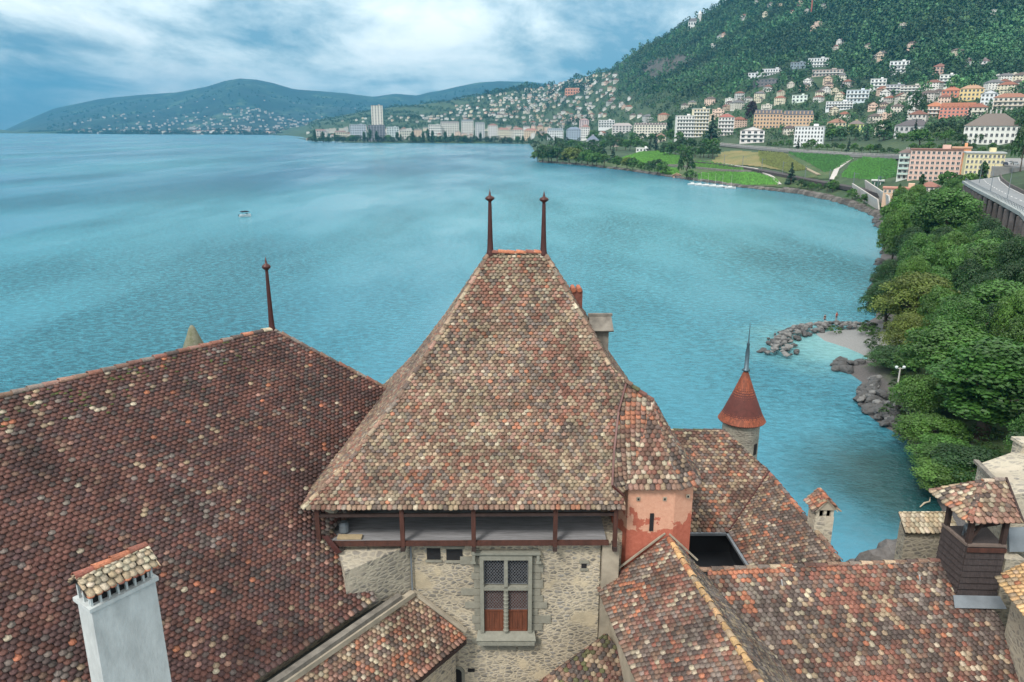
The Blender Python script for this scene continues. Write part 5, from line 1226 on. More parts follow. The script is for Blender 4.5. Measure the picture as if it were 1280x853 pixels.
# white castle on the sky line
P = on_terr(866, 38)
cw = block(860, 872, 38, 28, 2, (.66, .66, .64), 'hip', (.12, .11, .11), 'small white castle on the crest of the wooded hill', 'castle', cols=4, roofh=9)
g = MB(); s_ = P.y / FPX; g.lathe((0, 0, 0), [(2.2 * s_, 0), (2.2 * s_, 17 * s_), (2.5 * s_, 17 * s_), (.05, 22 * s_)], 8, col=(.62, .62, .6)); me = mesh_np('corner_tower', np.array(g.v), g.f, np.array(g.c)); q = add_mesh('corner_tower', me, M_tint, cw); q.location = (7 * s_, -3, 0)

# ---- ordinary houses scattered through town, largest (nearest) ones as individuals
rgH = random.Random(11)
def town_density(x, y):
    if x < 385 or x > 1279: return 0
    top = np.interp(x, [385, 460, 560, 612, 700, 763, 800, 880, 940, 1000, 1060, 1130, 1200, 1280], [158, 148, 136, 124, 101, 92, 132, 130, 118, 108, 100, 105, 104, 100])
    bot = np.interp(x, [385, 500, 680, 720, 770, 840, 880, 940, 1000, 1060, 1130, 1200, 1280], [175, 176, 177, 178, 176, 172, 172, 170, 174, 176, 172, 150, 145])
    if y < top or y > bot: return 0
    d = .95 if x < 740 else .50
    if 770 < x < 850 and y < 150: d = .28
    if 380 < x < 612: d *= float(np.interp(y, [top, top + 12, bot], [.35, .75, 1]))
    if 612 < x < 740: d *= .85
    if x > 940 and y < 112: d *= .6
    return d
cand = []
y = 92.
while y < 178:
    x = 386.
    stepx = None
    while x < 1280:
        d, yy = prof(x); D = math.exp(float(np.interp(-y, -yy, np.log(d)))); px = 14 * FPX / D
        if rgH.random() < town_density(x, y) * (.85 if x < 740 else .62): cand.append((D, x + rgH.uniform(-2, 2), y + rgH.uniform(-1.2, 1.2)))
        x += px * (1.0 if x < 740 else 1.15)
    y += max(1.8, 5.0 * (y - 80) / 100 + 1.0)
for (x, y) in [(905, 45), (899, 48), (1022, 38), (1016, 42), (1050, 58), (1043, 66), (1129, 36), (1242, 18), (962, 10), (975, 14), (1000, 12), (1008, 20), (1030, 14), (990, 22), (956, 24), (930, 26), (946, 6), (1018, 4), (1096, 78), (1102, 74), (1196, 70), (1140, 60), (1126, 86), (1150, 118), (890, 60), (1086, 62), (1160, 128), (1268, 98), (1256, 104)]:
    P = on_terr(x, y); cand.append((P.y, x, y))
ok = []
for D, x, y in sorted(cand):
    if any(abs(x - a) < hw + 5 and b - hh - 3 < y < b + 4 for a, b, hw, hh in OCC): continue
    if any(abs(x - a) < 13 * FPX / D * .8 and abs(y - b) < 4.5 * FPX / D * .8 + .6 for _, a, b in ok[-400:]): continue
    ok.append((D, x, y))
protoH = {}
def hproto(wi, ri, shp):
    k = (wi, ri, shp)
    if k not in protoH:
        mb = MB(); rr = random.Random(hash(k) % 9999); w, d, h, roof, rows = [(13, 11, 7, 'hip', 2), (12, 13, 7.5, 'gable', 3), (18, 12, 10, 'hip', 4), (15, 11, 8.5, 'flat', 3)][shp]
        house_mb(mb, w, d, h, roof, WALLC[wi], ROOFC[ri], rr, rows)
        me = mesh_np('house', np.array(mb.v), mb.f, np.array(mb.c), mb.m); me.materials.append(M_tint); me.materials.append(M_win); protoH[k] = me
    return protoH[k]
NIND = 235
shn = ['hip roofed', 'gabled', 'tall hip roofed', 'flat roofed']
def zone(x, y):
    if x > 1090: return 'on the hillside above the manor' if y < 130 else 'near the white manor house'
    if x > 920: return 'in woods above the orange hotel' if y < 112 else 'round the orange hotel'
    if x > 740: return 'at the foot of wooded hill'
    return 'in the far lake town' if y > 140 else 'on the far town upper slope'
stuffH = MB()
for n_, (D, x, y) in enumerate(ok):
    P = on_terr(x, y); OCC.append((x, y, 6.5 * FPX / D, 9 * FPX / D)); wi = rgH.choices(range(7), [5, 7, 3, 2, 3, 2, 1])[0]; ri = rgH.choices(range(5), [4, 3, 2, 2, 3])[0]; shp = rgH.choices(range(4), [5, 4, 3, 2])[0]
    s = rgH.uniform(.75, 1.12) * (1.0 if D < 1500 else .9); az = math.atan2(P.x, P.y); rz = -az + R(rgH.uniform(-35, 35))
    if n_ < NIND:
        o = bpy.data.objects.new('house', hproto(wi, ri, shp)); COL.objects.link(o); o.location = P; o.rotation_euler = (0, 0, rz); o.scale = (s, s, s)
        tag(o, f"{WALLN[wi]} {shn[shp]} house with {ROOFN[ri]} roof {zone(x, y)}", 'house', f"{WALLN[wi]} {shn[shp]} houses with {ROOFN[ri]} roofs {zone(x, y)}")
    else:
        M = Matrix.Translation(P) @ Matrix.Rotation(rz, 4, 'Z') @ Matrix.Scale(s, 4); w, d, h, roof, rows = [(13, 11, 7, 'hip', 2), (12, 13, 7.5, 'gable', 3), (18, 12, 10, 'hip', 4), (15, 11, 8.5, 'flat', 3)][shp]
        house_mb(stuffH, w, d, h, roof, WALLC[wi], ROOFC[ri], rgH, rows, M, detail=D < 2600)
for k in range(520):       # specks of villages on the far hills
    x = rgH.gauss(300, 75) if k < 300 else rgH.uniform(90, 600); t = abs(rgH.gauss(.34, .17)) if k < 300 else rgH.uniform(.02, .55)
    if x < 60 or x > 660 or t > .9: continue
    p = far_pt(x, t); M = Matrix.Translation(Vector(p) + Vector((rgH.uniform(-20, 20), rgH.uniform(-60, 60), 1))) @ Matrix.Scale(rgH.uniform(.7, 1.35), 4)
    house_mb(stuffH, 14, 11, 8, 'hip', (.50, .48, .45), (.15, .09, .07), rgH, 1, M, detail=False)
for k in range(230):       # low lake shore town on the far side
    x = rgH.uniform(70, 400) ** 1.0; 
    if rgH.random() > (x - 40) / 330: continue
    p = far_pt(x, rgH.choice((.03, .05, .07, .1))); M = Matrix.Translation(Vector(p) + Vector((rgH.uniform(-12, 12), rgH.uniform(-40, 40), 0))) @ Matrix.Scale(rgH.uniform(1.0, 1.8), 4)
    house_mb(stuffH, 17, 12, 9, rgH.choice(('hip', 'flat')), rgH.choice(WALLC), rgH.choice(ROOFC), rgH, 1, M, detail=False)
tag(stuffH.build('distant_houses', [M_tint, M_win]), 'mass of tiny pale houses in the far lakeside towns', 'houses', kind='stuff')
print('houses', len(ok), 'individual', min(len(ok), NIND))
# ================================================================ VINEYARDS AND MEADOWS on the slope
def inpoly(x, y, poly):
    c = False; n = len(poly)
    for i in range(n):
        (x1, y1), (x2, y2) = poly[i], poly[(i + 1) % n]
        if (y1 > y) != (y2 > y) and x < (x2 - x1) * (y - y1) / (y2 - y1) + x1: c = not c
    return c
M_vine = mat_tint('vine leaves', .8, .6, .8, 1.2, bump=0)
M_dry = mk_ground('dry grass bank', [(.35, (.08, .105, .03)), (.5, (.16, .15, .05)), (.62, (.22, .165, .065))], .05, .6)
M_grass = mk_ground('meadow grass', [(.35, (.03, .055, .018)), (.5, (.045, .085, .024)), (.62, (.09, .11, .04))], .06, .8)
def sheet(name, poly, m, lift, n=26, label=None, kind='structure'):
    x0, x1 = min(p[0] for p in poly), max(p[0] for p in poly); y0, y1 = min(p[1] for p in poly), max(p[1] for p in poly)
    mb = MB(); sx_ = (x1 - x0) / n; sy_ = (y1 - y0) / n
    for i in range(n):
        for j in range(n):
            if inpoly(x0 + sx_ * (i + .5), y0 + sy_ * (j + .5), poly):
                q = [on_terr(x0 + sx_ * (i + a), y0 + sy_ * (j + b)) + Vector((0, 0, lift)) for a, b in ((0, 1), (1, 1), (1, 0), (0, 0))]; mb.add(q, [(0, 1, 2, 3)])
    if not mb.f: return
    o = mb.build(name, m); tag(o, kind='structure'); return o
def vineyard(poly, label, col=(.07, .19, .03), step=4.4, tilt=0.):
    x0, x1 = min(p[0] for p in poly), max(p[0] for p in poly); y0, y1 = min(p[1] for p in poly), max(p[1] for p in poly)
    mb = MB(); Dn = on_terr((x0 + x1) / 2, y1).y; Df = on_terr((x0 + x1) / 2, y0).y
    ddy = (y1 - y0) / max(4, int(abs(Df - Dn) / step)); yy = y0 - abs(tilt) * (x1 - x0)
    while yy < y1 + abs(tilt) * (x1 - x0):
        x = x0; prev = None
        while x <= x1:
            y_ = yy + tilt * (x - x0) + .15 * math.sin(x * .11)
            if inpoly(x, y_, poly):
                P = on_terr(x, y_); h = random.uniform(1.1, 1.9); w = .6
                if prev is not None:
                    a, ha = prev; c = tuple(np.array(col) * random.uniform(.7, 1.25))
                    mb.add([a + Vector((0, -w, -.2)), P + Vector((0, -w, -.2)), P + Vector((0, -w * .7, h)), a + Vector((0, -w * .7, ha)), a + Vector((0, w, ha * .8)), P + Vector((0, w, h * .8))], [(0, 1, 2, 3), (3, 2, 5, 4)], c)
                prev = (P, h)
            else: prev = None
            x += 1.6
        yy += ddy
    if not mb.f: return
    tag(mb.build('vineyard', M_vine), label, 'vineyard', kind='stuff')
sheet('meadow', [(740, 206), (800, 195), (900, 200), (960, 220), (1010, 226), (1010, 236), (930, 232), (860, 224), (790, 217)], M_grass, .35, 34)
sheet('dry_bank', [(886, 205), (904, 190), (920, 189), (985, 194), (980, 214), (940, 208)], M_dry, .5, 26)
sheet('grass_slope', [(984, 193), (1048, 196), (1046, 226), (1000, 222), (962, 210)], M_grass, .45, 24)
vineyard([(768, 201), (800, 191), (822, 190), (852, 196), (858, 200), (845, 206), (800, 206)], 'rounded bright green vineyard left of the dark cedar', (.10, .26, .03))
vineyard([(868, 202), (890, 204), (930, 211), (930, 215), (880, 212), (865, 208)], 'narrow strip of vines right of the dark cedar', (.08, .20, .03))
vineyard([(872, 218), (900, 216), (945, 217), (972, 226), (975, 233), (925, 232), (872, 227)], 'green vineyard terrace just above the moored boats', (.09, .25, .035))
vineyard([(820, 210), (850, 211), (850, 220), (826, 220)], 'small green vineyard patch left of the cedar foot', (.10, .26, .035))
vineyard([(984, 192), (1060, 196), (1066, 200), (1044, 214), (1030, 217), (1010, 205)], 'vineyard between the dry bank and the stone path', (.055, .17, .035), tilt=.08)
vineyard([(1062, 206), (1078, 198), (1120, 200), (1122, 221), (1100, 226), (1050, 222)], 'vineyard between the stone path and the pink apartments', (.07, .21, .035), tilt=.02)
vineyard([(946, 190), (980, 193), (1010, 214), (985, 216), (950, 205)], 'yellowing young vines on the dry slope', (.17, .20, .05), step=3.2, tilt=.3)
# ================================================================ LAKE ROAD, RAILWAY, WALLS on the slope
M_wallg = mat('grey retaining masonry', (.24, .22, .20), .9, .5, .5, bump=.5, bdist=.1); M_asph = mat('asphalt', (.24, .24, .235), .9, .25, .3)
M_rail = mat('railway ballast', (.06, .05, .05), .95, .4, .8); M_pale = mat('pale concrete', (.48, .45, .42), .85, .25, .6)
def ribbon(name, pts, width, lift, m, label=None, cat=None, th=.4, kind=None, sub=14):
    P = []
    for (x0, y0), (x1, y1) in zip(pts[:-1], pts[1:]):
        for k in range(sub): t = k / sub; P.append(on_terr(x0 + (x1 - x0) * t, y0 + (y1 - y0) * t))
    P.append(on_terr(*pts[-1])); mb = MB()
    for i_, (a, b) in enumerate(zip(P[:-1], P[1:])):
        d = (b - a); d.z = 0; d.normalize(); n = Vector((-d.y, d.x, 0)) * width / 2; u = Vector((0, 0, lift)); dn = Vector((0, 0, th + 1.5))
        mb.add([a - n + u, b - n + u, b + n + u, a + n + u, a - n + u - dn, b - n + u - dn, b + n + u - dn, a + n + u - dn], [(0, 1, 2, 3), (4, 5, 1, 0), (6, 7, 3, 2)])
    o = mb.build(name, m); tag(o, label, cat, kind=kind); return o
rwp = [(888, 181), (915, 183.5), (960, 188), (1000, 191.5), (1050, 195), (1095, 197.5), (1135, 199)]
ribbon('lake_road', rwp, 9, 1.8, M_asph, kind='structure')
P = [on_terr(*p) for p in rwp]; mb = MB()
for a, b in zip(P[:-1], P[1:]):
    n = max(2, int((b - a).length / 5)); mb.mi = 0
    a2, b2 = a + Vector((0, -5.0, 2.7)), b + Vector((0, -5.0, 2.7)); mb.add([a2 - Vector((0, 0, 8)), b2 - Vector((0, 0, 8)), b2, a2, a2 + Vector((0, .5, 0)), b2 + Vector((0, .5, 0))], [(0, 1, 2, 3), (3, 2, 5, 4)])
    for k in range(n): q = a2.lerp(b2, k / n); mb.box((q.x, q.y - .25, q.z - 3.6), (.7, .6, 7)); 
    mb.bar(a2 + Vector((0, -.1, .05)), b2 + Vector((0, -.1, .05)), .7, .35)
tag(mb.build('retaining_wall', mat('pale road masonry', (.46, .45, .42), .9, .4, .5, bump=.3)), 'long grey retaining wall with pilasters carrying the lake road above the vineyards', 'wall')
ribbon('railway', [(868, 203), (900, 206), (940, 212), (985, 220), (1030, 229), (1075, 237), (1120, 247)], 8, .9, M_rail, kind='structure')
ribbon('stone_path', [(1040, 226), (1046, 212), (1064, 199)], 3.0, .8, M_pale, kind='structure'); ribbon('farm_path', [(955, 191), (990, 203), (1024, 220)], 2.5, .8, mat('sandy path', (.30, .25, .17), .95, .3, 1), kind='structure')
ribbon('shore_path', [(905, 206), (945, 212), (965, 222), (975, 232)], 2.2, .8, M_pale, kind='structure'); ribbon('terrace_wall', [(820, 206), (860, 210), (900, 214), (940, 216)], 1.2, 1.6, M_wallg, 'low stone terrace wall between the vine terraces', 'wall')
for n_, (x, y) in enumerate(((905, 206), (928, 209), (952, 213), (978, 218), (1006, 224), (1036, 230), (1066, 235), (1096, 241))):
    p = on_terr(x, y); g = MB(); g.bar(p, p + Vector((0, 0, 8.5)), .28, .28); g.bar(p + Vector((0, 0, 7.6)), p + Vector((2.6, -.6, 7.6)), .14, .14)
    tag(g.build('catenary_pole', M_lead, None), 'grey railway mast beside the track under the lake road', 'mast', 'railway masts along the track')
# little station buildings
block(1106, 1150, 243, 237, 1, (.60, .42, .30), 'flat', (.42, .2, .15), 'low orange and pale station building beside the track', 'station building', depth=7, cols=9)
block(1090, 1103, 233, 227, 1, (.03, .09, .06), 'flat', (.5, .52, .5), 'dark green container with pale top beside the track', 'container', depth=5, cols=2, wfrac=.05)
block(1150, 1172, 240, 234, 1, (.70, .62, .56), 'hip', (.28, .13, .1), 'low pale station annex with red brown roof', 'station building', depth=7, cols=4)
block(841, 851, 223, 219.5, 1, (.45, .28, .2), 'gable', (.32, .17, .12), 'tiny boathouse with tent like roof at the cedar foot', 'boathouse', depth=6, cols=1)
# pale concrete shore wall below the railway
g = MB()
for (x, y, x2, y2) in ((1066, 240, 1098, 262), (1082, 236, 1112, 258)):
    a, b = on_terr(x, y), on_terr(x2, y2); g.slab([a + Vector((0, -2, -2)), b + Vector((0, -3, -3)), b + Vector((0, 1, 4.5)), a + Vector((0, 1, 4.5))], .6)
tag(g.build('shore_wall', M_pale), 'pale sloping concrete wall between railway and rocky shore', 'wall')

# ================================================================ NEAR BANK
SHP = [(1215, 760), (1195, 705), (1176, 655), (1165, 615), (1152, 575), (1136, 552), (1112, 540), (1082, 522), (1068, 500), (1078, 478), (1060, 466), (1046, 456), (1072, 452), (1088, 448), (1060, 438), (1030, 426), (1015, 416), (1060, 410), (1088, 402), (1094, 386), (1086, 370), (1098, 352), (1100, 330), (1102, 305), (1100, 288), (1092, 272), (1076, 263), (1050, 254)]
SHW = np.array([[pz(x, y, 0).x, pz(x, y, 0).y] for x, y in SHP])
def shore_d(X, Y):
    """signed distance to the shore line, positive on land"""
    P = np.stack([X, Y], -1); A = SHW[:-1]; B = SHW[1:]; best = np.full(X.shape, 1e9)
    for a, b in zip(A, B):
        ab = b - a; t = np.clip(((P - a) @ ab) / (ab @ ab), 0, 1); q = a + t[..., None] * ab; best = np.minimum(best, np.linalg.norm(P - q, axis=-1))
    poly = np.vstack([SHW, [[400, 420]], [[400, 20]], [[30, 20]]]); c = np.zeros(X.shape, bool); n = len(poly)
    for i_ in range(n):
        (x1, y1), (x2, y2) = poly[i_], poly[(i_ + 1) % n]
        if y1 == y2: continue
        c ^= ((y1 > Y) != (y2 > Y)) & (X < (x2 - x1) * (Y - y1) / (y2 - y1) + x1)
    return np.where(c, best, -best)
def bank_h(d, Y):
    far = np.clip((Y - 200) / 120, 0, 1)
    return np.interp(d, [-30, -6, 0, 3, 8, 20, 45, 80, 130, 250], [-3, -1.2, -.05, .5, 1.6, 4, 8, 12, 17, 26])
gx = np.arange(28, 300, 2.2); gy = np.arange(32, 345, 2.2); GX, GY = np.meshgrid(gx, gy); SD = shore_d(GX, GY); GZ = bank_h(SD, GY)
nzv = np.array([mnoise.fractal(Vector((a / 9, b / 9, 0)), 1, 2, 3) for a, b in zip(GX.ravel(), GY.ravel())]).reshape(GX.shape); GZ = GZ + nzv * np.clip(SD / 12, 0, 1) * .9 + nzv * .12
V = np.stack([GX, GY, GZ], -1).reshape(-1, 3); nY, nX = GX.shape; i = np.arange(nY - 1)[:, None] * nX + np.arange(nX - 1)[None, :]
F = np.stack([i, i + 1, i + nX + 1, i + nX], -1).reshape(-1, 4); keep = SD.ravel()[F].max(1) > -14; F = F[keep]
def mk_bank():
    m, N, L, P = nodes('bank soil gravel and grass'); P.inputs['Roughness'].default_value = .95; v = geo_vec(N, L)
    s = N.new('ShaderNodeSeparateXYZ'); L.new(v, s.inputs[0]); a = N_noise(N, L, .5, 6, .7, v); b = N_noise(N, L, 5, 4, .7, v)
    gv = N_ramp(N, L, b.outputs['Fac'], [(.3, (.05, .048, .05)), (.7, (.13, .12, .115))]).outputs[0]
    gr = N_ramp(N, L, a.outputs['Fac'], [(.35, (.02, .04, .012)), (.65, (.06, .10, .03))]).outputs[0]
    ad = N.new('ShaderNodeMath'); ad.operation = 'MULTIPLY_ADD'; L.new(a.outputs['Fac'], ad.inputs[0]); ad.inputs[1].default_value = 1.2; L.new(s.outputs[2], ad.inputs[2])
    mr = N.new('ShaderNodeMapRange'); L.new(ad.outputs[0], mr.inputs[0]); mr.inputs[1].default_value = 1.2; mr.inputs[2].default_value = 2.0
    c = N_mix(N, L, mr.outputs[0], gv, gr).outputs[0]
    # pale sand of the little beach behind the breakwater
    ds = N.new('ShaderNodeVectorMath'); ds.operation = 'DISTANCE'; L.new(v, ds.inputs[0]); ds.inputs[1].default_value = pz(1062, 424, 0)
    m2 = N.new('ShaderNodeMapRange'); L.new(ds.outputs['Value'], m2.inputs[0]); m2.inputs[1].default_value = 9; m2.inputs[2].default_value = 15; m2.inputs[3].default_value = 1; m2.inputs[4].default_value = 0
    sd2 = N_ramp(N, L, b.outputs['Fac'], [(.3, (.16, .165, .165)), (.7, (.24, .245, .24))]).outputs[0]
    c = N_mix(N, L, m2.outputs[0], c, sd2).outputs[0]
    L.new(c, P.inputs['Base Color']); L.new(N_bump(N, L, b.outputs['Fac'], .6, .1).outputs[0], P.inputs['Normal']); return m
o = add_mesh('shore_bank', mesh_np('shore_bank', V, F, None, None, True), mk_bank()); tag(o, kind='structure')
def bank_z(X, Y): return float(bank_h(shore_d(np.array([X]), np.array([Y])), np.array([Y]))[0])

# ---- viaduct road at the right
M_via = mat('viaduct concrete', (.30, .33, .33), .85, .3, .6); M_viaw = mat('viaduct masonry', (.13, .11, .105), .95, .5, .35, bump=.8, bdist=.15)
zR = 19.0
def rz_(x, y, z=zR): return pz(x, y, z)
outer = [pz(1330, 318, zR), pz(1280, 266, zR), pz(1250, 250, zR), pz(1230, 240, zR), pz(1213, 231, zR), pz(1206, 226.5, zR)]
inner = [pz(1420, 300, zR), pz(1330, 260, zR), pz(1280, 243, zR), pz(1262, 234, zR), pz(1252, 226, zR), pz(1250, 221, zR)]
via = empty('road_viaduct', tuple(outer[2] - Vector((0, 0, 12))), 'curving road viaduct with railing and arched masonry at the right edge', 'viaduct')
g = MB()
for k in range(5): g.add([outer[k], inner[k], inner[k + 1], outer[k + 1]], [(0, 1, 2, 3)])
g.build('carriageway', mat('pale grey asphalt', (.20, .215, .225), .9, .2, .3), via)
g = MB()
for a, b in zip(outer[:-1], outer[1:]): g.bar(a + Vector((0, 0, -.35)), b + Vector((0, 0, -.35)), 1.6, .9); 
g.build('deck_edge', M_via, via)
g = MB()
for a, b in zip(outer[:-1], outer[1:]):
    n = int((b - a).length / 2.2)
    for k in range(n): q = a.lerp(b, k / n); g.bar(q, q + Vector((0, 0, 1.1)), .09, .09)
    g.bar(a + Vector((0, 0, 1.1)), b + Vector((0, 0, 1.1)), .1, .1); g.bar(a + Vector((0, 0, .6)), b + Vector((0, 0, .6)), .06, .06)
g.build('railing', M_lead, via)
g = MB(); run = [o_ + Vector((1.0, 0.8, 0)) for o_ in outer]
for a, b in zip(run[:-1], run[1:]):
    L_ = (b - a).length; n = max(1, round(L_ / 9))
    for k in range(n):
        p, q = a.lerp(b, k / n), a.lerp(b, (k + 1) / n); d = (q - p).normalized(); wd = (q - p).length; out = Vector((-1, -.3, 0)).normalized()
        g.mi = 0; g.bar(p + out * .5 + Vector((0, 0, -1)), p + out * .5 + Vector((0, 0, -17)), 2.0, 2.0, up=(1, 0, 0))
        # arch spandrel between piers, opening recessed
        K = 8; r_ = wd * .36; zc = -4.6; c = p.lerp(q, .5)
        for j in range(K):
            a0, a1 = PI * j / K, PI * (j + 1) / K
            x0_, z0_ = -r_ * math.cos(a0), r_ * math.sin(a0); x1_, z1_ = -r_ * math.cos(a1), r_ * math.sin(a1)
            g.add([c + d * x0_ + Vector((0, 0, zc + z0_)), c + d * x1_ + Vector((0, 0, zc + z1_)), c + d * x1_ + Vector((0, 0, -.5)), c + d * x0_ + Vector((0, 0, -.5))], [(0, 1, 2, 3)])
        for s0, s1 in ((-wd / 2, -r_), (r_, wd / 2)): g.add([c + d * s0 + Vector((0, 0, -17)), c + d * s1 + Vector((0, 0, -17)), c + d * s1 + Vector((0, 0, -.5)), c + d * s0 + Vector((0, 0, -.5))], [(0, 1, 2, 3)])
        rec = Vector((1.6, .5, 0)); g.add([p + rec + Vector((0, 0, -17)), q + rec + Vector((0, 0, -17)), q + rec + Vector((0, 0, -.5)), p + rec + Vector((0, 0, -.5))], [(0, 1, 2, 3)])
g.build('arched_wall', M_viaw, via)
g = MB()
for k in range(5):
    a, b = outer[k].lerp(inner[k], .5), outer[k + 1].lerp(inner[k + 1], .5)
    n = max(1, int((b - a).length / 6))
    for j in range(n): p, q = a.lerp(b, j / n), a.lerp(b, (j + .5) / n); d = (q - p).normalized(); s = Vector((-d.y, d.x, 0)) * .09; u = Vector((0, 0, .006)); g.add([p - s + u, q - s + u, q + s + u, p + s + u], [(3, 2, 1, 0)])
    for f in (.06, .94):
        p, q = outer[k].lerp(inner[k], f), outer[k + 1].lerp(inner[k + 1], f); d = (q - p).normalized(); s = Vector((-d.y, d.x, 0)) * .08; g.add([p - s + u, q - s + u, q + s + u, p + s + u], [(3, 2, 1, 0)])
g.build('lane_markings', mat('white road paint', (.75, .75, .72), .8, .1), via)
g = MB(); 
for a, b in zip(inner[:-1], inner[1:]): g.bar(a + Vector((0, 0, .5)), b + Vector((0, 0, .5)), .4, 1.1)
g.build('guard_wall', M_viaw, via)
def street_lamp(p, h, label, arm=(1.6, .5), group=None):
    o = empty('street_lamp', p, label, 'street lamp', group); g = MB(); g.tube([p - Vector((0, 0, .4)), p + Vector((0, 0, h))], [.12, .06], 8); g.tube([p + Vector((0, 0, h - .05)), p + Vector((arm[0], arm[1], h + .15))], .04, 6); g.build('pole', M_lead, o)
    g = MB(); g.box((p.x + arm[0], p.y + arm[1], p.z + h + .15), (.7, .3, .14)); g.build('lamp_head', M_lead, o); return o
for (x, y, l) in ((1238, 239, 'nearest slim lamp on the viaduct parapet above the round tree'), (1259, 249, 'slim street lamp on the viaduct edge at the far right'), (1224, 229, 'slim street lamp where the viaduct bends behind the trees')):
    street_lamp(pz(x, y, zR), 8.5, l)
# far road beyond the bend
road2 = [pz(1250, 221, zR), pz(1246, 214, 20), pz(1240, 208, 22)]
# cliff / big tree mass at the right edge
clf = add_mesh('roadside_cliff', lump(None, 9, 9, 4, .45, (.55, .9, 1.5)), mat('dark cliff', (.16, .13, .10), .95, .6, .3, bump=.8, bdist=.3), None, tuple(pt(1312, 205, 262) + Vector((0, 0, 2)))); tag(clf, 'dark brown rock cliff rising beside the viaduct at the right edge', 'cliff')
# ---- cars by the bend
def car_mesh():
    b = MB(); b.box((0, 0, .55), (4.2, 1.75, .62)); b.box((-.15, 0, 1.08), (2.3, 1.6, .5), taper=.8); m1 = mesh_np('body', np.array(b.v), b.f)
    gl = MB(); gl.box((-.15, 0, 1.09), (2.36, 1.45, .34), taper=.86); gl.box((-.15, 0, 1.09), (1.9, 1.64, .32), taper=.86); m2 = mesh_np('window', np.array(gl.v), gl.f); m2.materials.append(M_win)
    w = MB(); w.tube([(0, -.11, 0), (0, .11, 0)], .33, 12); m3 = mesh_np('wheel', np.array(w.v), w.f); m3.materials.append(M_black); return m1, m2, m3
CM = car_mesh()
for n_, (x, y, z, c, cn) in enumerate(((1262, 205, 23, (.7, .7, .72), 'white'), (1256, 206.5, 22.5, (.05, .06, .09), 'dark blue'), (1268, 206, 23, (.3, .32, .34), 'silver grey'), (1250, 203, 23, (.12, .02, .02), 'dark red'))):
    p = pz(x, y, z); o = empty('parked_car', p, f'{cn} car parked beyond the bend of the viaduct road', 'car', 'cars parked beyond the viaduct'); o.rotation_euler = (0, 0, R(60 + 8 * n_))
    cm = CM[0].copy(); cm.materials.append(mat(f'{cn} car paint', c, .3, .05)); q = bpy.data.objects.new('body', cm); COL.objects.link(q); q.parent = o
    q = bpy.data.objects.new('window', CM[1]); COL.objects.link(q); q.parent = o
    for a in (-1.3, 1.3):
        for b in (-.82, .82): q = bpy.data.objects.new('wheel', CM[2]); COL.objects.link(q); q.parent = o; q.location = (a, b, .33)
pp = [pz(1240, 209, 21.8), pz(1285, 209, 21.8), pz(1285, 198, 24), pz(1246, 198, 24)]
g = MB(); g.add(pp + [p - Vector((0, 0, 4)) for p in pp], [(0, 1, 2, 3), (4, 5, 1, 0)]); tag(g.build('parking_lot', M_asph), kind='structure')

# ================================================================ ROCKS
rockm = []
for k in range(7):
    me = lump(None, 1, 20 + k, 2, .34, (1, .8, .58), 'boulder'); me.materials.append(mat('grey boulder', (.20, .20, .195), .9, .5, 1.5, bump=.6, bdist=.05) if k < 4 else mat('dark wet boulder', (.085, .085, .085), .8, .5, 1.5, bump=.6, bdist=.05)); rockm.append(me)
rgR = random.Random(5)
def boulder(P, s, dark, label, group):
    o = bpy.data.objects.new('boulder', rockm[rgR.randrange(4, 7) if dark else rgR.randrange(0, 4)]); COL.objects.link(o); o.location = P; o.scale = (s * rgR.uniform(.8, 1.3), s * rgR.uniform(.8, 1.2), s * rgR.uniform(.8, 1.2)); o.rotation_euler = (rgR.uniform(-.3, .3), rgR.uniform(-.3, .3), rgR.uniform(0, 6.28)); tag(o, label, 'boulder', group)
arm = [(972, 447), (976, 436), (982, 424), (1000, 415), (1030, 411), (1060, 411), (1094, 413)]
for (x0, y0), (x1, y1) in zip(arm[:-1], arm[1:]):
    a, b = pz(x0, y0, 0), pz(x1, y1, 0); n = int((b - a).length / .17)
    for k in range(n):
        p = a.lerp(b, k / n); wv = 1.7 if x0 > 1020 else 2.2
        d = (b - a).normalized(); off = rgR.gauss(0, wv * .5); q = p + Vector((-d.y, d.x, 0)) * off
        boulder((q.x, q.y, .25 + max(0, 1.0 - abs(off) * .4)), rgR.uniform(.34, .70), rgR.random() < .3 or abs(off) > wv * .8, 'grey boulder in the curved breakwater with people on it', 'boulders of the curved breakwater')
for k in range(22):
    x = rgR.gauss(1058, 9); y = 460 + rgR.gauss(0, 2.5); p = pz(x, y, 0); boulder((p.x, p.y, .2 + rgR.random() * .7), rgR.uniform(.5, 1.1), True, 'dark boulder in the small heap inside the breakwater', 'boulders of the small heap')
for k in range(120):
    t = rgR.random(); x0 = np.interp(t, [0, .3, .6, 1], [1076, 1072, 1092, 1132]); y0 = np.interp(t, [0, .3, .6, 1], [490, 508, 528, 546]); p = pz(x0, y0, 0); q = Vector((.75, .65, 0)) * rgR.uniform(0, 5.5)
    p += q; boulder((p.x, p.y, .2 + q.length * .2 + rgR.random() * .4), rgR.uniform(.4, .95), rgR.random() < .8, 'dark boulder piled on the shore below the lamp post', 'boulders below the lamp post')
for k in range(48):
    t = rgR.random(); i0 = 19 + int(t * 7); i0 = min(i0, len(SHW) - 2); a, b = SHW[i0], SHW[i0 + 1]; f = rgR.random(); p = a + (b - a) * f
    boulder((p[0] + rgR.uniform(-.5, 2.5), p[1] + rgR.uniform(-1, 1), .2), rgR.uniform(.8, 1.9), True, 'dark rock along the wooded shore beyond the breakwater', 'rocks along the wooded shore')
rk = MB()
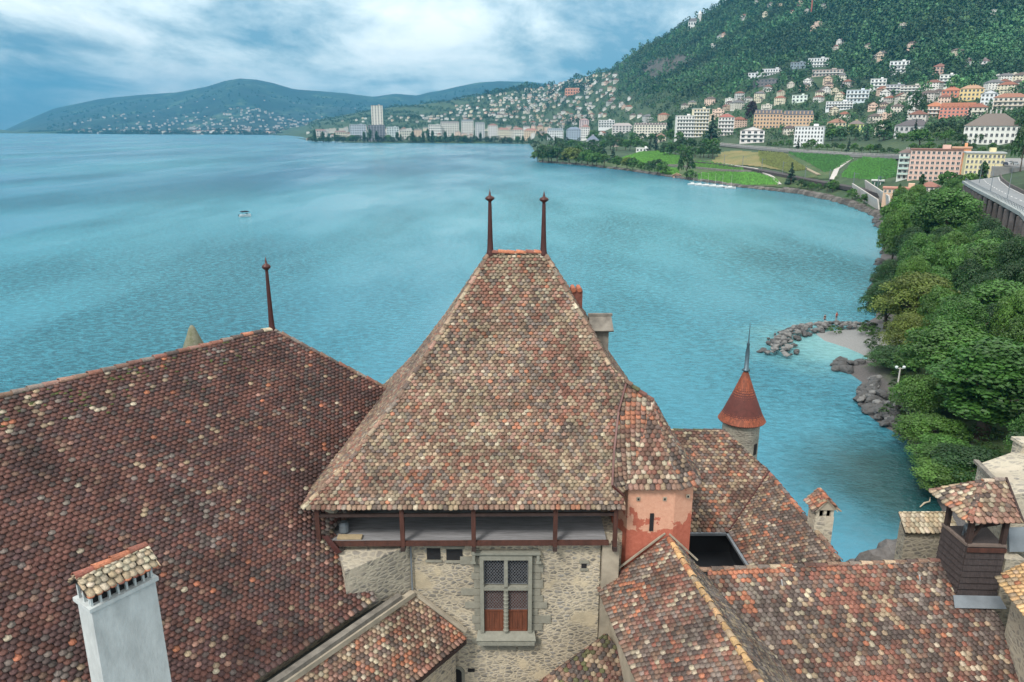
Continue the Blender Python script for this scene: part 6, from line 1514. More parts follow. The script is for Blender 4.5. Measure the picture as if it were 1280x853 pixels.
for k in range(520):     # rubble edge of the distant shore
    x = rgR.uniform(668, 1100); d, y = prof(x); p = terr(x, d[0] * rgR.uniform(1.0, 1.012)); s = rgR.uniform(.7, 2.2); c = tuple(np.array((.13, .12, .11)) * rgR.uniform(.4, 1.25)); rk.ball((p.x, p.y, .2), s, 6, c, (1.5, 1, .8 if x < 980 else 1.3))
tag(rk.build('shore_rubble', mat_tint('rubble stones', .9, 1., .6, 1.2, bump=.3)), 'dark rubble and rocks edging the far curving shore', 'rocks', kind='stuff')
# ---- lamp post near the water
pl_ = pz(1118, 509, 1.6); lp = empty('lamp_post', pl_, 'tall grey twin headed lamp post among the trees above the shore rocks', 'lamp post')
hh = el_z(460, pl_.y) - pl_.z; g = MB(); g.tube([pl_ - Vector((0, 0, .6)), pl_ + Vector((0, 0, hh))], [.17, .09], 8); g.bar(pl_ + Vector((-.5, 0, hh - .1)), pl_ + Vector((.5, 0, hh - .1)), .08, .08); g.build('pole', M_pale, lp)
for s in (-1, 1): g = MB(); g.lathe(tuple(pl_ + Vector((s * .5, 0, hh - .1))), [(.1, 0), (.2, .1), (.22, .28), (.12, .36)], 10); g.build('lamp_head', mat('lamp glass', (.55, .6, .6), .4, .1), lp)
# driftwood on the cove beach
g = MB(); p = pz(1150, 634, .1); q = pz(1162, 627, .35); g.tube([p, p.lerp(q, .5) + Vector((0, .1, .1)), q, q + Vector((.3, .5, .2))], [.05, .09, .07, .03], 6); tag(g.build('driftwood_branch', mat('bleached wood', (.5, .42, .3), .9)), 'bleached branch lying at the water line of the dark cove', 'branch')

# ================================================================ BOATS, PEOPLE
def hull_mesh(L_, W_, H_):
    m = MB(); n = 9; vs = []
    for i_ in range(n):
        t = i_ / (n - 1); x = -L_ / 2 + L_ * t; w = W_ / 2 * (1 - max(0, (t - .45) / .55) ** 2.2) * (.85 + .15 * min(1, t * 4)); sh = H_ * (1 + .35 * t * t)
        vs += [(x, -w, sh), (x + (.15 if t > .9 else 0) * -1, -w * .6, .0), (x, 0, -.25 if t < .9 else 0), (x, w * .6, 0), (x, w, sh)]
    fs = [(i_ * 5 + k, i_ * 5 + k + 1, (i_ + 1) * 5 + k + 1, (i_ + 1) * 5 + k) for i_ in range(n - 1) for k in range(4)]
    fs += [(0, 1, 2, 3, 4)[::-1]]; fs += [(i_ * 5, (i_ + 1) * 5, (i_ + 1) * 5 + 4, i_ * 5 + 4) for i_ in range(n - 1)]
    return m.add(vs, fs)
bp = pz(306.5, 271, 0); bt = empty('motor_boat', bp, 'small white motor boat with dark canopy alone on the open lake', 'boat')
h = hull_mesh(5.2, 2.0, .85); me = mesh_np('hull', np.array(h.v), h.f); add_mesh('hull', me, mat('white gelcoat', (.72, .74, .74), .4, .08), bt)
g = MB(); g.box((-.1, 0, 2.2), (3.4, 2.0, .3)); g.box((-.1, 0, 2.4), (2.6, 1.5, .2)); add_mesh('canopy', mesh_np('canopy', np.array(g.v), g.f), mat('navy canvas', (.015, .022, .035), .9), bt)
g = MB()
for a in (-1.1, .95):
    for b in (-.75, .75): g.bar((a, b, .8), (a, b, 2.2), .06, .06)
add_mesh('canopy_frame', mesh_np('canopy_frame', np.array(g.v), g.f), M_lead, bt)
g = MB(); g.slab([(1.0, -.8, .95), (1.0, .8, .95), (.7, .75, 1.6), (.7, -.75, 1.6)], .04); add_mesh('windscreen', mesh_np('windscreen', np.array(g.v), g.f), M_win, bt)
g = MB(); g.box((-2.7, 0, .7), (.35, .4, .8)); add_mesh('outboard_motor', mesh_np('outboard_motor', np.array(g.v), g.f), M_black, bt); bt.rotation_euler = (0, 0, R(38))
hm = hull_mesh(7.0, 2.3, .9); hme = mesh_np('hull', np.array(hm.v), hm.f); hme.materials.append(mat('white gelcoat', (.72, .74, .74), .4, .08))
cab = MB(); cab.box((-.3, 0, 1.3), (2.6, 1.5, .7), taper=.85); cme = mesh_np('cabin', np.array(cab.v), cab.f); cme.materials.append(M_frame)
mst = MB(); mst.tube([(.4, 0, 1), (.4, 0, 9)], [.09, .05], 6); mst.bar((.4, 0, 2.3), (-2.6, 0, 2.2), .14, .14); mme = mesh_np('mast', np.array(mst.v), mst.f); mme.materials.append(M_pale)
for n_, (x, y, lab) in enumerate(((866, 231.5, 'leftmost white sailing boat moored under the cedar'), (875, 232.5, 'second white sailing boat from the cedar'), (884, 233.2, 'middle white sailing boat moored at the terrace foot'), (893, 234, 'white sailing boat second from the right end of the moorings'), (902, 234.8, 'white sailing boat near the right end of the moorings'), (913, 236, 'separate rightmost moored white boat without neighbours'))):
    p = pz(x, y, 0); o = empty('sailing_boat', p, lab, 'boat', 'sailing boats moored at the terrace foot'); o.rotation_euler = (0, 0, R(-10 + 6 * (n_ % 3)))
    for nm, m_2 in (('hull', hme), ('cabin', cme), ('mast', mme)): q = bpy.data.objects.new(nm, m_2); COL.objects.link(q); q.parent = o
jt = [pz(862, 229.5, .8), pz(918, 234.5, .8)]; g = MB(); g.bar(jt[0], jt[1], 2.2, .3)
for k in range(9): q = jt[0].lerp(jt[1], k / 8); g.bar(q, q - Vector((0, 0, 2)), .3, .3)
tag(g.build('jetty', M_pale), 'long pale jetty behind the moored sailing boats', 'jetty')
def person(loc, h, joints, shirt, label, facing=0):
    o = empty('person', loc, label, 'person'); me = bpy.data.meshes.new('body'); V, E, Rr = joints
    me.from_pydata([Vector(v) * h for v in V], E, []); b = bpy.data.objects.new('body', me); COL.objects.link(b); b.parent = o
    sk = b.modifiers.new('skin', 'SKIN'); ss = b.modifiers.new('sub', 'SUBSURF'); ss.levels = ss.render_levels = 2
    for i_, r_ in enumerate(Rr): me.skin_vertices[0].data[i_].radius = (r_ * h, r_ * h)
    me.skin_vertices[0].data[0].use_root = True
    me.materials.append(mat('skin tone', (.42, .24, .17), .6)); 
    dg = bpy.context.evaluated_depsgraph_get(); me2 = bpy.data.meshes.new_from_object(b.evaluated_get(dg)); b.modifiers.clear(); b.data = me2
    # clothing: shells over torso and hips
    g = MB(); g.lathe((V[1][0] * h, V[1][1] * h, V[0][2] * h), [(.075 * h, 0), (.088 * h, .1 * h), (.10 * h, .22 * h), (.07 * h, .29 * h)], 12); add_mesh('shirt', mesh_np('shirt', np.array(g.v), g.f), mat(shirt[0], shirt[1], .9), o)
    g = MB(); g.lathe((V[0][0] * h, V[0][1] * h, (V[0][2] - .14) * h), [(.10 * h, 0), (.095 * h, .1 * h), (.078 * h, .16 * h)], 12); add_mesh('shorts', mesh_np('shorts', np.array(g.v), g.f), mat('dark shorts', (.03, .03, .05), .9), o)
    g = MB(); g.ball((V[3][0] * h, (V[3][1] + .01) * h, (V[3][2] + .03) * h), .062 * h, 10); add_mesh('hair', mesh_np('hair', np.array(g.v), g.f), mat('brown hair', (.04, .025, .015), .8), o)
    o.rotation_euler = (0, 0, facing); return o
stand = ([(0, 0, .52), (0, 0, .68), (0, 0, .84), (0, -.01, .93), (.10, 0, .80), (.14, -.03, .63), (.13, -.09, .48), (-.10, 0, .80), (-.15, -.02, .63), (-.14, -.05, .47), (.055, 0, .48), (.07, -.03, .27), (.08, .02, .03), (.08, -.09, .015), (-.055, 0, .48), (-.06, 0, .27), (-.07, .03, .03), (-.07, -.08, .015)],
         [(0, 1), (1, 2), (2, 3), (2, 4), (4, 5), (5, 6), (2, 7), (7, 8), (8, 9), (0, 10), (10, 11), (11, 12), (12, 13), (0, 14), (14, 15), (15, 16), (16, 17)], [.075, .08, .04, .058, .036, .026, .018, .036, .026, .018, .055, .036, .024, .02, .055, .036, .024, .02])
crouch = ([(0, 0, .30), (0, -.08, .44), (0, -.14, .58), (0, -.17, .67), (.10, -.12, .55), (.13, -.22, .42), (.10, -.30, .32), (-.10, -.12, .55), (-.13, -.2, .40), (-.10, -.28, .28), (.06, -.03, .28), (.09, -.23, .30), (.08, -.10, .05), (.08, -.22, .02), (-.06, -.03, .28), (-.09, -.23, .30), (-.08, -.10, .05), (-.08, -.22, .02)], stand[1], stand[2])
p = pz(1044, 409, 0); person((p.x, p.y, 1.35), 1.75, stand, ('red tank top', (.35, .03, .03)), 'person standing on the breakwater in a dark red top', R(20))
p = pz(1030, 407, 0); person((p.x, p.y, .9), 1.75, crouch, ('black shirt', (.02, .02, .025)), 'person in dark clothes crouching at the outer side of the breakwater', R(160))

# ================================================================ NEAR TREES
NP = {}
def near_protos():
    spec = [('green', 'round', 8, 10.5), ('dark', 'round', 8, 10), ('bright', 'wide', 8, 8.5), ('green', 'tall', 6, 12), ('dark', 'wide', 9, 9), ('gold', 'round', 9, 11), ('bright', 'round', 7.5, 10)]
    for i_, (m_2, k, w, h_) in enumerate(spec):
        NP[i_] = tree_proto(k, 15000, .135, 40 + i_, w, h_, m_2, lobes=46)
near_protos()
rgT = random.Random(3); placed = []
def put(x, y_top, D, w, kind, label, sz=None):
    """tree whose crown top stands at picture (x, y_top) at distance D"""
    zt_ = el_z(y_top, D); X = ray(x, y_top)[0] * D; gz = bank_z(X, D); spec_h = [10.5, 10, 8.5, 12, 9, 11, 10][kind]; spec_w = [8, 8, 8, 6, 9, 9, 7.5][kind]
    s = w / spec_w; H = max(zt_ - gz, 4); placed.append((X, D, w / 2)); return plant(NP[kind], (X, D, gz - .2), s, rgT.uniform(0, 6), label, 'tree', None, 'broadleaf_tree', H / (spec_h * s))
put(1153, 342, 128, 14, 5, 'round yellow green tree standing out at the waterside, right of the breakwater')
put(1143, 392, 118, 9, 5, 'lower yellow green tree just in front of the big round one')
put(1190, 236, 212, 22, 0, 'large domed green tree just left of the viaduct')
put(1140, 238, 225, 15, 6, 'bright green tree left of the large domed one near the shore')
put(1124, 262, 205, 9, 2, 'low bright tree overhanging the far shore bend')
put(1116, 326, 168, 8, 4, 'spreading dark pine like tree leaning over the water'); put(1110, 352, 158, 8, 4, 'dark spreading tree above the shore rocks, below the leaning one')
put(1235, 300, 150, 16, 0, 'big mid green tree below the viaduct masonry'); put(1268, 352, 112, 16, 0, 'big dark green tree against the right edge, middle height')
put(1200, 405, 98, 14, 6, 'bright leafed tree behind the lamp post'); put(1250, 420, 84, 15, 3, 'tall green tree at the right edge above the stone building')
put(1168, 520, 84, 8, 2, 'light tree overhanging the cove beach, upper one'); put(1180, 560, 78, 8, 0, 'green tree overhanging the cove beach, middle one'); put(1196, 585, 72, 8, 6, 'fresh green tree overhanging the cove beach, lowest one'); put(1226, 560, 72, 9, 1, 'dark tree behind the lowest beach tree')
put(1118, 440, 112, 8, 1, 'dark tree right behind the dark shore boulders'); put(1158, 470, 92, 8, 2, 'light green tree overhanging the boulders at the lamp post')
labels = ['green tree in the wooded bank', 'dark tree in the wooded bank', 'light green spreading tree in the wooded bank', 'tall slim tree in the wooded bank', 'wide dark tree in the wooded bank', 'yellowish tree in the wooded bank', 'fresh green tree in the wooded bank']
tries = 0
while tries < 2600 and len(placed) < 150:
    tries += 1; Y = rgT.uniform(52, 320); X = rgT.uniform(38, 60 + Y * .80); d = float(shore_d(np.array([X]), np.array([Y]))[0])
    if d < 5.0 or d > 120: continue
    gz = bank_z(X, Y); px, py = px_of(X, Y, gz)
    if px > 1370: continue
    if Y > 160 and px > 1205 and gz < 40:    # leave the viaduct free
        # keep only west of the deck
        xo = np.interp(Y, [v.y for v in outer], [v.x for v in outer]) if True else 0
        if X > xo - 5: continue
    if 990 < px < 1098 and 402 < py < 450: continue
    if px < 1180 and Y < 78 and d < 6: continue
    r = rgT.uniform(3.0, 5.0)
    if r > d * .9: continue
    if any((X - a) ** 2 + (Y - b) ** 2 < ((r + c) * .60) ** 2 for a, b, c in placed): continue
    k = rgT.choices([0, 1, 2, 3, 4, 6], [5, 3, 2, 2, 2, 3])[0]; sw = [8, 8, 8, 6, 9, 9, 7.5][k]; s = 2 * r / sw; sp_h = [10.5, 10, 8.5, 12, 9, 11, 10][k]
    hgt = rgT.uniform(8, 13.5) * (.6 if d < 6 else 1) * (.75 if Y < 75 else 1)
    if Y > 150: hgt = min(hgt, 18 - gz + 1)
    placed.append((X, Y, r)); plant(NP[k], (X, Y, gz - .2), s, rgT.uniform(0, 6), labels[k], 'tree', labels[k].replace('tree', 'trees'), 'broadleaf_tree', hgt / (sp_h * s))
print('near trees', len(placed))
# undergrowth on the bank
ug = MB()
Vs, Cs = [], []
ptsU = []
while len(ptsU) < 1500:
    Y = rgT.uniform(48, 300); X = rgT.uniform(36, 60 + Y * .8); 
    ptsU.append((X, Y))
A = np.array(ptsU); dS = shore_d(A[:, 0], A[:, 1]); A = A[(dS > 2.2) & (dS < 90)]; dS = dS[(dS > 2.2) & (dS < 90)] if False else shore_d(A[:, 0], A[:, 1]); zz = bank_h(dS, A[:, 1])
cv, cf, cc = crown_np('wide', 150, .06, 77, 8)
sc = np.random.default_rng(4).uniform(1.6, 4.2, len(A)); Vb = (cv[None] * sc[:, None, None] * np.array([1, 1, .8])) + np.stack([A[:, 0], A[:, 1], zz - .3], -1)[:, None, :]
Cb = (cc[None, :, None] * np.array([.045, .11, .02])[None, None] * np.random.default_rng(5).uniform(.6, 1.6, (len(A), 1, 1)))
Fb = (cf[None] + (np.arange(len(A)) * len(cv))[:, None, None]).reshape(-1, 4)
tag(add_mesh('undergrowth', mesh_np('undergrowth', Vb.reshape(-1, 3), Fb, Cb.reshape(-1, 3)), mat_tint('undergrowth leaves', .7, 3, .8, 1.1, bump=0)), 'dense green undergrowth and bushes covering the bank', 'undergrowth', kind='stuff')

# ================================================================ MIDDLE DISTANCE TREES
MP = {}
for i_, (m_2, k, w, h_) in enumerate([('green', 'round', 10, 10), ('dark', 'round', 11, 11), ('bright', 'wide', 10, 8), ('blue', 'cone', 7, 17), ('dark', 'tall', 6, 14), ('purple', 'round', 12, 15), ('gold', 'round', 9, 9)]):
    MP[i_] = tree_proto(k, 900, .55, 60 + i_, w, h_, m_2, lobes=20, limbs=3)
MH = [10, 11, 8, 17, 14, 15, 9]; MW = [10, 11, 10, 7, 6, 12, 9]
def mid(x, yb, hpx, k, label, wpx=None, grp=None, name='tree', D=None):
    P = on_terr(x, yb) if D is None else pt(x, yb, D); m_px = (P.y * ct + (HC - P.z) * st) / FPX; H = hpx * m_px; s = (wpx * m_px / MW[k]) if wpx else H / MH[k]
    return plant(MP[k], P - Vector((0, 0, .3)), s, rgT.uniform(0, 6), label, 'tree', grp, name, H / (MH[k] * s))
mid(858, 232, 40, 1, 'tall dark cedar standing at the shore beside the boathouse', 20, name='cedar_tree')
mid(863, 233, 14, 0, 'round bush tree at the foot of the cedar', 16)
mid(988, 231, 29, 3, 'dark conical conifer standing alone by the railway', 14, name='conifer_tree')
mid(889, 178, 34, 3, 'tall dark conifer right of the cream modern block', 20, name='conifer_tree')
mid(836, 172, 26, 4, 'slim dark tree left of the white modern block', 10)
mid(938, 160, 32, 5, 'dark purple beech left of the orange hotel', 17, name='copper_beech')
mid(1104, 176, 26, 1, 'big dark tree above the vineyard, centre right', 24); mid(1149, 184, 22, 0, 'big round green tree above the pink apartment block', 32)
mid(1208, 163, 28, 3, 'dark conifer at the left side of the white manor', 14, name='conifer_tree'); mid(1143, 150, 34, 1, 'large dark cedar left of the coral apartments', 20, name='cedar_tree')
mid(1020, 156, 16, 4, 'first slim cypress right of the orange hotel', 6, name='cypress_tree'); mid(1046, 158, 20, 3, 'second cypress right of the orange hotel', 8, name='conifer_tree'); 
mid(1150, 243, 26, 4, 'slim dark cypress in front of the station annex', 9, name='cypress_tree', D=330)
mid(1123, 247, 18, 4, 'slender young poplar left of the station cypress', 6, name='poplar_tree'); mid(1183, 240, 26, 0, 'green tree before the right end of the pink block', 26); mid(1212, 238, 22, 2, 'light tree before the yellow apartments', 22); mid(1226, 236, 34, 4, 'narrow tree before the yellow apartments', 14); mid(1197, 236, 18, 1, 'dark tree between pink and yellow apartments', 16)
mid(1275, 215, 60, 1, 'dark tree crown hanging over the cliff at the right edge', 26); mid(1283, 175, 50, 1, 'dark green tree on top of the right edge cliff', 30)
TL = {0: 'green tree', 1: 'dark tree', 2: 'light green tree', 3: 'dark conifer', 4: 'slim dark tree', 6: 'yellowish tree'}
def row(pts, zone_, hpx, kinds, wts, jit=2.):
    for x, y in pts:
        k = rgT.choices(kinds, wts)[0]; mid(x + rgT.uniform(-jit, jit), y + rgT.uniform(-.6, .6), hpx * rgT.uniform(.7, 1.25) * (1.4 if k in (3, 4) else 1), k, f'{TL[k]} {zone_}', grp=f'{TL[k]}s {zone_}')
row([(x, np.interp(x, [668, 760, 850], [202, 212, 224])) for x in list(range(670, 760, 7)) + [772, 782, 790, 800, 812, 822, 830]], 'on the wooded point at the lake', 18, [0, 1, 6, 2], [4, 3, 2, 2])
row([(x, np.interp(x, [676, 760, 800], [196, 203, 196])) for x in range(676, 766, 8)], 'behind the wooded point', 17, [1, 0, 3], [4, 3, 1])
row([(x, 189) for x in range(700, 850, 8)], 'along the upper edge of the point', 14, [0, 1, 3], [4, 4, 1]); row([(x, np.interp(x, [830, 890], [195, 198])) for x in range(832, 896, 6)], 'below the modern block', 17, [1, 0], [4, 2])
row([(x, y) for x in range(852, 900, 8) for y in (188,)], 'between the modern block and the road', 15, [1, 0], [4, 2])
row([(x, np.interp(x, [1000, 1040, 1095], [236, 241, 262])) for x in (1000, 1008, 1016, 1024, 1032, 1040, 1066, 1080)], 'between railway and lake', 13, [0, 6, 1], [4, 2, 2])
row([(x, np.interp(x, [955, 1130], [184, 194])) for x in range(960, 1130, 9)], 'just above the lake road', 11, [0, 1, 2, 3], [4, 4, 2, 1]); row([(x, 190) for x in range(1140, 1280, 11)], 'behind the apartment blocks', 11, [0, 1, 2], [3, 4, 1])
row([(x, 180) for x in (1180, 1196, 1203, 1222, 1238, 1252, 1270)], 'in the garden of the white manor', 12, [0, 1, 3], [3, 4, 1])
row([(x, y) for x in range(1036, 1200, 15) for y in (168, 176)], 'in the gardens above the lake road', 13, [0, 1, 2, 3], [4, 5, 2, 1], 4); row([(x, y) for x in range(740, 850, 12) for y in (178,)], 'below the long cream residence', 13, [0, 1], [3, 3], 4)
row([(x, np.interp(x, [393, 480, 680], [178, 178.6, 181])) for x in list(range(394, 460, 6)) + list(range(484, 690, 9))], 'along the far lake front', 8, [1, 0, 4], [4, 2, 2])
for x, h_ in ((394, 17), (404, 13), (463, 17), (471, 14), (535, 17), (541, 15), (516, 14), (497, 13)): mid(x, 178.5, h_, 4, 'tall dark poplar on the far lake front', 6, 'tall poplars on the far lake front', 'poplar_tree')

# ================================================================ WOODS (too many to count)
Vc, Fc, Cc_ = [], [], []; base = 0
tv = [crown_np('round', 46, .13, 90 + k, 9) for k in range(4)] + [crown_np('cone', 40, .12, 95, 9)]
tvn = [crown_np('round', 110, .09, 80 + k, 12) for k in range(3)] + [crown_np('cone', 90, .08, 85, 10)]
def grid_occ():
    g = np.zeros((300, 1400), bool)
    for x, y, hw, hh in OCC: g[max(0, int(y - hh * .8)):max(0, int(y + (4.5 if y < 112 and x > 740 else 1.5))), max(0, int(x - hw * .8)):max(0, int(x + hw * .8) + 1)] = True
    return g
GO = grid_occ(); rgW = np.random.default_rng(21); ys = -40.; nT = 0
polyfree = [[(766, 203), (800, 189), (980, 186), (1135, 198), (1135, 235), (960, 236), (840, 224)], [(1205, 181), (1270, 181), (1275, 200), (1200, 200)], [(1240, 200), (1285, 200), (1285, 262), (1205, 236)], [(1005, 98), (1030, 98), (1030, 108), (1005, 108)]]
rockface = [(798, 86), (812, 78), (850, 70), (868, 74), (850, 88), (815, 100)]
def wood_density(x, y):
    if any(inpoly(x, y, p) for p in polyfree): return 0
    if y > 178: return 0 if x > 860 else .25
    t = town_density(x, y)
    if t > 0: return .62 if x > 740 else .85
    return 1.
while ys < 200:
    d0 = 0
    x = 386. if ys > 90 else 700.
    while x < 1290:
        d, yy = prof(x)
        if ys < yy[-1] - 1: x += 10; continue
        D = math.exp(float(np.interp(-ys, -yy, np.log(d)))); sz = 10.5 * FPX / D; 
        yj = ys + rgW.uniform(-.25, .25) * sz
        if rgW.random() < wood_density(x, yj) and not (0 <= int(yj) < 300 and 0 <= int(x) < 1400 and (GO[int(yj), int(x)] or (yj > 3 and GO[int(min(299, yj - sz * .0)), int(x)]))) and not (inpoly(x, yj, rockface) and rgW.random() < .72):
            # a crown in front of a building would hide it: look a little above too
            P = on_terr(x, yj); up = int(max(0, yj - sz * .7)); hid = GO[up, min(1399, int(x))]
            s = rgW.uniform(7.5, 13) * (1.5 if x < 740 else 1) * (.62 if hid else 1) * (.85 if ys > 120 else 1.45); con = rgW.random() < .12
            T = (tvn if D < 1150 else tv); v, f, c = T[-1] if con else T[rgW.integers(0, len(T) - 1)]
            a = rgW.uniform(0, 6.28); ca, sa = math.cos(a), math.sin(a); q = v * s * (.62 if con else 1); q = np.stack([q[:, 0] * ca - q[:, 1] * sa, q[:, 0] * sa + q[:, 1] * ca, q[:, 2] * 1.1], -1) + np.array([P.x, P.y, P.z - .5])
            big = mnoise.noise(Vector((P.x / 120, P.y / 120, 0)))
            g_ = np.array((.012, .040, .022)) if con else np.array((.034, .098, .036)) * (1 + .9 * big) + np.array((.018, .018, 0)) * max(0, rgW.normal(0, .6)) 
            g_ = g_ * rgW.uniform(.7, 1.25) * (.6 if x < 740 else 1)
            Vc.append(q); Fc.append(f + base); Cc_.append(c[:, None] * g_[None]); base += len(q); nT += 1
        x += sz * (.62 if ys > 120 else .8) * rgW.uniform(.7, 1.3)
    D = 1200; ys += .42 * 10.5 * FPX / math.exp(float(np.interp(ys, [-40, 60, 120, 170, 200], [math.log(2000), math.log(1700), math.log(1200), math.log(900), math.log(700)])))
print('wood trees', nT)
M_woods = mat_tint('woodland leaves', .75, .04, .8, 1.3, bump=0)
tag(add_mesh('hillside_woods', mesh_np('hillside_woods', np.concatenate(Vc), np.concatenate(Fc), np.concatenate(Cc_)), M_woods), 'dense green woods covering the steep hillside and gaps between houses', 'woods', kind='stuff')
Vc, Fc, Cc_ = [], [], []; base = 0
for k in range(2600):        # trees of the far shore and the nearer dark ridge
    x = rgW.uniform(40, 420) if k < 1300 else rgW.uniform(60, 640); t = rgW.choice([.0, .02, .04, .07, .1, .13]) if k < 1300 else rgW.uniform(.05, .9)
    p = far_pt(x, t) + np.array([rgW.uniform(-18, 18), rgW.uniform(-50, 50), -2]); s = rgW.uniform(14, 26); v, f, c = tv[rgW.integers(0, 4)]
    Vc.append(v * s + p); Fc.append(f + base); Cc_.append(c[:, None] * np.array((.022, .05, .022))[None] * rgW.uniform(.7, 1.3)); base += len(v)
tag(add_mesh('far_shore_woods', mesh_np('far_shore_woods', np.concatenate(Vc), np.concatenate(Fc), np.concatenate(Cc_)), M_woods), 'dark line of trees along the far shore of the lake', 'woods', kind='stuff')
# bare rock face in the wood
g = MB(); n_ = 18; x0, x1, y0, y1 = 795, 872, 68, 102
g = MB()
for i_ in range(n_):
    for j in range(n_):
        xx, yy_ = x0 + (x1 - x0) * i_ / n_, y0 + (y1 - y0) * j / n_
        if inpoly(xx + 2, yy_ + 1, rockface):
            q = []
            for a, b in ((0, 1), (1, 1), (1, 0), (0, 0)):
                X_, Y_ = xx + (x1 - x0) / n_ * a, yy_ + (y1 - y0) / n_ * b; P = on_terr(X_, Y_); q.append(P + Vector((0, -6 - 8 * mnoise.noise(Vector((X_ * .2, Y_ * .35, 0))), 4)))
            g.add(q, [(0, 1, 2, 3)])
tag(g.build('rock_face', mat('bare cliff rock', (.085, .08, .068), .95, .6, .03, bump=.8, bdist=4)), kind='structure')
# tall red crane high on the slope
P = on_terr(1013, 24); g = MB(); g.bar(P, P + Vector((0, 0, 55)), 2.2, 2.2); g.bar(P + Vector((-14, 0, 54)), P + Vector((36, 0, 54)), 1.4, 1.4); tag(g.build('tower_crane', mat('faded red steel', (.45, .12, .08), .7)), 'thin red tower crane high among the uppermost houses', 'crane')
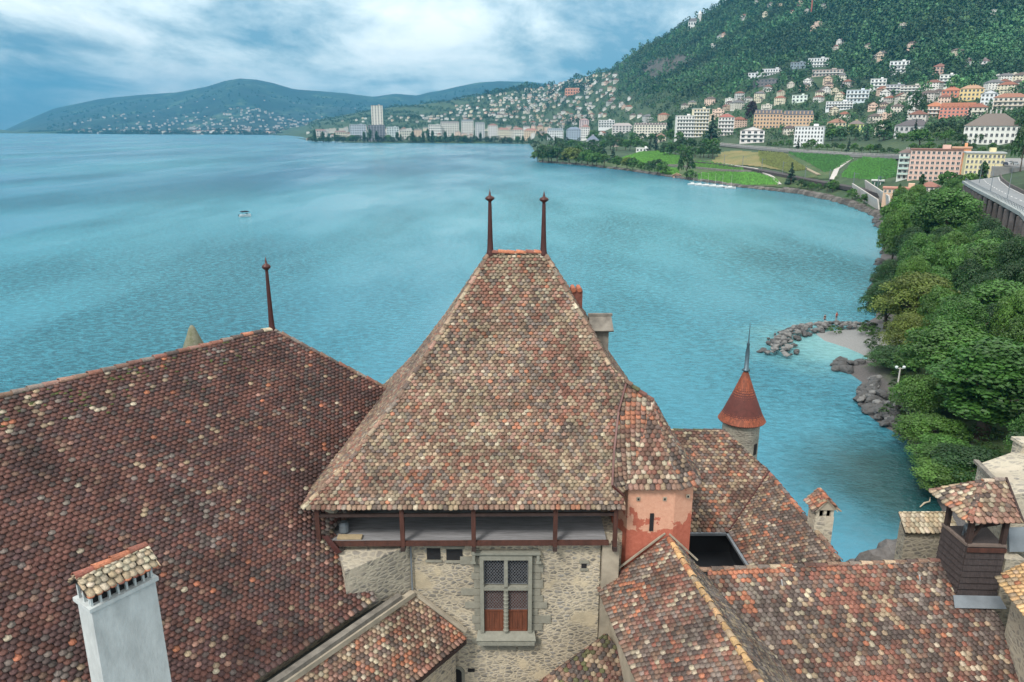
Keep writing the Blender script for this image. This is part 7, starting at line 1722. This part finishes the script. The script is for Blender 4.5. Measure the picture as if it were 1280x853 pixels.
# ================================================================ HAZE
def mk_haze():
    m = bpy.data.materials.new('haze air'); m.use_nodes = True; N = m.node_tree.nodes; L = m.node_tree.links; N.remove(N['Principled BSDF'])
    v = N.new('ShaderNodeVolumePrincipled'); v.inputs['Density'].default_value = HAZE; v.inputs['Color'].default_value = (.09, .44, .74, 1); v.inputs['Anisotropy'].default_value = .0
    L.new(v.outputs[0], N['Material Output'].inputs['Volume']); return m
HAZE = 0.8e-4
hb = MB(); hb.box((0, 5700, 345), (21800, 12000, 710)); tag(hb.build('haze', mk_haze()), 'pale blue haze in the air over the lake', 'haze', kind='stuff')
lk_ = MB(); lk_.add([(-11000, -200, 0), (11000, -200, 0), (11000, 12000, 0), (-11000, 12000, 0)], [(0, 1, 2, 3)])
def mk_water():
    m, N, L, P = nodes('lake water'); P.inputs['Roughness'].default_value = .2; P.inputs['IOR'].default_value = 1.33
    v = geo_vec(N, L)
    big = N_noise(N, L, .006, 4, .55, geo_vec(N, L, (1, .35, 1)))
    c = N_ramp(N, L, big.outputs['Fac'], [(.36, (.002, .095, .175)), (.66, (.016, .175, .235))]).outputs[0]
    # bright cloud reflection in the middle of the bay, painted as a pale patch
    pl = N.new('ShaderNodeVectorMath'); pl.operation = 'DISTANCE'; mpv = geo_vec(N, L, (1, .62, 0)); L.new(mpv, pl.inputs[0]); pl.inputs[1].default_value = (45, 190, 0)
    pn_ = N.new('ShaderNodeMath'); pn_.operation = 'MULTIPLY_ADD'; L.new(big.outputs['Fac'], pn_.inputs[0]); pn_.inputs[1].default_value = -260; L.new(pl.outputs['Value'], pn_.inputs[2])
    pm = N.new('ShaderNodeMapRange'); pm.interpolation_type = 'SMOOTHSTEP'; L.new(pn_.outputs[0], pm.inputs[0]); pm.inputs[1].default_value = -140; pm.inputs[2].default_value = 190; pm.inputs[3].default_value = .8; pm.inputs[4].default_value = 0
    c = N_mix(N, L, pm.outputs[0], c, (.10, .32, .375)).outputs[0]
    # pale sandy shallows inside the breakwater
    g = N.new('ShaderNodeVectorMath'); g.operation = 'DISTANCE'; L.new(v, g.inputs[0]); q = pz(1052, 432, 0); g.inputs[1].default_value = q
    nz = N_noise(N, L, .12, 4, .6, v); mu = N.new('ShaderNodeMath'); mu.operation = 'MULTIPLY_ADD'; L.new(nz.outputs['Fac'], mu.inputs[0]); mu.inputs[1].default_value = -16; L.new(g.outputs['Value'], mu.inputs[2])
    sf = N.new('ShaderNodeMapRange'); sf.interpolation_type = 'SMOOTHSTEP'; L.new(mu.outputs[0], sf.inputs[0]); sf.inputs[1].default_value = -4; sf.inputs[2].default_value = 16; sf.inputs[3].default_value = .8; sf.inputs[4].default_value = 0
    c = N_mix(N, L, sf.outputs[0], c, (.16, .36, .36)).outputs[0]
    # dark tree reflections in the small cove, painted into the water colour
    g2 = N.new('ShaderNodeVectorMath'); g2.operation = 'DISTANCE'; L.new(v, g2.inputs[0]); q2 = pz(1175, 610, 0); g2.inputs[1].default_value = q2
    mu2 = N.new('ShaderNodeMath'); mu2.operation = 'MULTIPLY_ADD'; L.new(nz.outputs['Fac'], mu2.inputs[0]); mu2.inputs[1].default_value = -9; L.new(g2.outputs['Value'], mu2.inputs[2])
    sf2 = N.new('ShaderNodeMapRange'); sf2.interpolation_type = 'SMOOTHSTEP'; L.new(mu2.outputs[0], sf2.inputs[0]); sf2.inputs[1].default_value = 2; sf2.inputs[2].default_value = 16; sf2.inputs[3].default_value = .95; sf2.inputs[4].default_value = 0
    c = N_mix(N, L, sf2.outputs[0], c, (.012, .05, .05)).outputs[0]
    COLR = c
    w1 = N_noise(N, L, .75, 4, .7, geo_vec(N, L, (.8, 1.25, 1)), .4); w2 = N_noise(N, L, 2.6, 3, .65, v); w3 = N_noise(N, L, .05, 3, .5, v)
    amp = N_noise(N, L, .012, 4, .6, geo_vec(N, L, (1, .3, 1))); ar = N_ramp(N, L, amp.outputs['Fac'], [(.38, .12), (.60, 1.)])
    h = N.new('ShaderNodeMath'); h.operation = 'MULTIPLY_ADD'; L.new(w2.outputs['Fac'], h.inputs[0]); h.inputs[1].default_value = .35; L.new(w1.outputs['Fac'], h.inputs[2])
    b = N.new('ShaderNodeBump'); b.inputs['Distance'].default_value = 2.2; L.new(h.outputs[0], b.inputs['Height']); L.new(ar.outputs[0], b.inputs['Strength'])
    L.new(b.outputs[0], P.inputs['Normal'])
    # light and dark faces of the ripples, painted into the base colour
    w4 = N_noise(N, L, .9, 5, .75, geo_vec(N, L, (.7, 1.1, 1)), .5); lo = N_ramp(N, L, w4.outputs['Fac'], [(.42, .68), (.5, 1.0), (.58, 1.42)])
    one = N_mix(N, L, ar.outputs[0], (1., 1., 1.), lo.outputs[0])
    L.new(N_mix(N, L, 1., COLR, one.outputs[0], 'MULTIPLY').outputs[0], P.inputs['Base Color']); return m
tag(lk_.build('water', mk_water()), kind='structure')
